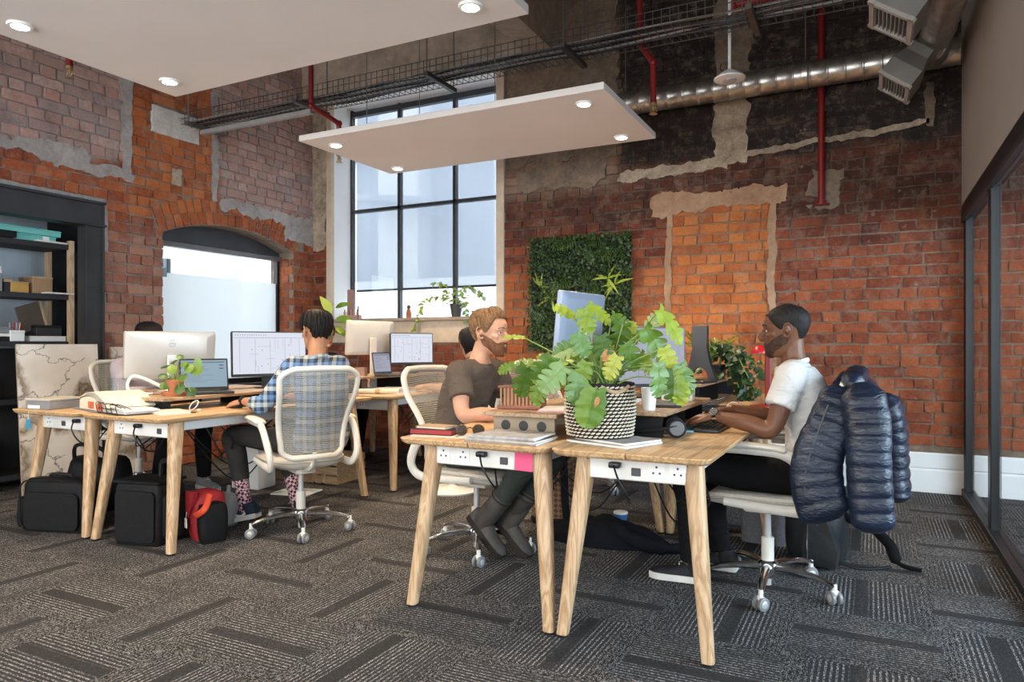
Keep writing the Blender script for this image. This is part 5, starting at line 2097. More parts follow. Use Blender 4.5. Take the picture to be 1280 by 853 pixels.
FW = math.radians(176)
legs = {1: ((-3.30, 4.93, 0.54), (-3.25, 4.95, 0.09), (-1, 0, 0), 0), -1: ((-3.30, 5.12, 0.54), (-3.25, 5.10, 0.09), (-1, 0, 0), 0)}
t, O, Mh = person('dark haired woman in a black top seen behind the bearded man', (-2.84, 5.0), FW, (-2.84, 5.0, 0.545), 0.05, (-2.92, 5.0, 1.125), math.radians(128),
                  {1: ((-3.02, 4.78, 0.765), (-3.26, 4.86, 0.775), (-3.41, 4.90, 0.76), UP), -1: ((-3.02, 5.22, 0.765), (-3.26, 5.15, 0.775), (-3.41, 5.1, 0.76), UP)},
                  legs, sk_fair, c_dark_top, c_black, h_black, 0.6, 0.05, 0.05, 0.86,
                  hl(0.06, 0.03, -0.04, -0.115), lambda th, s: 0.018 + 0.006 * s, sh_z=0.955, hairseed=10)
for k, (kn, an, td, pt) in legs.items():
    shoe(t, Vector(an) - O, td, m_shoe_black, m_sole_dark, 0.24)

FQ = math.radians(-6)
legs = {1: ((-4.45, 5.52, 0.54), (-4.50, 5.52, 0.09), (1, 0, 0), 0), -1: ((-4.45, 5.32, 0.54), (-4.5, 5.32, 0.09), (1, 0, 0), 0)}
t, O, Mh = person('brown haired person half hidden by the plaid shirt man and a white monitor', (-4.92, 5.42), FQ, (-4.92, 5.42, 0.555), 0.05, (-4.83, 5.42, 1.215), math.radians(-25),
                  {1: ((-4.72, 5.66, 0.765), (-4.50, 5.58, 0.775), (-4.35, 5.55, 0.76), UP), -1: ((-4.72, 5.18, 0.765), (-4.50, 5.26, 0.775), (-4.35, 5.30, 0.76), UP)},
                  legs, sk_fair, c_dark_top, c_black, h_brown, 1.6, 0.05, 0.05, 0.9,
                  hl(0.06, 0.04, -0.04, -0.10), lambda th, s: 0.016 + 0.006 * s, sh_z=1.0, hairseed=12)
for k, (kn, an, td, pt) in legs.items():
    shoe(t, Vector(an) - O, td, m_shoe_black, m_sole_dark, 0.25)

# ---------------------------------------------------------------- foliage
def leaf_mat(name, c1, c2, c3, scale=6, rough=0.42):
    t = NT(name, rough)
    co = t.coord()
    r = t.rnd()
    f = t.math('ADD', t.math('MULTIPLY', r, 0.6), t.math('MULTIPLY', t.noise(co, scale, 3), 0.4))
    t.color(t.ramp(f, [(0.1, c1), (0.5, c2), (0.9, c3)]))
    t.set('Subsurface Weight', 0.0)
    tr = t.node('ShaderNodeBsdfTranslucent')
    t.link(t.b.inputs['Base Color'].links[0].from_socket, tr.inputs[0])
    mx = t.node('ShaderNodeMixShader')
    mx.inputs[0].default_value = 0.20
    t.link(t.b.outputs[0], mx.inputs[1])
    t.link(tr.outputs[0], mx.inputs[2])
    t.link(mx.outputs[0], t.out.inputs['Surface'])
    return t.m


m_leaf = leaf_mat('leaf_green', (0.040, 0.095, 0.012), (0.105, 0.205, 0.022), (0.24, 0.33, 0.045))
m_leaf_pale = leaf_mat('leaf_pale', (0.10, 0.20, 0.05), (0.20, 0.32, 0.10), (0.36, 0.46, 0.20))
m_leaf_lime = leaf_mat('leaf_lime', (0.16, 0.26, 0.02), (0.32, 0.41, 0.04), (0.48, 0.52, 0.10))
m_leaf_dark = leaf_mat('leaf_dark', (0.012, 0.030, 0.012), (0.022, 0.055, 0.018), (0.05, 0.10, 0.03))
m_leaf_moss = leaf_mat('leaf_wall', (0.015, 0.035, 0.010), (0.035, 0.075, 0.016), (0.085, 0.14, 0.03))
m_leaf_fern = leaf_mat('leaf_fern', (0.03, 0.07, 0.015), (0.06, 0.12, 0.025), (0.12, 0.20, 0.04))
m_stem = plain('stem_green', (0.20, 0.30, 0.07), 0.5, var=0.2)
m_stem_brown = plain('stem_brown', (0.10, 0.065, 0.035), 0.8, var=0.2)
m_terracotta = plain('terracotta', (0.42, 0.145, 0.06), 0.8, var=0.15)
m_soil = plain('soil', (0.025, 0.018, 0.013), 0.95, var=0.4, scale=60, bump=0.8)


def split_leaf(seed, lobes=7, notch=0.42, droop=0.5):
    """heart-shaped leaf with deep side slits, along +x, unit length"""
    rr = random.Random(seed)
    mb = MB()
    bm = mb.bm

    def z(x, y):
        return -droop * (x * x * 0.35) + 0.16 * abs(y) - 0.55 * y * y + 0.02 * math.sin(x * 19 + y * 7)

    def half(x):
        return 0.40 * (math.sin(PI * min(1, (x + 0.20) / 1.22)) ** 0.72) if x < 1 else 0.0
    n = lobes * 6
    for s in (-1, 1):
        mid, mid2, out = [], [], []
        for k in range(n + 1):
            u = k / n
            x = u
            ph = (u * lobes + (0.25 if s > 0 else 0.6)) % 1.0
            slit = ph > 0.82 and 0.10 < u < 0.93
            w = max(half(u), 0.003)
            back = -0.22 * max(0, 1 - u * 3.2)
            fw = w * (notch if slit else 0.80 + 0.24 * math.sin(PI * min(1, ph / 0.82)) ** 0.6) * (1 + rr.uniform(-0.02, 0.02))
            adv = 0.42 * fw
            mid.append(bm.verts.new((x, 0, z(x, 0))))
            mid2.append(bm.verts.new((x + back * 0.4 + adv * 0.4, s * fw * 0.5, z(x, fw * 0.5))))
            out.append(bm.verts.new((x + back + adv, s * fw, z(x, fw))))
        for a, b in ((mid, mid2), (mid2, out)):
            for k in range(n):
                f_ = (a[k], a[k + 1], b[k + 1], b[k])
                bm.faces.new(f_ if s > 0 else tuple(reversed(f_)))
    rib = [(u / 8, 0, z(u / 8, 0) + 0.004) for u in range(9)]
    mb.tube(rib, [0.010 - 0.001 * k for k in range(9)], 5)
    return mb


def simple_leaf(width=0.5, fold=0.2, droop=0.4, n=7):
    """plain pointed leaf along +x, unit length"""
    mb = MB()
    bm = mb.bm
    rows = []
    for k in range(n + 1):
        u = k / n
        w = width / 2 * math.sin(PI * u ** 0.75) ** 0.9 + 0.002
        zc = -droop * u * u
        rows.append([bm.verts.new((u, -w, zc + fold * w)), bm.verts.new((u, 0, zc)), bm.verts.new((u, w, zc + fold * w))])
    for a, b in zip(rows, rows[1:]):
        for i in range(2):
            bm.faces.new((a[i], a[i + 1], b[i + 1], b[i]))
    return mb


def round_leaf(droop=0.15, n=16):
    """coin-shaped leaf, stalk near its middle, unit diameter"""
    mb = MB()
    rings = []
    for r in (0.02, 0.2, 0.36, 0.46, 0.5):
        rings.append([Vector((r * math.cos(2 * PI * k / n), r * math.sin(2 * PI * k / n), -droop * (r / 0.5) ** 2 * 0.5 + 0.02 * (r / 0.5) ** 4)) for k in range(n)])
    mb.ring_loft(rings, True, False)
    return mb


def orient(d, n):
    """rotation taking +x to d with +z near n"""
    d = Vector(d).normalized()
    n = Vector(n)
    n = n - d * n.dot(d)
    if n.length < 1e-3:
        n = d.orthogonal()
    n.normalize()
    return Matrix((d, n.cross(d), n)).transposed()


def put_leaf(parent, me, base, d, n, size, name='leaf', wide=1.0):
    o = link(name, me, parent)
    o.matrix_local = Matrix.Translation(base) @ orient(d, n).to_4x4() @ Matrix.Diagonal((size, size * wide, size, 1))
    return o


# ---------------------------------------------------------------- basket with the big split-leaf plant
BX, BYY, BZ = -0.985, 2.735, 0.748
rope_white = plain('rope_white', (0.62, 0.54, 0.42), 0.85, var=0.2, scale=90)
rope_black = plain('rope_black', (0.018, 0.016, 0.016), 0.85, var=0.3, scale=90)
pl = thing('basket_plant', 'split-leaf plant in a black and white woven basket on the near desks', 'plant', (BX, BYY, BZ))


def bask_r(z):
    return 0.128 + 0.012 * math.sin(PI * min(1, z / 0.21) * 0.8)


part('basket', MB().lathe([(0.001, 0.0), (0.122, 0.0)] + [(bask_r(0.21 * k / 10) - 0.002, 0.21 * k / 10) for k in range(11)] + [(0.128, 0.213), (0.120, 0.205), (0.115, 0.16), (0.001, 0.158)], 36, cap=False), rope_black, pl)
for row in range(15):
    z = 0.010 + 0.0138 * row
    cb = MB()
    r = bask_r(z)
    n = 40
    for k in range(n):
        a = 2 * PI * (k + 0.5 * (row % 2)) / n
        a2 = a + 2 * PI / n * 0.82
        cb.tube([((r + 0.001) * math.cos(a), (r + 0.001) * math.sin(a), z - 0.002), ((r + 0.004) * math.cos((a + a2) / 2), (r + 0.004) * math.sin((a + a2) / 2), z), ((r + 0.001) * math.cos(a2), (r + 0.001) * math.sin(a2), z + 0.003)], [0.0022, 0.0044, 0.0022], 5)
    part('rope_coil', cb, rope_white, pl)
rim = [Vector((bask_r(0.21) * math.cos(2 * PI * k / 40), bask_r(0.21) * math.sin(2 * PI * k / 40), 0.213)) for k in range(40)]
part('rim_coil', MB().tube(rim, 0.0065, 8, loop=True), rope_black, pl)
for a0 in (-0.75, 2.4):
    hp = []
    for k in range(13):
        a = a0 + 0.9 * (k / 12 - 0.5)
        hp.append(Vector(((bask_r(0.21) + 0.004) * math.cos(a), (bask_r(0.21) + 0.004) * math.sin(a), 0.208 - 0.022 * math.sin(PI * k / 12) * (1 if a0 < 0 else -1.6))))
    part('handle', MB().tube(hp, 0.008, 8), plain('jute', (0.42, 0.30, 0.18), 0.9, var=0.25, scale=70), pl, label='jute rope handle')
part('soil', MB().lathe([(0.001, 0.172), (0.06, 0.175), (0.116, 0.165)], 24, cap=False), m_soil, pl)
leafA = [split_leaf(s, 5, 0.34, 0.5 + 0.2 * s).mesh('leaf', m_leaf, angle=60, recalc=False) for s in range(3)]
leafP = [split_leaf(s + 5, 5, 0.42, 0.7).mesh('leaf', m_leaf_pale, angle=60, recalc=False) for s in range(2)]
leafL = [split_leaf(s + 9, 5, 0.38, 0.6).mesh('leaf', m_leaf_lime, angle=60, recalc=False) for s in range(2)]
heart = split_leaf(20, 6, 0.93, 0.3).mesh('leaf', m_leaf, angle=60, recalc=False)
big = [  # px, py, y in the room, size, tip direction in the picture plane (degrees), kind, how much it faces us
    (705, 388, 2.78, 0.115, 150, 'L', 0.5), (752, 392, 2.74, 0.135, -35, 'L', 0.4), (733, 402, 2.66, 0.120, -75, 'L', 0.6),
    (778, 402, 2.84, 0.110, -30, 'A', 0.6), (775, 424, 2.76, 0.140, -100, 'A', 0.6), (708, 436, 2.66, 0.135, 195, 'P', 0.7),
    (728, 432, 2.60, 0.120, -60, 'P', 0.6), (697, 452, 2.62, 0.115, 190, 'L', 0.4), (662, 452, 2.66, 0.130, 170, 'A', 0.3),
    (679, 462, 2.55, 0.135, 235, 'A', 0.7), (690, 474, 2.52, 0.150, 225, 'P', 0.8), (656, 478, 2.62, 0.155, 262, 'A', 0.6),
    (672, 490, 2.60, 0.140, 250, 'A', 0.5), (722, 487, 2.56, 0.145, 265, 'P', 0.6), (738, 512, 2.56, 0.180, 255, 'H', 0.9),
    (754, 436, 2.66, 0.120, -80, 'A', 0.6), (790, 448, 2.70, 0.130, -65, 'A', 0.5), (822, 430, 2.74, 0.170, -50, 'A', 0.7),
    (842, 408, 2.80, 0.190, -48, 'L', 0.5), (816, 402, 2.84, 0.110, 60, 'P', 0.5), (826, 478, 2.68, 0.150, -82, 'P', 0.6),
    (842, 484, 2.72, 0.140, -95, 'A', 0.5), (858, 476, 2.76, 0.150, -70, 'A', 0.6), (640, 420, 2.70, 0.110, 172, 'L', 0.25),
    (632, 460, 2.64, 0.090, 200, 'A', 0.5), (764, 460, 2.62, 0.115, -120, 'L', 0.5), (712, 462, 2.70, 0.120, 110, 'A', 0.4),
    (742, 446, 2.84, 0.130, 80, 'A', 0.5), (800, 420, 2.88, 0.12, 20, 'A', 0.5),
    (718, 446, 2.78, 0.10, 140, 'L', 0.5), (766, 448, 2.70, 0.10, -60, 'L', 0.6), (810, 455, 2.76, 0.11, -50, 'L', 0.5), (684, 446, 2.72, 0.10, 165, 'L', 0.4),
    (664, 466, 2.68, 0.10, 220, 'L', 0.6), (835, 450, 2.72, 0.11, -70, 'L', 0.6), (852, 494, 2.74, 0.10, -100, 'L', 0.6), (706, 474, 2.60, 0.10, 215, 'A', 0.6), (786, 412, 2.82, 0.10, 60, 'L', 0.5), (728, 468, 2.58, 0.11, -110, 'A', 0.8),
]
rr = random.Random(3)
O = Vector((BX, BYY, BZ))
for px, py, y, size, ang, kind, facing in big:
    c = at_y(px, py, y) - O
    a = math.radians(ang)
    d = CR * math.cos(a) + Vector((0, 0, 1)) * math.sin(a) + CF * rr.uniform(-0.35, 0.15)
    n = -CF * facing + Vector((0, 0, 1)) * (1.05 - facing) + CR * rr.uniform(-0.3, 0.3)
    d.normalize()
    base = c - d * size * 0.45
    me = {'A': rr.choice(leafA), 'P': rr.choice(leafP), 'L': rr.choice(leafL), 'H': heart}[kind]
    put_leaf(pl, me, base, d, n, size * 0.86)
    root = Vector((rr.uniform(-0.05, 0.05), rr.uniform(-0.05, 0.05), 0.165))
    midp = root.lerp(base, 0.5) + Vector((0, 0, 0.03 + 0.10 * max(0, 0.25 - abs(base.z - 0.25))))
    if base.z < 0.2:
        midp = Vector((base.x * 0.75, base.y * 0.75, 0.245))
    part('stem', MB().tube(spline([root, root.lerp(midp, 0.5) + Vector((0, 0, 0.02)), midp, base], 5), [0.0042] * 8 + [0.003] * 8, 6), m_stem, pl)
for k in range(16):
    a = rr.uniform(0, 2 * PI)
    e = Vector((0.10 * math.cos(a), 0.10 * math.sin(a), rr.uniform(0.24, 0.36)))
    part('stem', MB().tube(spline([(rr.uniform(-0.05, 0.05), rr.uniform(-0.05, 0.05), 0.165), e * 0.6 + Vector((0, 0, 0.08)), e], 5), 0.0036, 6), m_stem, pl)
dry = plain('dry_leaf', (0.42, 0.20, 0.07), 0.8, var=0.3)
put_leaf(pl, simple_leaf(0.5, 0.4, 0.5).mesh('leaf', dry, recalc=False), at_y(752, 452, 2.66) - O, (0.5, 0.1, 0.6), -CF, 0.08)['label'] = 'dry brown leaf'
put_leaf(pl, simple_leaf(0.45, 0.4, 0.3).mesh('leaf', dry, recalc=False), at_y(748, 496, 2.555) - O, (-0.2, -0.2, -0.9), -CF, 0.045)['label'] = 'dry brown leaf'

# ---------------------------------------------------------------- living wall panel on the back wall
gx0, gx1, gz0, gz1 = -2.93, -1.90, 1.06, 2.14
gw = thing('living_wall', 'square green living wall panel of moss and ferns on the brick', 'plant wall', ((gx0 + gx1) / 2, BY - 0.06, gz0))
part('backing', MB().box((0, 0.0, (gz1 - gz0) / 2), (gx1 - gx0 - 0.06, 0.07, gz1 - gz0 - 0.06)), m_black_matte, gw, smooth=False)
mb = MB()
bm = mb.bm
rr = random.Random(5)
for k in range(5200):
    x, z = rr.uniform(-0.5, 0.5) * (gx1 - gx0), rr.uniform(0.0, gz1 - gz0)
    dpt = -0.035 - abs(rr.gauss(0, 0.022)) - 0.03 * max(0, noise.noise(Vector((x * 5, z * 5, 1))))
    c = Vector((x, dpt, z))
    d = Vector((rr.uniform(-1, 1), rr.uniform(-0.9, 0.1), rr.uniform(-1, 0.8))).normalized()
    s_ = d.cross(Vector((rr.uniform(-.4, .4), -1, rr.uniform(-.4, .4)))).normalized()
    L_, w_ = rr.uniform(0.016, 0.042), rr.uniform(0.006, 0.015)
    v = [bm.verts.new(c - d * L_ * 0.5), bm.verts.new(c + s_ * w_), bm.verts.new(c + d * L_ * 0.6), bm.verts.new(c - s_ * w_)]
    bm.faces.new((v[0], v[1], v[2]))
    bm.faces.new((v[0], v[2], v[3]))
o = part('moss_foliage', mb, m_leaf_moss, gw, smooth=False, recalc=False)
o['kind'] = 'stuff'


def frond(n=11, wid=0.26, droop=0.5):
    mb = MB()
    pts = [Vector((k / n, 0, 0.25 * (k / n) - droop * (k / n) ** 2)) for k in range(n + 1)]
    mb.tube(pts, [0.012 * (1 - 0.8 * k / n) for k in range(n + 1)], 5)
    for k in range(1, n + 1):
        for s in (-1, 1):
            L_ = wid * math.sin(PI * (k / n) ** 0.7 * 0.93 + 0.15)
            b = pts[k]
            tip = b + Vector((0.10 * L_ / wid * 0.6, s * L_, -0.10 * L_))
            m0, m1 = b.lerp(tip, 0.45) + Vector((0.030, 0, 0.012)), b.lerp(tip, 0.45) + Vector((-0.030, 0, 0.012))
            v = [mb.bm.verts.new(q) for q in (b, m0, tip, m1)]
            mb.bm.faces.new(v)
    return mb


fr_me = [frond(11, 0.26, 0.5).mesh('fern_frond', m_leaf_fern, recalc=False), frond(9, 0.20, 0.7).mesh('fern_frond', m_leaf_dark, recalc=False),
         simple_leaf(0.16, 0.2, 0.6).mesh('fern_frond', m_leaf_lime, recalc=False)]
for k in range(34):
    me = fr_me[0] if k % 3 else fr_me[1]
    x, z = rr.uniform(-0.44, 0.44), rr.uniform(0.12, 1.02)
    a = rr.uniform(0, 2 * PI)
    put_leaf(gw, me, Vector((x, -0.06, z)), (math.cos(a), -0.35, math.sin(a) * 0.7 - 0.25), (0, -1, 0.3), rr.uniform(0.14, 0.27), 'fern_frond')
for cx_, cz_ in ((-0.36, 0.60), (0.30, 0.66), (-0.25, 0.50), (0.36, 0.60)):
    for k in range(7):
        a = rr.uniform(0, 2 * PI)
        put_leaf(gw, fr_me[2], Vector((cx_, -0.07, cz_)), (math.cos(a), -0.5, math.sin(a)), (0, -1, 0.4), rr.uniform(0.09, 0.16), 'grass_blade')

# ---------------------------------------------------------------- small plant with coin leaves on the left monitor shelf
pc = thing('pilea_plant', 'small plant with round coin leaves in a terracotta saucer', 'plant', (-3.79, 2.92, 0.808))
part('saucer', MB().lathe([(0.001, 0.0), (0.070, 0.0), (0.082, 0.024), (0.076, 0.026), (0.068, 0.008), (0.001, 0.008)], 28, cap=False), m_terracotta, pc)
part('pot', MB().lathe([(0.036, 0.008), (0.050, 0.085), (0.054, 0.085), (0.054, 0.10), (0.046, 0.10), (0.044, 0.09), (0.001, 0.088)], 24, cap=False), m_terracotta, pc)
rl = [round_leaf().mesh('leaf', m_leaf, recalc=False), round_leaf(0.2).mesh('leaf', m_leaf_fern, recalc=False)]
O = Vector((-3.79, 2.92, 0.808))
for px, py, sz, tilt in ((225, 446, 0.045, .5), (215, 462, 0.06, .8), (236, 460, 0.06, .8), (212, 478, 0.065, .9), (228, 472, 0.06, .7), (245, 462, 0.075, .9),
                         (206, 458, 0.055, .3), (224, 486, 0.07, .9), (239, 490, 0.065, .9), (206, 482, 0.06, .7), (217, 452, 0.05, .4), (230, 455, 0.05, .5), (204, 470, .055, .5)):
    b = at_y(px, py, 2.86 + rr.uniform(-0.05, 0.06)) - O
    n = (-CF * tilt + Vector((0, 0, 1 - tilt * 0.7)) + CR * rr.uniform(-0.3, 0.3))
    put_leaf(pc, rr.choice(rl), b, n.orthogonal(), n, sz)
    part('stem', MB().tube(spline([(0, 0, 0.085), (b.x * 0.4, b.y * 0.4, 0.11 + 0.3 * max(0, b.z - 0.1)), b], 5), 0.0022, 6), m_stem, pc)
for px, py, col in ((255, 462, m_leaf_lime),):
    b = at_y(px - 8, py - 8, 2.84) - O
    put_leaf(pc, round_leaf().mesh('leaf', m_leaf_pale, recalc=False), b, (0.3, 0, 0.5), -CF + Vector((0, 0, 0.3)), 0.06)

# ---------------------------------------------------------------- rubber plant by the window, plants on the sill
rp = thing('rubber_plant', 'leafy rubber plant rising behind the plaid shirt man', 'plant', (-4.42, 5.40, 0.73))
part('pot', MB().lathe([(0.001, 0), (0.065, 0), (0.085, 0.14), (0.078, 0.14), (0.07, 0.125), (0.001, 0.12)], 24, cap=False), m_white, rp)
part('stem', MB().tube(spline([(0, 0, 0.12), (0.02, 0.0, 0.35), (0.0, 0.02, 0.6), (0.02, 0.0, 0.76)], 6), 0.007, 8), m_stem_brown, rp)
ol = simple_leaf(0.46, 0.22, 0.25).mesh('leaf', m_leaf_lime, recalc=False)
ol2 = simple_leaf(0.50, 0.22, 0.25).mesh('leaf', m_leaf, recalc=False)
O = Vector((-4.42, 5.40, 0.73))
for px, py, ang, sz, me in ((408, 396, 150, 0.19, ol), (414, 392, 115, 0.20, ol), (419, 385, 22, 0.17, ol2), (420, 398, -5, 0.20, ol2), (425, 404, 10, 0.17, ol), (418, 414, -5, 0.16, ol2), (412, 402, 175, 0.22, ol2), (420, 408, -40, 0.15, ol), (416, 418, 200, 0.14, ol2)):
    b = at_y(px, py, 5.38) - O
    a = math.radians(ang)
    put_leaf(rp, me, b, CR * math.cos(a) + Vector((0, 0, math.sin(a))) - CF * 0.25, -CF * 0.6 + Vector((0, 0, 0.7)), sz)
sb = thing('sill_plant', 'yellow-green trailing plant in a dark pot on the window sill', 'plant', (-3.86, 6.32, 1.403))
part('pot', MB().lathe([(0.001, 0), (0.045, 0), (0.068, 0.14), (0.062, 0.14), (0.056, 0.12), (0.001, 0.12)], 24, cap=False), plain('pot_charcoal', (0.06, 0.055, 0.055), 0.6), sb)
hl_ = [simple_leaf(0.7, 0.2, 0.3, 5).mesh('leaf', m_leaf_lime, recalc=False), simple_leaf(0.7, 0.2, 0.3, 5).mesh('leaf', m_leaf_pale, recalc=False)]
for k in range(34):
    a, r, z = rr.uniform(0, 2 * PI), rr.uniform(0.0, 0.12), rr.uniform(0.14, 0.30)
    b = Vector((r * math.cos(a), r * math.sin(a) * 0.7, z))
    put_leaf(sb, hl_[0], b, (math.cos(a), math.sin(a), rr.uniform(-0.4, 0.6)), (0, -0.6, 0.8), rr.uniform(0.045, 0.08))
for (dx, pts, me) in ((0, [(0, -0.03, 0.16), (-0.15, -0.10, 0.22), (-0.30, -0.16, 0.14), (-0.36, -0.20, -0.02), (-0.36, -0.21, -0.14)], hl_[0]),
                      (1, [(0, -0.03, 0.16), (0.12, -0.08, 0.16), (0.20, -0.14, 0.06), (0.21, -0.17, -0.04)], hl_[1]),
                      (2, [(0.02, -0.02, 0.16), (0.15, -0.06, 0.30), (0.28, -0.08, 0.27), (0.38, -0.10, 0.20)], hl_[1]),
                      (3, [(-0.02, 0, 0.18), (-0.12, -0.04, 0.34), (-0.24, -0.06, 0.36)], hl_[0])):
    sp_ = spline(pts, 6)
    part('stem', MB().tube(sp_, 0.0032, 6), m_stem, sb)
    for q in sp_[3::1]:
        d = Vector((rr.uniform(-1, 1), rr.uniform(-0.8, 0.2), rr.uniform(-0.9, 0.3)))
        put_leaf(sb, me, q, d, (0, -0.7, 0.7), rr.uniform(0.045, 0.075))
q = at_y(515, 392, 6.30)
fg = thing('carved_figurine', 'small brown carved figurine on the window sill', 'figurine', (q.x, 6.24, 1.403))
part('body', MB().lathe([(0.001, 0), (0.026, 0), (0.030, 0.04), (0.022, 0.085), (0.014, 0.10), (0.001, 0.102)], 16, cap=False), m_terracotta, fg)
part('head', MB().ball((0, 0, 0.118), (0.020, 0.020, 0.023), 12), plain('carved_wood_dark', (0.08, 0.045, 0.03), 0.7), fg)
tb = thing('brown_box', 'low reddish brown box on the window sill right of the dark pot', 'box', (-3.52, 6.28, 1.403))
part('tray', MB().box((0, 0, 0.025), (0.20, 0.10, 0.05), bev=0.004), plain('box_red_brown', (0.17, 0.07, 0.055), 0.7), tb, smooth=False)
part('lid', MB().box((0, 0, 0.055), (0.21, 0.11, 0.012), bev=0.003), plain('box_red_brown_lid', (0.13, 0.05, 0.04), 0.7), tb, smooth=False)
cg = thing('postcard_stand', 'rose coloured postcard stand at the left end of the window sill', 'stand', (-5.26, 6.30, 1.403))
part('card', MB().box((0, 0.02, 0.17), (0.09, 0.006, 0.34)), plain('card_rose', (0.36, 0.19, 0.16), 0.8), cg, smooth=False)
part('foot', MB().box((0.03, 0, 0.025), (0.24, 0.07, 0.05), bev=0.005), plain('clay_pink', (0.48, 0.29, 0.23), 0.8), cg, smooth=False)
for k in range(5):
    part('figure', MB().lathe([(0.012, 0), (0.014, 0.03), (0.007, 0.045), (0.010, 0.055), (0.001, 0.066)], 10, (-0.06 + 0.045 * k, -0.01, 0.05)), plain('clay_pink', (0.5, 0.3, 0.24), 0.8), cg)

# ---------------------------------------------------------------- plants and tower on the far right desk
iv = thing('trailing_ivy', 'dark trailing ivy spilling over the far right monitor shelf', 'plant', (-0.98, 5.20, 0.876))
part('pot', MB().lathe([(0.001, 0), (0.05, 0), (0.065, 0.10), (0.058, 0.10), (0.05, 0.085), (0.001, 0.08)], 20, cap=False), plain('pot_navy', (0.02, 0.025, 0.045), 0.4), iv)
il = [simple_leaf(0.9, 0.2, 0.3, 5).mesh('leaf', m_leaf_dark, recalc=False), simple_leaf(0.85, 0.2, 0.3, 5).mesh('leaf', m_leaf_fern, recalc=False)]
for k in range(70):
    a, r = rr.uniform(0, 2 * PI), rr.uniform(0.02, 0.16)
    b = Vector((r * math.cos(a), r * math.sin(a), rr.uniform(0.08, 0.30) - 0.5 * r))
    put_leaf(iv, il[0 if k % 4 else 1], b, (math.cos(a), math.sin(a), rr.uniform(-0.8, 0.4)), (0, -0.6, 0.8), rr.uniform(0.045, 0.075))
for px, py in ((930, 480), (945, 490), (952, 470), (918, 470), (938, 500), (925, 495)):
    e = at_y(px, py, 5.0 + rr.uniform(-0.15, 0.15)) - Vector((-0.98, 5.20, 0.876))
    sp_ = spline([(0.0, 0, 0.09), (e.x * 0.4, e.y * 0.4, 0.20), (e.x * 0.8, e.y * 0.8, max(e.z + 0.10, 0.03)), e], 7)
    part('stem', MB().tube(sp_, 0.003, 6), m_stem, iv)
    for q in sp_[5:]:
        for _ in range(2):
            put_leaf(iv, il[0], q + Vector((rr.uniform(-.02, .02), rr.uniform(-.02, .02), rr.uniform(-.02, .02))), (rr.uniform(-1, 1), rr.uniform(-1, 0.2), rr.uniform(-1, 0.2)), (0, -0.7, 0.7), rr.uniform(0.04, 0.065))
fn = thing('potted_fern', 'light green fern behind the black tower stand', 'plant', (-1.10, 5.50, 0.876))
part('pot', MB().lathe([(0.001, 0), (0.05, 0), (0.06, 0.09), (0.054, 0.09), (0.001, 0.08)], 20, cap=False), m_terracotta, fn)
ff = frond(12, 0.22, 0.55).mesh('fern_frond', m_leaf, recalc=False)
for k in range(15):
    a = 2 * PI * k / 15 + rr.uniform(-0.2, 0.2)
    put_leaf(fn, ff, Vector((0, 0, 0.08)), (math.cos(a) * 0.75, math.sin(a) * 0.75, rr.uniform(0.6, 1.5)), (-math.cos(a), -math.sin(a), 1), rr.uniform(0.26, 0.40), 'fern_frond')
tw = thing('tower_stand', 'tall black tapering stand with arched foot on the far right shelf', 'stand', (-1.03, 4.86, 0.876))
mb = MB()
arch = [(0.11, 0.0), (0.10, 0.03), (0.066, 0.13), (0.048, 0.22), (0.050, 0.37), (-0.050, 0.37), (-0.048, 0.22), (-0.066, 0.13), (-0.10, 0.03), (-0.11, 0.0), (-0.06, 0.0)] + \
       [(-0.055 * math.cos(PI * k / 10), 0.015 + 0.075 * math.sin(PI * k / 10)) for k in range(11)] + [(0.06, 0.0)]
mb.prism(arch, -0.035, 0.035, 'Y')
part('panel', mb, m_shell_black, tw, smooth=False)
part('base_plate', MB().box((0, 0, 0.004), (0.25, 0.12, 0.008), bev=0.002), m_black, tw, smooth=False)

# ---------------------------------------------------------------- red desk lamp
rl_ = thing('desk_lamp', 'red desk lamp with a domed shade behind the white t-shirt man', 'lamp', (-0.60, 4.62, 0.73))
part('base', MB().lathe([(0.001, 0), (0.075, 0), (0.075, 0.012), (0.02, 0.02), (0.001, 0.02)], 24, cap=False), m_red, rl_)
part('pole', MB().box((0.035, 0, 0.18), (0.035, 0.03, 0.36), bev=0.005), m_red, rl_, smooth=False)
m_lamp_red = plain('lamp_red', (0.50, 0.012, 0.016), 0.25, coat=0.5, var=0.05)
part('shade', MB().lathe([(0.052, 0.0), (0.050, 0.018), (0.040, 0.038), (0.020, 0.050), (0.001, 0.053), (0.001, 0.049), (0.036, 0.034), (0.048, 0.0)], 28, (-0.012, 0, 0.335), cap=False), m_lamp_red, rl_)
part('arm', MB().tube([(0.035, 0, 0.355), (-0.01, 0, 0.385)], 0.007, 8), m_red, rl_)

# ---------------------------------------------------------------- things on the desks
m_paper = plain('paper_white', (0.72, 0.70, 0.66), 0.9, var=0.03)
m_paper_cream = plain('paper_cream', (0.66, 0.58, 0.45), 0.9, var=0.05)
m_kraft = plain('kraft_card', (0.42, 0.28, 0.16), 0.9, var=0.08)
m_card = plain('cardboard', (0.30, 0.185, 0.10), 0.9, var=0.12)
m_grey_card = plain('grey_card', (0.20, 0.20, 0.21), 0.85, var=0.08)


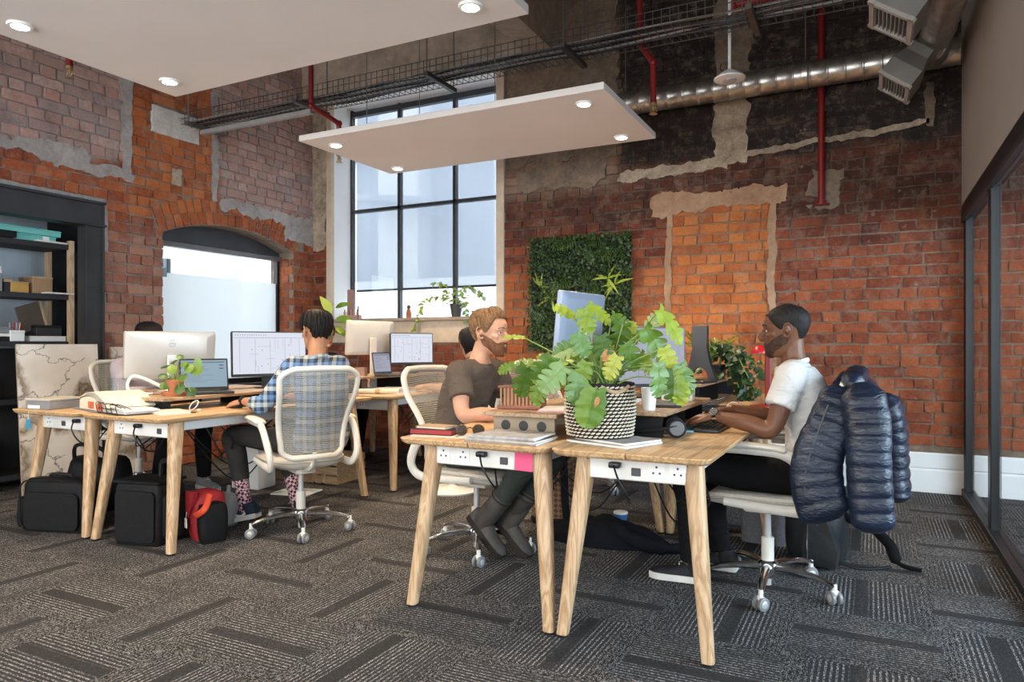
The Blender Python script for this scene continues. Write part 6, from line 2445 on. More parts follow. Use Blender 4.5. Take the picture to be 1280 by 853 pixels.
def book(name, label, cat, loc, rz, w, d, h, cover, pages=None, group=None, hard=True):
    """cover boards, spine and a page block; lies flat"""
    t = thing(name, label, cat, loc, rz, group)
    mb = MB()
    c = 0.0025
    mb.box((0, 0, c / 2), (w, d, c))
    mb.box((0, 0, h - c / 2), (w, d, c))
    mb.box((-w / 2 + c / 2, 0, h / 2), (c, d, h))
    part('cover', mb, cover, t, smooth=False)
    part('pages', MB().box((0.001, 0, h / 2), (w - 0.008, d - 0.008, h - 2 * c - 0.0005)), pages or m_paper, t, smooth=False)
    return t


def boxed(name, label, cat, loc, rz, s, m, lid=None, lid_h=0.3, group=None):
    """a box with its own lid"""
    t = thing(name, label, cat, loc, rz, group)
    part('body', MB().box((0, 0, s[2] * (1 - lid_h) / 2), (s[0], s[1], s[2] * (1 - lid_h)), bev=0.003), m, t, smooth=False)
    part('lid', MB().box((0, 0, s[2] * (1 - lid_h / 2)), (s[0] + 0.005, s[1] + 0.005, s[2] * lid_h), bev=0.003), lid or m, t, smooth=False)
    return t


DZ = 0.7305
m_red_book = plain('book_red', (0.30, 0.025, 0.03), 0.7)
book('notebook', 'thin cream notebook at the bottom of the stack by the bearded man', 'notebook', (-1.655, 2.56, DZ), 0.25, 0.20, 0.14, 0.006, m_paper_cream)
book('notebook', 'thick black notebook with red edge in the stack by the bearded man', 'notebook', (-1.672, 2.575, DZ + 0.0065), 0.12, 0.20, 0.13, 0.024, m_black_matte, m_red_book)
book('notebook', 'tan notebook on top of the stack by the bearded man', 'notebook', (-1.668, 2.57, DZ + 0.031), 0.0, 0.15, 0.10, 0.010, m_kraft)
book('notebook', 'red-edged notebook end sticking out left of the black notebook', 'notebook', (-1.70, 2.70, DZ), 0.5, 0.16, 0.11, 0.016, m_red_book)
pp = thing('paper_sheet', 'loose white paper sheet lying beside the sunglasses', 'paper', (-1.50, 2.60, DZ), 0.3)
part('sheet', MB().box((0, 0, 0.0006), (0.21, 0.15, 0.0012)), m_paper, pp, smooth=False)
part('printed_lines', MB().box((0.02, 0.03, 0.0014), (0.12, 0.003, 0.0003)).box((0.02, 0.01, 0.0014), (0.12, 0.003, 0.0003)).box((0.0, -0.01, 0.0014), (0.16, 0.003, 0.0003)), m_socket, pp, smooth=False)
sg = thing('sunglasses', 'brown sunglasses lying on a sheet of paper', 'sunglasses', (-1.52, 2.60, DZ + 0.002), math.radians(32))
m_tort = plain('tortoiseshell', (0.10, 0.045, 0.02), 0.25, var=0.5, scale=60)
m_lens = plain('lens_brown', (0.035, 0.02, 0.012), 0.12, coat=0.5)
for s in (-1, 1):
    ring = [Vector((s * 0.036 + 0.024 * math.cos(2 * PI * k / 20), 0.0, 0.024 + 0.022 * math.sin(2 * PI * k / 20))) for k in range(20)]
    part('rim', MB().tube(ring, 0.0026, 6, loop=True), m_tort, sg)
    part('lens', MB().tube([(s * 0.036, -0.001, 0.024), (s * 0.036, 0.001, 0.024)], 0.0228, 20), m_lens, sg)
    part('temple', MB().tube(spline([(s * 0.060, 0, 0.030), (s * 0.063, 0.05, 0.022), (s * 0.062, 0.11, 0.006)], 4), 0.0022, 6), m_tort, sg)
part('bridge', MB().tube(spline([(-0.012, 0, 0.030), (0, 0, 0.035), (0.012, 0, 0.030)], 4), 0.0024, 6), m_tort, sg)
m_news = [plain('news_%d' % i, c, 0.9, var=0.25, scale=40) for i, c in enumerate(((0.46, 0.44, 0.42), (0.30, 0.25, 0.21), (0.55, 0.50, 0.44), (0.36, 0.34, 0.34)))]
for k, (dx, dy, rz, w, d) in enumerate(((0, 0, 0.04, 0.31, 0.22), (0.005, 0.006, -0.03, 0.30, 0.22), (-0.006, 0.0, 0.08, 0.29, 0.21), (0.012, -0.004, -0.01, 0.28, 0.21))):
    t = thing('magazine', ['lowest magazine, cream and widest, of the stack in front of the round-holed shelf', 'second magazine from the bottom, brown, in front of the round-holed shelf', 'third magazine, pale, of the stack in front of the round-holed shelf', 'topmost grey folded magazine of the stack in front of the round-holed shelf'][k], 'magazine', (-1.30 + dx, 2.555 + dy, DZ + 0.0075 * k), rz, 'magazines in front of the round-holed shelf')
    part('pages', MB().box((0, 0, 0.0035), (w, d, 0.0068), bev=0.001), m_paper, t, smooth=False)
    part('cover', MB().box((0, 0, 0.0070), (w, d, 0.0006)), m_news[k], t, smooth=False)
    part('spine', MB().box((0, -d / 2 - 0.0004, 0.0035), (w, 0.0008, 0.0066)), m_news[(k + 1) % 4], t, smooth=False)
rk = thing('slatted_rack', 'reddish brown slatted letter rack on the round-holed shelf', 'rack', (-1.40, 2.86, 0.833), 0.2)
m_redwood = plain('red_wood', (0.22, 0.07, 0.035), 0.5, var=0.25)
part('base', MB().box((0, 0, 0.008), (0.20, 0.12, 0.016), bev=0.003), m_redwood, rk, smooth=False)
for k in range(11):
    part('slat', MB().box((-0.085 + 0.017 * k, -0.045, 0.055), (0.008, 0.006, 0.085)), plain('slat_tan', (0.40, 0.22, 0.10), 0.6), rk, smooth=False)
part('top_rail', MB().box((0, -0.045, 0.098), (0.20, 0.012, 0.010), bev=0.002), m_redwood, rk, smooth=False)
part('back', MB().box((0, 0.05, 0.055), (0.20, 0.008, 0.095)), m_redwood, rk, smooth=False)
pk = thing('pink_folder', 'pale pink folder lying on the shelf left of the basket', 'folder', (-1.22, 2.86, 0.833), 0.3)
part('cover', MB().box((0, 0, 0.003), (0.16, 0.22, 0.006)), plain('pink_card', (0.72, 0.42, 0.44), 0.85), pk, smooth=False)
part('sheets', MB().box((0.004, 0, 0.0075), (0.15, 0.20, 0.003)), m_paper, pk, smooth=False)
# magazines under the basket
for k, (dx, dy, rz, w, d, lab) in enumerate(((0.075, -0.045, -0.35, 0.30, 0.23, 'white magazine at the bottom under the woven basket'), (0.085, -0.03, -0.42, 0.27, 0.21, 'grey patterned magazine on top under the woven basket'))):
    t = thing('magazine', lab, 'magazine', (BX + dx, BYY + dy, DZ + 0.0085 * k), rz, 'magazines under the basket')
    part('pages', MB().box((0, 0, 0.004), (w, d, 0.0078), bev=0.001), m_paper, t, smooth=False)
    part('cover', MB().box((0, 0, 0.0080), (w - 0.001, d - 0.001, 0.0005)), m_news[3 if k else 2], t, smooth=False)
    if k:
        for j in range(5):
            part('cover_stripe', MB().box((w * 0.3, -d * 0.4 + j * d * 0.2, 0.0083), (w * 0.3, 0.012, 0.0003)), m_news[1], t, smooth=False)
# headphones
hp = thing('headphones', 'black over-ear headphones on the desk near the basket', 'headphones', (-0.745, 3.0, DZ), math.radians(200))
for s in (-1, 1):
    c_ = Vector((0.0, s * 0.075, 0.042))
    cup = part('ear_cup', MB().tube([c_ - Vector((0, s * 0.018, 0)), c_ - Vector((0, s * 0.010, 0)), c_ + Vector((0, s * 0.012, 0)), c_ + Vector((0, s * 0.018, 0))], [0.036, 0.041, 0.040, 0.032], 24), m_black_matte, hp)
    part('cup_disc', MB().tube([c_ + Vector((0, s * 0.018, 0)), c_ + Vector((0, s * 0.021, 0))], [0.031, 0.028], 24), plain('cup_grey', (0.10, 0.105, 0.11), 0.35), cup)
    part('cushion', MB().tube([c_ - Vector((0, s * 0.018, 0)), c_ - Vector((0, s * 0.030, 0))], [0.037, 0.032], 20), m_rubber, cup)
part('headband', MB().tube(spline([(0, -0.088, 0.05), (0.07, -0.085, 0.036), (0.155, -0.05, 0.022), (0.175, 0.0, 0.020), (0.155, 0.05, 0.022), (0.07, 0.085, 0.036), (0, 0.088, 0.05)], 6), 0.010, 10, 0.6), m_black_matte, hp)


def keyboard(label, loc, rz, w=0.40, d=0.125):
    t = thing('keyboard', label, 'keyboard', loc, rz)
    part('case', MB().box((0, 0, 0.008), (d, w, 0.016), bev=0.004), m_shell_black, t, smooth=False)
    for r in range(5):
        kb = MB()
        for k in range(15):
            kb.box((-d * 0.38 + r * d * 0.19, (k - 7) * w * 0.063, 0.0185), (d * 0.15, w * 0.052, 0.006), bev=0.001)
        part('key_row', kb, m_rubber, t, smooth=False)
    return t


keyboard('black keyboard under the hands of the white t-shirt man', (-0.655, 3.36, DZ), 0.0)
keyboard('black keyboard in front of the bearded man', (-1.60, 3.42, DZ), PI)
keyboard('black keyboard in front of the plaid shirt man', (-3.50, 3.45, DZ), 0.1)
ms = thing('computer_mouse', 'black mouse under the hand of the plaid shirt man', 'mouse', (-3.50, 3.12, DZ), 0.2)
part('shell', MB().ball((0, 0, 0.008), (0.052, 0.030, 0.020), 16), m_shell_black, ms)
part('wheel', MB().tube([(-0.028, -0.003, 0.024), (-0.028, 0.003, 0.024)], 0.006, 10), m_cable_grey, ms)
# mug, boxes and tablet on the right monitor shelf
mg = thing('mug', 'tall white tumbler with a twine sleeve right of the basket', 'cup', (-0.835, 2.925, 0.843))
part('cup', MB().lathe([(0.001, 0), (0.026, 0), (0.034, 0.095), (0.031, 0.095), (0.025, 0.006), (0.001, 0.006)], 24, cap=False), m_white, mg)
part('twine_loop', MB().tube(spline([(-0.034, -0.01, 0.075), (-0.058, -0.015, 0.06), (-0.055, -0.018, 0.01), (-0.03, -0.012, 0.004)], 6), 0.008, 8), plain('jute', (0.42, 0.30, 0.18), 0.9), mg)
tx = thing('tissue_box', 'white box with blue leaf drawings beside the right monitor', 'box', (-0.855, 3.52, 0.843), 0.1)
part('carton', MB().box((0, 0, 0.038), (0.15, 0.11, 0.076), bev=0.002), m_white, tx, smooth=False)
m_blue_ink = plain('blue_ink', (0.20, 0.36, 0.50), 0.7)
for k in range(5):
    x = -0.055 + 0.028 * k
    lf = MB()
    lf.tube([(x, -0.0556, 0.012), (x + 0.004, -0.0556, 0.06)], 0.0012, 5)
    for j in range(4):
        for s in (-1, 1):
            lf.prism([(x + 0.001 * j, 0.02 + 0.011 * j), (x + s * 0.010, 0.027 + 0.011 * j), (x + s * 0.004, 0.020 + 0.011 * j)], -0.0562, -0.0548, 'Y')
    part('leaf_drawing', lf, m_blue_ink, tx, smooth=False)
part('opening', MB().box((0, 0, 0.0765), (0.09, 0.03, 0.001)), m_socket, tx, smooth=False)
tbk = thing('tablet', 'dark tablet lying on the shelf behind the white tumbler', 'tablet', (-0.83, 3.17, 0.843), 0.25)
part('case', MB().box((0, 0, 0.005), (0.14, 0.21, 0.010), bev=0.003), m_shell_black, tbk, smooth=False)
part('glass', MB().box((0, 0, 0.0103), (0.12, 0.19, 0.0008)), m_socket, tbk, smooth=False)
book('notebook', 'orange tan notebook lying behind the white tumbler', 'notebook', (-0.98, 3.06, 0.843), 0.3, 0.14, 0.20, 0.018, plain('book_orange', (0.46, 0.19, 0.07), 0.8), m_kraft)
book('notebook', 'grey notebook on top of the orange tan one', 'notebook', (-0.985, 3.07, 0.862), 0.1, 0.13, 0.18, 0.010, m_news[0])
book('magazine', 'teal magazine under the right monitor shelf by the hands', 'magazine', (-0.735, 3.24, DZ), 0.1, 0.06, 0.22, 0.010, plain('magazine_teal', (0.14, 0.36, 0.42), 0.6))
wl = thing('wire_basket', 'small white and silver wire-handled pot beyond the typing hands', 'pot', (-0.66, 3.98, DZ))
part('pot', MB().lathe([(0.001, 0), (0.045, 0), (0.05, 0.04), (0.046, 0.04), (0.001, 0.02)], 22, cap=False), m_white, wl)
part('wire_handle', MB().tube(spline([(-0.05, 0, 0.03), (-0.035, 0, 0.065), (0, 0, 0.078), (0.035, 0, 0.065), (0.05, 0, 0.03)], 5), 0.004, 8), m_chrome, wl)
laptop('flat black laptop on the far right desk behind the typing hands', (-0.93, 4.30, DZ), 0.05, 0.30, 0.21, 20)
tbk = thing('phone', 'black phone lying by the wire-handled pot', 'phone', (-0.60, 4.10, DZ), 0.2)
part('case', MB().box((0, 0, 0.004), (0.07, 0.145, 0.008), bev=0.002), m_shell_black, tbk, smooth=False)
part('glass', MB().box((0, 0, 0.0082), (0.064, 0.138, 0.0006)), m_socket, tbk, smooth=False)

# left bench: box, swatch book, wire tray, notebooks
bx = boxed('storage_box', 'grey storage box with white side label at the far left desk corner', 'box', (-4.47, 2.60, DZ), 0.12, (0.20, 0.22, 0.065), m_grey_card, plain('lid_beige', (0.42, 0.38, 0.33), 0.8), 0.2)
part('side_label', MB().box((-0.03, -0.1106, 0.015), (0.10, 0.001, 0.02)), m_paper, bx, smooth=False)
bl_ = thing('blue_tag', 'small blue tag dangling from the far left desk corner', 'tag', (-4.42, 2.42, 0.62))
part('tag', MB().box((0, 0, 0.03), (0.045, 0.003, 0.06), bev=0.001), plain('tag_blue', (0.04, 0.24, 0.36), 0.6), bl_, smooth=False)
part('string', MB().tube([(0, 0, 0.06), (0.0, 0.0, 0.108)], 0.0012, 5), m_paper, bl_)
sw = thing('swatch_book', 'open fabric swatch book with fanned pages on the far left desk', 'book', (-4.06, 2.70, DZ), math.radians(-14))
part('cover', MB().box((0, 0, 0.004), (0.52, 0.28, 0.008), bev=0.002), m_grey_card, sw, smooth=False)
lift = [[Vector((-0.15 + 0.40 * i / 10, y, 0.010 + 0.075 * math.sin(PI * min(1, (i / 10) * 0.8 + 0.2)) ** 0.8)) for i in range(11)] for y in (-0.13, 0.13)]
mb = MB()
mb.ring_loft([[lift[0][i], lift[1][i], Vector((lift[1][i].x, 0.13, 0.009)), Vector((lift[0][i].x, -0.13, 0.009))] for i in range(11)])
part('page_block', mb, m_paper_cream, sw, angle=50)
for k in range(7):
    off_ = 0.0035 * k
    pts = [[Vector((-0.17 + 0.01 * k + 0.40 * i / 10, y, 0.014 + off_ + 0.078 * math.sin(PI * min(1, (i / 10) * 0.8 + 0.2)) ** 0.8)) for i in range(11)] for y in (-0.132, 0.132)]
    part('page', MB().sheet(pts, 0.0012), m_paper if k % 2 else m_paper_cream, sw, angle=60)
m_orange_sw = plain('swatch_orange', (0.55, 0.12, 0.05), 0.85, var=0.3, scale=60)
for k in range(6):
    part('swatch', MB().box((-0.02 + 0.045 * k, -0.1342, 0.034 + 0.004 * math.sin(k)), (0.036, 0.002, 0.040)), m_orange_sw if k % 3 else m_paper_cream, sw, smooth=False)
wt_ = thing('letter_tray', 'black wire letter tray holding papers beside the swatch book', 'tray', (-3.77, 2.60, DZ), math.radians(-12))
mb = MB()
for z in (0.006, 0.03, 0.056):
    mb.tube([(-0.13, -0.11, z), (-0.13, 0.11, z), (0.13, 0.11, z)], 0.0022, 6).tube([(-0.13, -0.11, z), (0.13, -0.11, z)], 0.0022, 6)
part('wire_frame', mb, m_black, wt_)
for k in range(5):
    part('wire_hoop', MB().tube(spline([(-0.13 + 0.065 * k, -0.11, 0.006), (-0.13 + 0.065 * k, -0.118, 0.03), (-0.13 + 0.065 * k, -0.11, 0.064), (-0.11 + 0.065 * k, 0.0, 0.006)], 4), 0.0022, 6), m_black, wt_)
part('base_mesh', MB().box((0, 0, 0.003), (0.26, 0.22, 0.003)), m_black, wt_, smooth=False)
for k in range(4):
    o = thing('paper_sheaf', ['lowest paper sheaf in the wire letter tray', 'second paper sheaf from the bottom in the letter tray', 'third paper sheaf in the wire letter tray', 'top bluish paper sheaf in the wire letter tray'][k], 'paper', (-3.755 + 0.012 * k, 2.605, DZ + 0.006 + 0.006 * k), math.radians(-12 - 3 * k), 'papers in the letter tray')
    part('sheets', MB().box((0.02, 0, 0.0025), (0.25, 0.18, 0.005)), [m_paper, m_news[0], m_paper, plain('paper_bluish', (0.60, 0.63, 0.70), 0.9)][k], o, smooth=False)
    part('cover_sheet', MB().box((0.02, 0, 0.0052), (0.25, 0.18, 0.0004)), m_paper, o, smooth=False)
book('notebook', 'cream notebook with a dark pen loop on the near left desk edge', 'notebook', (-3.56, 2.70, DZ), math.radians(-20), 0.24, 0.17, 0.014, m_paper_cream)
pn = thing('pen', 'dark pen lying at the end of the cream notebook', 'pen', (-3.44, 2.72, DZ + 0.002), math.radians(50))
part('barrel', MB().tube([(-0.06, 0, 0.004), (0.05, 0, 0.004)], 0.004, 8), m_shell_black, pn)
part('tip', MB().tube([(0.05, 0, 0.004), (0.065, 0, 0.004)], [0.004, 0.001], 8), m_chrome, pn)
ep = thing('earphones', 'coiled white cable loop on the desk by the keyboard', 'cable', (-3.55, 2.86, DZ + 0.003), 0)
part('coil', MB().tube([Vector((0.035 * math.cos(a_ * 0.45), 0.012 * math.sin(a_ * 0.45), 0.030 + 0.028 * math.sin(a_ * 0.45 + 0.4))) for a_ in range(28)], 0.0025, 6), m_white, ep)
part('plug', MB().tube([(0.03, 0, 0.004), (0.05, 0.01, 0.004)], 0.004, 8), m_white, ep)
tl = thing('white_strap', 'white looped strap bent over the left monitor shelf', 'lamp', (-4.02, 2.90, 0.809), math.radians(55))  # a looped white strap, not a lamp; it gives no light
for y in (-0.03, 0.03):
    part('loop_arm', MB().tube(spline([(-0.10, y, 0.012), (-0.11, y, 0.07), (-0.08, y, 0.115), (-0.02, y, 0.10), (0.08, y, 0.045), (0.12, y, 0.016)], 6), 0.009, 8), m_plastic_white, tl)
part('foot', MB().box((-0.05, 0, 0.005), (0.16, 0.10, 0.010), bev=0.003), m_plastic_white, tl, smooth=False)
m_clear = clear_glass('tumbler_glass', (0.93, 0.96, 0.97), 1.12)
for k, x in enumerate((-4.30, -4.235)):
    t = thing('drinking_glass', ['left one of two clear glasses under the silver monitor', 'right one of two clear glasses under the silver monitor'][k], 'glass', (x, 2.86 + 0.03 * k, 0.809), 0, 'glasses under the silver monitor')
    part('wall', MB().lathe([(0.028, 0.006), (0.031, 0.10), (0.029, 0.10), (0.026, 0.007)], 22, cap=False), m_clear, t)
    part('base', MB().lathe([(0.001, 0), (0.028, 0), (0.028, 0.007), (0.001, 0.007)], 22, cap=False), m_clear, t)
bk = book('document_pile', 'greenish pile of documents on the shelf under the silver monitor', 'documents', (-4.19, 2.80, 0.809), 0.1, 0.20, 0.06, 0.02, plain('sage_card', (0.38, 0.42, 0.34), 0.8))
bk2 = thing('sketch_roll', 'pale paper roll on the far desk right of the plaid shirt man', 'paper roll', (-3.47, 4.50, DZ + 0.021), math.radians(20))
part('roll', MB().tube([(-0.17, 0, 0), (0.17, 0, 0)], 0.020, 16), m_paper_cream, bk2)
part('band', MB().tube([(-0.02, 0, 0), (0.02, 0, 0)], 0.0207, 16), m_kraft, bk2)
for k, (x, y, w, m_, lab) in enumerate(((-3.42, 4.66, 0.24, m_paper, 'lowest white folder on the far desk right of the plaid shirt man'), (-3.43, 4.67, 0.22, m_kraft, 'kraft folder in the middle of the far desk pile'), (-3.44, 4.66, 0.23, m_news[0], 'grey printed folder on top of the far desk pile'))):
    book('folder', lab, 'folder', (x, y, DZ + 0.014 * k), 0.1 * k, w, 0.26, 0.013, m_, None, 'folders on the far desk')
mp = thing('magazine_holder', 'rose brown file holder beside the pale monitor back', 'file holder', (-3.82, 4.62, DZ), 0.3)
for k in range(3):
    part('divider', MB().prism([(-0.10, 0), (0.10, 0), (0.10, 0.20), (0.02, 0.20), (-0.10, 0.10)], 0.03 * k, 0.03 * k + 0.006, 'Y'), plain('holder_rose', (0.34, 0.20, 0.15), 0.8), mp, smooth=False)
part('base', MB().box((0, 0.033, 0.004), (0.20, 0.07, 0.008)), plain('holder_rose', (0.34, 0.2, 0.15), 0.8), mp, smooth=False)

# ---------------------------------------------------------------- navy puffer jacket over the right chair
def puffer_mat():
    t = NT('puffer_nylon', 0.32)
    co = t.coord()
    n = t.noise(co, 6, 4, 0.6)
    t.color(t.ramp(n, [(0.3, (0.005, 0.008, 0.018)), (0.7, (0.014, 0.023, 0.048))]))
    wr = t.noise(t.mapping(co, (26, 26, 60)), 1.0, 4, 0.6, 0.8)
    t.bump(wr, 0.55, 0.010)
    return t.m


m_puffer = puffer_mat()
m_lining = plain('jacket_lining', (0.02, 0.022, 0.03), 0.7)
JX, JY = -0.10, 3.42
jk = thing('puffer_jacket', 'navy quilted puffer jacket hanging over the right chair back', 'jacket', (JX, JY, 0))


def puff_lobe(name, pts, wid, dep, axis_w, pitch=0.056, label=None, n=9):
    """hanging quilted lobe; cross-section wid along axis_w, dep across; a seam every pitch"""
    p = spline([Vector(q) for q in pts], n)
    ln = [0.0]
    for a, b in zip(p, p[1:]):
        ln.append(ln[-1] + (b - a).length)
    # resample finely along the length
    tot = ln[-1]
    N_ = int(tot / 0.008)
    rings = []
    aw = Vector(axis_w).normalized()
    k = 0
    for i in range(N_ + 1):
        s = tot * i / N_
        while k < len(ln) - 2 and ln[k + 1] < s:
            k += 1
        c = p[k].lerp(p[k + 1], (s - ln[k]) / max(1e-6, ln[k + 1] - ln[k]))
        d = (p[k + 1] - p[k]).normalized()
        w = (aw - d * aw.dot(d)).normalized()
        v = d.cross(w)
        q = abs(math.sin(PI * s / pitch)) ** 0.55
        u = s / tot
        e = min(1, 0.35 + u * 7) * min(1, 0.45 + (1 - u) * 12)
        ww = (wid(u) if callable(wid) else wid) * e
        dd = (dep(u) if callable(dep) else dep) * (0.86 + 0.17 * q) * e
        ring = []
        for j in range(26):
            a = 2 * PI * j / 26
            wob = 1 + 0.05 * noise.noise(Vector((math.cos(a) * 2, math.sin(a) * 2, s * 16)))
            ring.append(c + w * (ww * (0.98 + 0.03 * q) * wob * math.copysign(abs(math.cos(a)) ** 0.8, math.cos(a))) + v * (dd * wob * math.copysign(abs(math.sin(a)) ** 0.8, math.sin(a))))
        rings.append(ring)
    return part(name, MB().ring_loft(rings), m_puffer, jk, angle=75, label=label)


def J(x, y, z):
    return (x - JX, y - JY, z)


puff_lobe('back_panel', [J(-0.06, 3.43, 0.985), J(0.01, 3.43, 0.90), J(0.03, 3.43, 0.70), J(0.05, 3.44, 0.50), J(0.06, 3.45, 0.40)], lambda u: lerp(0.20, 0.26, u), 0.034, (0, 1, 0))
puff_lobe('front_panel', [J(-0.08, 3.20, 0.955), J(-0.13, 3.13, 0.82), J(-0.19, 3.095, 0.66), J(-0.185, 3.09, 0.52), J(-0.15, 3.10, 0.415)], lambda u: lerp(0.085, 0.105, u), 0.040, (0.95, 0.15, 0))
puff_lobe('sleeve', [J(-0.035, 3.15, 0.965), J(-0.01, 3.09, 0.80), J(-0.005, 3.07, 0.62), J(0.005, 3.07, 0.48), J(0.01, 3.08, 0.395)], lambda u: lerp(0.085, 0.078, u), 0.058, (1, 0.1, 0))
puff_lobe('sleeve', [J(0.06, 3.52, 0.90), J(0.09, 3.56, 0.75), J(0.10, 3.58, 0.55), J(0.11, 3.58, 0.42)], 0.070, 0.055, (0.3, 1, 0))
puff_lobe('shoulder_fold', [J(-0.07, 3.14, 0.955), J(-0.055, 3.28, 0.985), J(-0.05, 3.45, 0.99), J(-0.06, 3.62, 0.955)], 0.045, 0.038, (1, 0, 0), 0.07)
part('collar', MB().tube(spline([J(-0.12, 3.30, 0.945), J(-0.10, 3.36, 0.975), J(-0.10, 3.48, 0.975), J(-0.12, 3.54, 0.945)], 6), 0.028, 12), m_puffer, jk)
part('zip', MB().tube(spline([J(-0.15, 3.09, 0.88), J(-0.22, 3.055, 0.66), J(-0.235, 3.05, 0.54), J(-0.215, 3.055, 0.47)], 6), 0.004, 6), m_socket, jk)

# ---------------------------------------------------------------- bags and other things on the floor
m_nylon = plain('bag_nylon_black', (0.006, 0.006, 0.0065), 0.62, var=0.25, scale=30, bump=0.4, bscale=120)
m_bag_edge = plain('bag_piping', (0.010, 0.010, 0.011), 0.55)
m_leather = plain('bag_leather', (0.016, 0.018, 0.020), 0.34, var=0.3, bump=0.5, bscale=25)


def soft_box(w, d, h, r=0.05, bulge=0.06, sag=0.0, n=10, seed=0):
    """upright bag body: rounded in plan, slightly bulging, soft top"""
    rings = []
    for k in range(n + 1):
        u = k / n
        e = 1 + bulge * math.sin(PI * u) - (0.06 if k in (0, n) else 0.0)
        z = h * u
        ring = []
        for x, y in rounded_rect(w * e, d * e, min(r, d * 0.45), 6):
            nz = noise.noise(Vector((x * 7 + seed, y * 7, z * 6)))
            ring.append(Vector((x + 0.008 * nz, y + 0.008 * nz, z - sag * u * (1 - abs(2 * x / w) ** 2) * (0.6 + 0.4 * nz))))
        rings.append(ring)
    c0 = [v * 0.6 + Vector((0, 0, 0)) for v in rings[0]]
    top_ = [Vector((v.x * 0.5, v.y * 0.5, v.z + 0.012)) for v in rings[-1]]
    for v in c0:
        v.z = 0.0
    return MB().ring_loft([c0] + rings + [top_])


lb = thing('laptop_bag', 'wide black laptop bag leaning by the far left desk leg', 'bag', (-4.36, 2.575, 0), math.radians(18))
part('body', soft_box(0.44, 0.13, 0.31, 0.06, 0.05, 0.0, 10, 1), m_nylon, lb, angle=60)
part('front_pocket', MB().prism(rounded_rect(0.36, 0.22, 0.04), -0.085, -0.05, 'Y', Matrix.Translation((0, 0, 0.13))), m_nylon, lb, angle=40)
part('piping', MB().tube([Vector((x, -0.068, z + 0.157)) for x, z in rounded_rect(0.44, 0.30, 0.06)], 0.005, 6, loop=True), m_bag_edge, lb)
part('side_pouch', soft_box(0.05, 0.10, 0.17, 0.02, 0.1, 0, 6, 2), m_nylon, lb, loc=(-0.235, 0, 0.02))
part('carry_handle', MB().tube(spline([(-0.07, 0, 0.31), (-0.06, 0, 0.335), (0.06, 0, 0.335), (0.07, 0, 0.31)], 6), 0.010, 8), m_bag_edge, lb)
du = thing('dark_duffel', 'rumpled black bag behind the laptop bag at far left', 'bag', (-4.72, 3.05, 0), 0.4)
part('body', soft_box(0.34, 0.22, 0.36, 0.1, 0.16, 0.06, 10, 5), m_nylon, du, angle=60)
part('strap', MB().tube(spline([(-0.15, -0.05, 0.34), (-0.10, -0.10, 0.44), (0.05, -0.1, 0.43), (0.14, -0.05, 0.33)], 6), 0.013, 8), m_bag_edge, du)
cs = thing('trolley_bag', 'upright black pilot case with a raised carry handle at the left bench', 'suitcase', (-3.665, 2.665, 0), math.radians(12))
part('body', soft_box(0.30, 0.22, 0.345, 0.03, 0.03, 0, 10, 7), m_nylon, cs, angle=50)
part('front_panel', MB().prism(rounded_rect(0.26, 0.28, 0.03), -0.125, -0.10, 'Y', Matrix.Translation((0, 0, 0.165))), m_nylon, cs, angle=40)
part('top_flap', MB().box((0, -0.005, 0.352), (0.31, 0.23, 0.018), bev=0.006), m_nylon, cs, smooth=False)
part('carry_handle', MB().tube(spline([(0.02, 0.05, 0.36), (0.025, 0.05, 0.43), (0.05, 0.05, 0.452), (0.12, 0.05, 0.452), (0.145, 0.05, 0.43), (0.15, 0.05, 0.36)], 5), 0.018, 8, 0.6), m_bag_edge, cs)
for z in (0.16, 0.24):
    part('zip_pull', MB().box((0.158, -0.04, z), (0.008, 0.010, 0.035), bev=0.002), m_chrome, cs, smooth=False, label='metal zip pull')
part('side_pocket', MB().prism(rounded_rect(0.17, 0.25, 0.03), 0.152, 0.172, 'X', Matrix.Translation((0, 0.0, 0.16))), m_nylon, cs, angle=40)
rb = thing('red_rucksack', 'red and black rucksack with a white tag behind the desk leg', 'bag', (-3.44, 2.86, 0), math.radians(-20))
m_red_cloth = plain('rucksack_red', (0.30, 0.012, 0.018), 0.7, var=0.2, bump=0.4, bscale=40)
part('body', soft_box(0.20, 0.17, 0.27, 0.06, 0.10, 0.02, 10, 9), m_red_cloth, rb, angle=60)
part('black_side', soft_box(0.09, 0.15, 0.22, 0.03, 0.08, 0.02, 8, 10), m_nylon, rb, loc=(0.115, -0.01, 0.0))
part('top_flap', MB().prism([(-0.10, 0.27), (0.10, 0.29), (0.06, 0.20), (0.0, 0.13), (-0.06, 0.18)], -0.108, -0.085, 'Y'), m_red_cloth, rb, smooth=False)
part('orange_loop', MB().tube(spline([(0.08, -0.09, 0.16), (0.15, -0.11, 0.17), (0.19, -0.08, 0.21), (0.13, -0.03, 0.27)], 6), 0.018, 8, 0.5), plain('strap_orange_red', (0.62, 0.06, 0.02), 0.6), rb, label='orange-red grab loop')
part('white_tag', MB().box((-0.005, -0.116, 0.10), (0.035, 0.003, 0.055), bev=0.001), m_white, rb, smooth=False)
part('tag_cord', MB().tube([(-0.005, -0.116, 0.127), (0.0, -0.112, 0.165)], 0.0015, 5), m_white, rb)
pb = thing('clear_plastic_bag', 'crumpled grey translucent plastic bag behind the red rucksack', 'plastic bag', (-3.58, 3.12, 0), 0)
m_film = sheer('plastic_film', (0.55, 0.57, 0.60), 0.45, 0.5)
part('bag', soft_box(0.14, 0.12, 0.20, 0.05, 0.25, 0.07, 8, 12), m_film, pb, angle=60)
part('knot', MB().tube(spline([(0, 0, 0.16), (0.02, 0, 0.21), (0.0, 0.02, 0.235)], 5), [0.02] * 5 + [0.012] * 6, 8), m_film, pb)
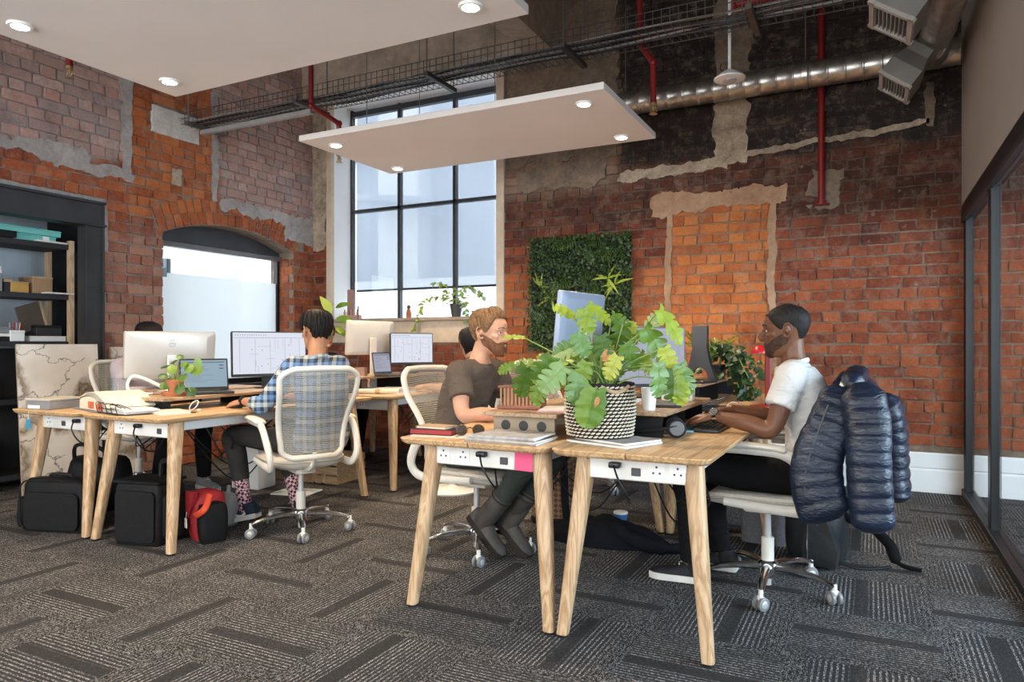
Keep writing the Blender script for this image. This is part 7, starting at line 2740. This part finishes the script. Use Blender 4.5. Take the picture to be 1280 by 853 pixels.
wc = thing('wooden_crate', 'low pale wooden crate under the left bench', 'crate', (-4.10, 4.55, 0), 0.05)
m_pine = wood('pine_crate', (0.36, 0.23, 0.12), (0.52, 0.36, 0.21), (0.60, 0.44, 0.27), 'X', 0.8)
for z in (0.035, 0.11, 0.185):
    for sy in (-1, 1):
        part('slat', MB().box((0, sy * 0.18, z), (0.62, 0.014, 0.062)), m_pine, wc, smooth=False)
for sx in (-1, 1):
    part('end_board', MB().box((sx * 0.303, 0, 0.11), (0.014, 0.345, 0.21)), m_pine, wc, smooth=False)
part('bottom_board', MB().box((0, 0, 0.012), (0.59, 0.345, 0.012)), m_pine, wc, smooth=False)
pbg = thing('white_carton', 'white carton standing on the floor under the left bench', 'box', (-4.34, 4.05, 0), 0.1)
part('carton', MB().box((0, 0, 0.17), (0.26, 0.20, 0.34), bev=0.004), m_white, pbg, smooth=False)
part('flap', MB().box((0, -0.07, 0.352), (0.26, 0.09, 0.005), rot=Matrix.Rotation(0.5, 3, 'X')), m_white, pbg, smooth=False)
fc = thing('footrest_plate', 'white plate lying on the carpet under the left bench', 'footrest', (-3.86, 4.02, 0), 0.2)
part('plate', MB().box((0, 0, 0.008), (0.30, 0.24, 0.012), bev=0.004), m_white, fc, smooth=False)
part('rib', MB().box((0, 0, 0.018), (0.26, 0.02, 0.008), bev=0.002), m_white, fc, smooth=False)

# dark coat on the carpet, checked rucksack, cup
cm = cloth('coat_navy', (0.007, 0.008, 0.012), 0.35, 0.9, 6)
co_ = thing('dark_coat', 'crumpled dark navy coat lying on the carpet under the near desks', 'coat', (-1.36, 3.84, 0), 0.1)
rings = []
for k in range(15):
    u = k / 14
    x = lerp(-0.30, 0.36, u)
    h = 0.15 * math.sin(PI * min(1, u * 0.9 + 0.08)) ** 0.7 * (1 - 0.45 * u) + 0.012
    w = 0.17 * math.sin(PI * min(1, u * 0.92 + 0.06)) ** 0.5 + 0.01
    ring = []
    for j in range(30):
        a = PI * j / 29
        nz = noise.noise(Vector((x * 9, math.cos(a) * 2.4, 3))) + 0.5 * noise.noise(Vector((x * 22, math.cos(a) * 6, 8)))
        ring.append(Vector((x, w * math.cos(a), max(0.001, h * math.sin(a) * (1 + 0.38 * nz)))))
    rings.append(ring)
part('cloth_heap', MB().ring_loft(rings), cm, co_, angle=75)
part('sleeve', MB().tube(spline([(0.10, -0.10, 0.10), (0.22, -0.17, 0.06), (0.36, -0.16, 0.035), (0.46, -0.10, 0.028)], 7), [0.055 + 0.006 * math.sin(i * 1.9) for i in range(15)] + [0.042] * 7, 12, 0.6), cm, co_, angle=75)


def quilt_check():
    t = NT('tan_checked_cloth', 0.9)
    co = t.coord()
    mp = t.mapping(co, (1, 1, 1), (0, math.radians(45), 0))
    c = t.node('ShaderNodeTexChecker')
    t.link(mp, c.inputs['Vector'])
    c.inputs['Scale'].default_value = 44
    c.inputs['Color1'].default_value = (0.30, 0.17, 0.10, 1)
    c.inputs['Color2'].default_value = (0.13, 0.065, 0.04, 1)
    t.color(c.outputs[0])
    t.bump(c.outputs['Fac'], 0.4, 0.004)
    return t.m


rk_ = thing('checked_rucksack', 'tan checked rucksack with black straps standing under the bearded man\'s desk', 'bag', (-1.76, 4.10, 0), math.radians(10))
part('body', soft_box(0.30, 0.20, 0.44, 0.08, 0.08, 0.02, 12, 14), quilt_check(), rk_, angle=60)
for s in (-1, 1):
    part('strap', MB().tube(spline([(s * 0.06, -0.10, 0.43), (s * 0.075, -0.135, 0.32), (s * 0.08, -0.13, 0.16), (s * 0.09, -0.11, 0.02)], 6), 0.024, 8, 0.35, (0, 1, 0)), m_nylon, rk_)
part('base_panel', soft_box(0.31, 0.21, 0.06, 0.08, 0.02, 0, 3, 15), m_nylon, rk_)
part('buckle', MB().box((-0.14, -0.12, 0.10), (0.02, 0.02, 0.045), bev=0.004), m_brass, rk_, smooth=False)
cu = thing('blue_cup', 'blue and white paper cup on the carpet behind the dark coat', 'cup', (-1.345, 4.10, 0), 0)
part('cup', MB().lathe([(0.001, 0), (0.030, 0), (0.042, 0.105), (0.001, 0.105)], 22, cap=False), plain('cup_blue', (0.05, 0.17, 0.42), 0.5), cu)
part('rim', MB().lathe([(0.042, 0.100), (0.0445, 0.104), (0.043, 0.112), (0.038, 0.112)], 22), m_white, cu)

# right side: felt bin, small black bag, leather backpack
fb = thing('felt_bin', 'grey felt waste bin behind the right chair column', 'bin', (-0.53, 4.27, 0), math.radians(-6))
m_felt = plain('felt_grey', (0.14, 0.14, 0.15), 0.95, var=0.2, scale=90, bump=0.4, bscale=200)
part('shell', MB().ring_loft([[Vector((x, y, z)) for x, y in rounded_rect(w, w * 0.85, 0.05)] for w, z in ((0.25, 0.0), (0.28, 0.37), (0.265, 0.37), (0.24, 0.02))]), m_felt, fb, angle=40)
part('rope_handle', MB().tube(spline([(-0.07, -0.125, 0.33), (-0.06, -0.145, 0.25), (0.0, -0.15, 0.215), (0.05, -0.145, 0.25), (0.06, -0.125, 0.33)], 6), 0.007, 8), m_bag_edge, fb)
sbg = thing('small_black_bag', 'small black bag with red trim behind the front right desk leg', 'bag', (-0.86, 4.18, 0), 0.1)
part('body', soft_box(0.22, 0.14, 0.30, 0.05, 0.08, 0.03, 8, 17), m_nylon, sbg, angle=60)
part('red_trim', MB().tube(spline([(-0.08, -0.085, 0.06), (0.0, -0.09, 0.12), (0.09, -0.085, 0.19)], 6), 0.006, 6), m_red_book, sbg, label='red piping')
part('flask', MB().lathe([(0.001, 0), (0.032, 0), (0.034, 0.16), (0.022, 0.20), (0.018, 0.23), (0.001, 0.232)], 18, (0.04, -0.02, 0.20), cap=False), m_leather, sbg)
bp = thing('leather_backpack', 'black leather backpack slumped on the carpet behind the right chair', 'bag', (-0.25, 3.98, 0), math.radians(-12))
part('body', soft_box(0.26, 0.20, 0.36, 0.08, 0.12, 0.05, 12, 19), m_leather, bp, angle=60)
part('front_pocket', MB().prism([(-0.02, 0.02), (0.13, 0.015), (0.14, 0.10), (0.08, 0.27), (0.02, 0.28), (-0.03, 0.12)], -0.155, -0.09, 'Y'), m_leather, bp, angle=30)
part('zip', MB().tube([(0.0, -0.158, 0.03), (0.0, -0.158, 0.22)], 0.004, 6), m_chrome, bp)
part('zip_pull', MB().box((0.05, -0.158, 0.24), (0.010, 0.006, 0.04), bev=0.002), m_chrome, bp, smooth=False)
part('strap', MB().tube(spline([(0.09, -0.02, 0.30), (0.16, 0.0, 0.24), (0.24, 0.06, 0.20), (0.32, 0.10, 0.12), (0.36, 0.11, 0.03), (0.46, 0.12, 0.008)], 7), [0.026] * 18 + [0.030] * 10 + [0.014] * 8, 8, 0.30, (0, 1, 0.4)), m_nylon, bp)
part('strap', MB().tube(spline([(0.12, -0.06, 0.03), (0.20, -0.04, 0.01), (0.28, 0.02, 0.008), (0.33, 0.09, 0.012)], 6), 0.007, 8), m_bag_edge, bp)
for k, (a, b, lab) in enumerate((((-1.60, 3.3, 0.64), (-1.05, 4.2, 0.62), 'black power cable drooping under the left near desk'), ((-1.0, 3.3, 0.64), (-0.7, 4.1, 0.62), 'black power cable drooping under the right near desk'), ((-3.9, 3.0, 0.64), (-3.7, 4.0, 0.62), 'black power cable drooping under the left bench'))):
    a, b = Vector(a), Vector(b)
    c_ = thing('power_cable', lab, 'cable', a)
    for j in range(2):
        m1 = (b - a) * (0.3 + 0.1 * j) + Vector((0.08 - 0.1 * j, 0, -0.30 - 0.12 * j))
        m2 = (b - a) * 0.7 + Vector((-0.05, 0, -0.26))
        part('lead', MB().tube(spline([Vector((0, 0, 0.03)), m1, m2, b - a + Vector((0, 0, 0.03))], 8), 0.0045, 6), m_black, c_)

# ---------------------------------------------------------------- marble slabs leaning at the left wall
def marble():
    t = NT('marble_veined', 0.28)
    p = t.pos()
    w = t.noise(p, 2.4, 5, 0.6, out='Color')
    vm = t.node('ShaderNodeVectorMath', operation='MULTIPLY_ADD')
    t.link(w, vm.inputs[0])
    vm.inputs[1].default_value = (0.55, 0.55, 0.55)
    t.link(p, vm.inputs[2])

    def veins(scale, lo, rot):
        v = t.node('ShaderNodeTexVoronoi', feature='DISTANCE_TO_EDGE')
        t.link(t.mapping(vm.outputs[0], (1, 1, 1), rot), v.inputs['Vector'])
        v.inputs['Scale'].default_value = scale
        mr = t.node('ShaderNodeMapRange')
        t.link(v.outputs['Distance'], mr.inputs['Value'])
        mr.inputs['From Min'].default_value = 0.0
        mr.inputs['From Max'].default_value = lo
        mr.inputs['To Min'].default_value = 1
        mr.inputs['To Max'].default_value = 0
        return mr.outputs[0]
    base = t.ramp(t.noise(p, 3.2, 4), [(0.3, (0.62, 0.55, 0.47)), (0.7, (0.80, 0.74, 0.67))])
    broad = t.math('MULTIPLY', veins(1.5, 0.085, (0.4, 0, 0.3)), t.noise(p, 3.3, 3))
    fine = t.math('MULTIPLY', veins(3.4, 0.026, (0, 0.5, 0)), t.math('GREATER_THAN', t.noise(p, 2.6, 2), 0.40))
    col = t.mix(t.math('MULTIPLY', broad, 1.9, clamp=True), base, (0.20, 0.135, 0.08))
    col = t.mix(t.math('MULTIPLY', fine, 0.85, clamp=True), col, (0.05, 0.042, 0.038))
    t.color(col)
    return t.m


m_marble = marble()
m_slab_edge = plain('slab_edge', (0.36, 0.27, 0.19), 0.7, var=0.15)
for k, (x, y0, y1, h, lab) in enumerate(((-5.50, 2.97, 3.575, 1.125, 'large veined marble slab leaning in front of the left shelves'), (-5.63, 3.74, 3.95, 1.10, 'narrow marble slab leaning on the brick behind the hooded person'))):
    ms_ = thing('marble_slab', lab, 'slab', (x, (y0 + y1) / 2, 0), 0)
    rot = Matrix.Rotation(-0.075 if k == 0 else -0.03, 3, 'Y')
    part('face', MB().box(rot @ Vector((0.008, 0, h / 2)), (0.010, y1 - y0, h), rot), m_marble, ms_, smooth=False)
    part('backing', MB().box(rot @ Vector((-0.004, 0, h / 2)), (0.014, y1 - y0 - 0.002, h - 0.002), rot), m_slab_edge, ms_, smooth=False)

# ---------------------------------------------------------------- shelf unit in the steel-framed recess
m_shelf_dark = plain('shelf_charcoal', (0.030, 0.030, 0.033), 0.6, var=0.15)
m_post = wood('shelf_post', (0.40, 0.26, 0.15), (0.55, 0.39, 0.24), (0.62, 0.46, 0.30), 'Z', 0.9)
SX, SY0, SY1 = -6.02, 0.9, 3.555
su = thing('shelf_unit', 'dark open shelf unit with pale timber posts in the steel-framed recess', 'shelf', (SX, (SY0 + SY1) / 2, 0))
for x in (-6.17, -5.86):
    for y in (SY1 - 0.02, 2.2, SY0 + 0.02):
        part('post', MB().box((x - SX, y - (SY0 + SY1) / 2, 0.985), (0.045, 0.035, 1.97)), m_post, su, smooth=False)
SHELVES = (1.935, 1.525, 1.145, 0.70, 0.12)
for z in SHELVES:
    part('shelf_board', MB().box((0, -0.01, z - 0.02), (0.33, SY1 - SY0 - 0.06, 0.04)), m_shelf_dark, su, smooth=False)
part('back_panel', MB().box((-0.17, 0, 0.55), (0.012, SY1 - SY0, 1.08)), m_shelf_dark, su, smooth=False)
m_teal = plain('box_teal', (0.16, 0.52, 0.48), 0.6, var=0.04)
m_amber = plain('drawer_amber', (0.46, 0.26, 0.06), 0.6)


def on_shelf(name, label, cat, y, z, s, m, lid=None, x=-6.0, rz=0.0, lid_h=0.25):
    return boxed(name, label, cat, (x, y, z + 0.001), rz, s, m, lid, lid_h)


b1 = on_shelf('teal_box', 'lower flat teal box on the top left shelf', 'box', 3.17, SHELVES[0], (0.24, 0.52, 0.052), m_teal)
part('label', MB().box((0.123, 0.18, 0.026), (0.001, 0.05, 0.04)), m_white, b1, smooth=False)
b2 = on_shelf('teal_box', 'upper flat teal box on the top left shelf', 'box', 3.19, SHELVES[0] + 0.055, (0.24, 0.56, 0.048), m_teal)
bxx = on_shelf('black_pouch', 'black pouch in front of the teal boxes', 'pouch', 3.02, SHELVES[0], (0.10, 0.16, 0.05), m_black_matte, x=-5.86)
on_shelf('paper_pad', 'thin white pad at the right end of the top shelf', 'pad', 3.38, SHELVES[0], (0.18, 0.24, 0.012), m_paper, x=-5.93)
on_shelf('grey_box', 'dark grey box at the left of the middle shelf', 'box', 2.96, SHELVES[1], (0.22, 0.16, 0.135), m_grey_card)
book('book', 'lower lilac book on the dark grey shelf box', 'book', (-5.98, 2.96, SHELVES[1] + 0.137), PI / 2, 0.15, 0.20, 0.030, plain('book_lilac', (0.36, 0.36, 0.46), 0.8))
book('book', 'middle white book on the dark grey shelf box', 'book', (-5.98, 2.96, SHELVES[1] + 0.168), PI / 2, 0.14, 0.20, 0.022, m_paper)
book('book', 'top brown book on the dark grey shelf box', 'book', (-5.98, 2.95, SHELVES[1] + 0.191), PI / 2, 0.13, 0.19, 0.045, plain('book_umber', (0.13, 0.09, 0.07), 0.8))
on_shelf('amber_box', 'amber open-fronted box in the middle of the shelf', 'box', 3.17, SHELVES[1], (0.20, 0.13, 0.085), m_amber, m_kraft, lid_h=0.12)
on_shelf('kraft_box', 'brown cardboard box right of the amber box', 'box', 3.34, SHELVES[1], (0.20, 0.15, 0.135), m_card, m_kraft, lid_h=0.1)
on_shelf('card_lid', 'loose dark card box with a tilted lid between grey and amber boxes', 'box', 3.09, SHELVES[1], (0.18, 0.06, 0.10), m_shelf_dark, m_kraft)
on_shelf('paper_pad', 'thin white pad at the right end of the middle shelf', 'pad', 3.43, SHELVES[1], (0.16, 0.20, 0.010), m_paper, x=-5.88)
on_shelf('tan_box', 'small tan box at the far left of the third shelf', 'box', 2.90, SHELVES[2] + 0.11, (0.16, 0.08, 0.07), m_kraft)
on_shelf('charcoal_box', 'charcoal box file lying at the left of the third shelf', 'box', 2.98, SHELVES[2] + 0.062, (0.22, 0.22, 0.045), m_grey_card)
on_shelf('white_tray', 'white paper tray under the charcoal box file', 'tray', 2.98, SHELVES[2], (0.22, 0.24, 0.060), m_black_matte, m_paper, lid_h=0.4)
wb = on_shelf('white_pot', 'white card pot holding red pens on the third shelf', 'pot', 3.14, SHELVES[2], (0.09, 0.10, 0.085), m_white, x=-5.92)
for k in range(4):
    part('pen', MB().tube([(0.0, -0.03 + 0.02 * k, 0.06), (0.01, -0.04 + 0.026 * k, 0.145)], 0.005, 6), m_lamp_red if k % 2 else m_cable_grey, wb)
ph = thing('picture_frame', 'brown framed board leaning back on the third shelf', 'frame', (-6.0, 3.33, SHELVES[2] + 0.085), 0.15)
rot = Matrix.Rotation(0.30, 3, 'X')
part('board', MB().box(rot @ Vector((0, 0, 0.115)), (0.012, 0.20, 0.21), rot), plain('board_umber', (0.085, 0.062, 0.045), 0.7), ph, smooth=False)
part('frame_edge', MB().box(rot @ Vector((0.0, 0.106, 0.115)), (0.035, 0.014, 0.215), rot), m_kraft, ph, smooth=False)
on_shelf('black_box', 'black box under the leaning framed board', 'box', 3.40, SHELVES[2] + 0.045, (0.16, 0.20, 0.085), m_shelf_dark, m_black_matte)
on_shelf('paper_ream', 'white paper ream under the black box', 'paper', 3.38, SHELVES[2], (0.21, 0.28, 0.042), m_paper)
on_shelf('amber_box', 'large amber box on the lowest left shelf', 'box', 2.82, SHELVES[4], (0.26, 0.34, 0.28), m_amber, m_white, lid_h=0.14)
on_shelf('tan_tray', 'tan tray on the fourth shelf beside the marble slab', 'tray', 2.80, SHELVES[3], (0.25, 0.34, 0.05), m_kraft)
on_shelf('black_bin', 'black file bin on the tan tray', 'bin', 2.80, SHELVES[3] + 0.052, (0.22, 0.30, 0.16), m_black_matte)
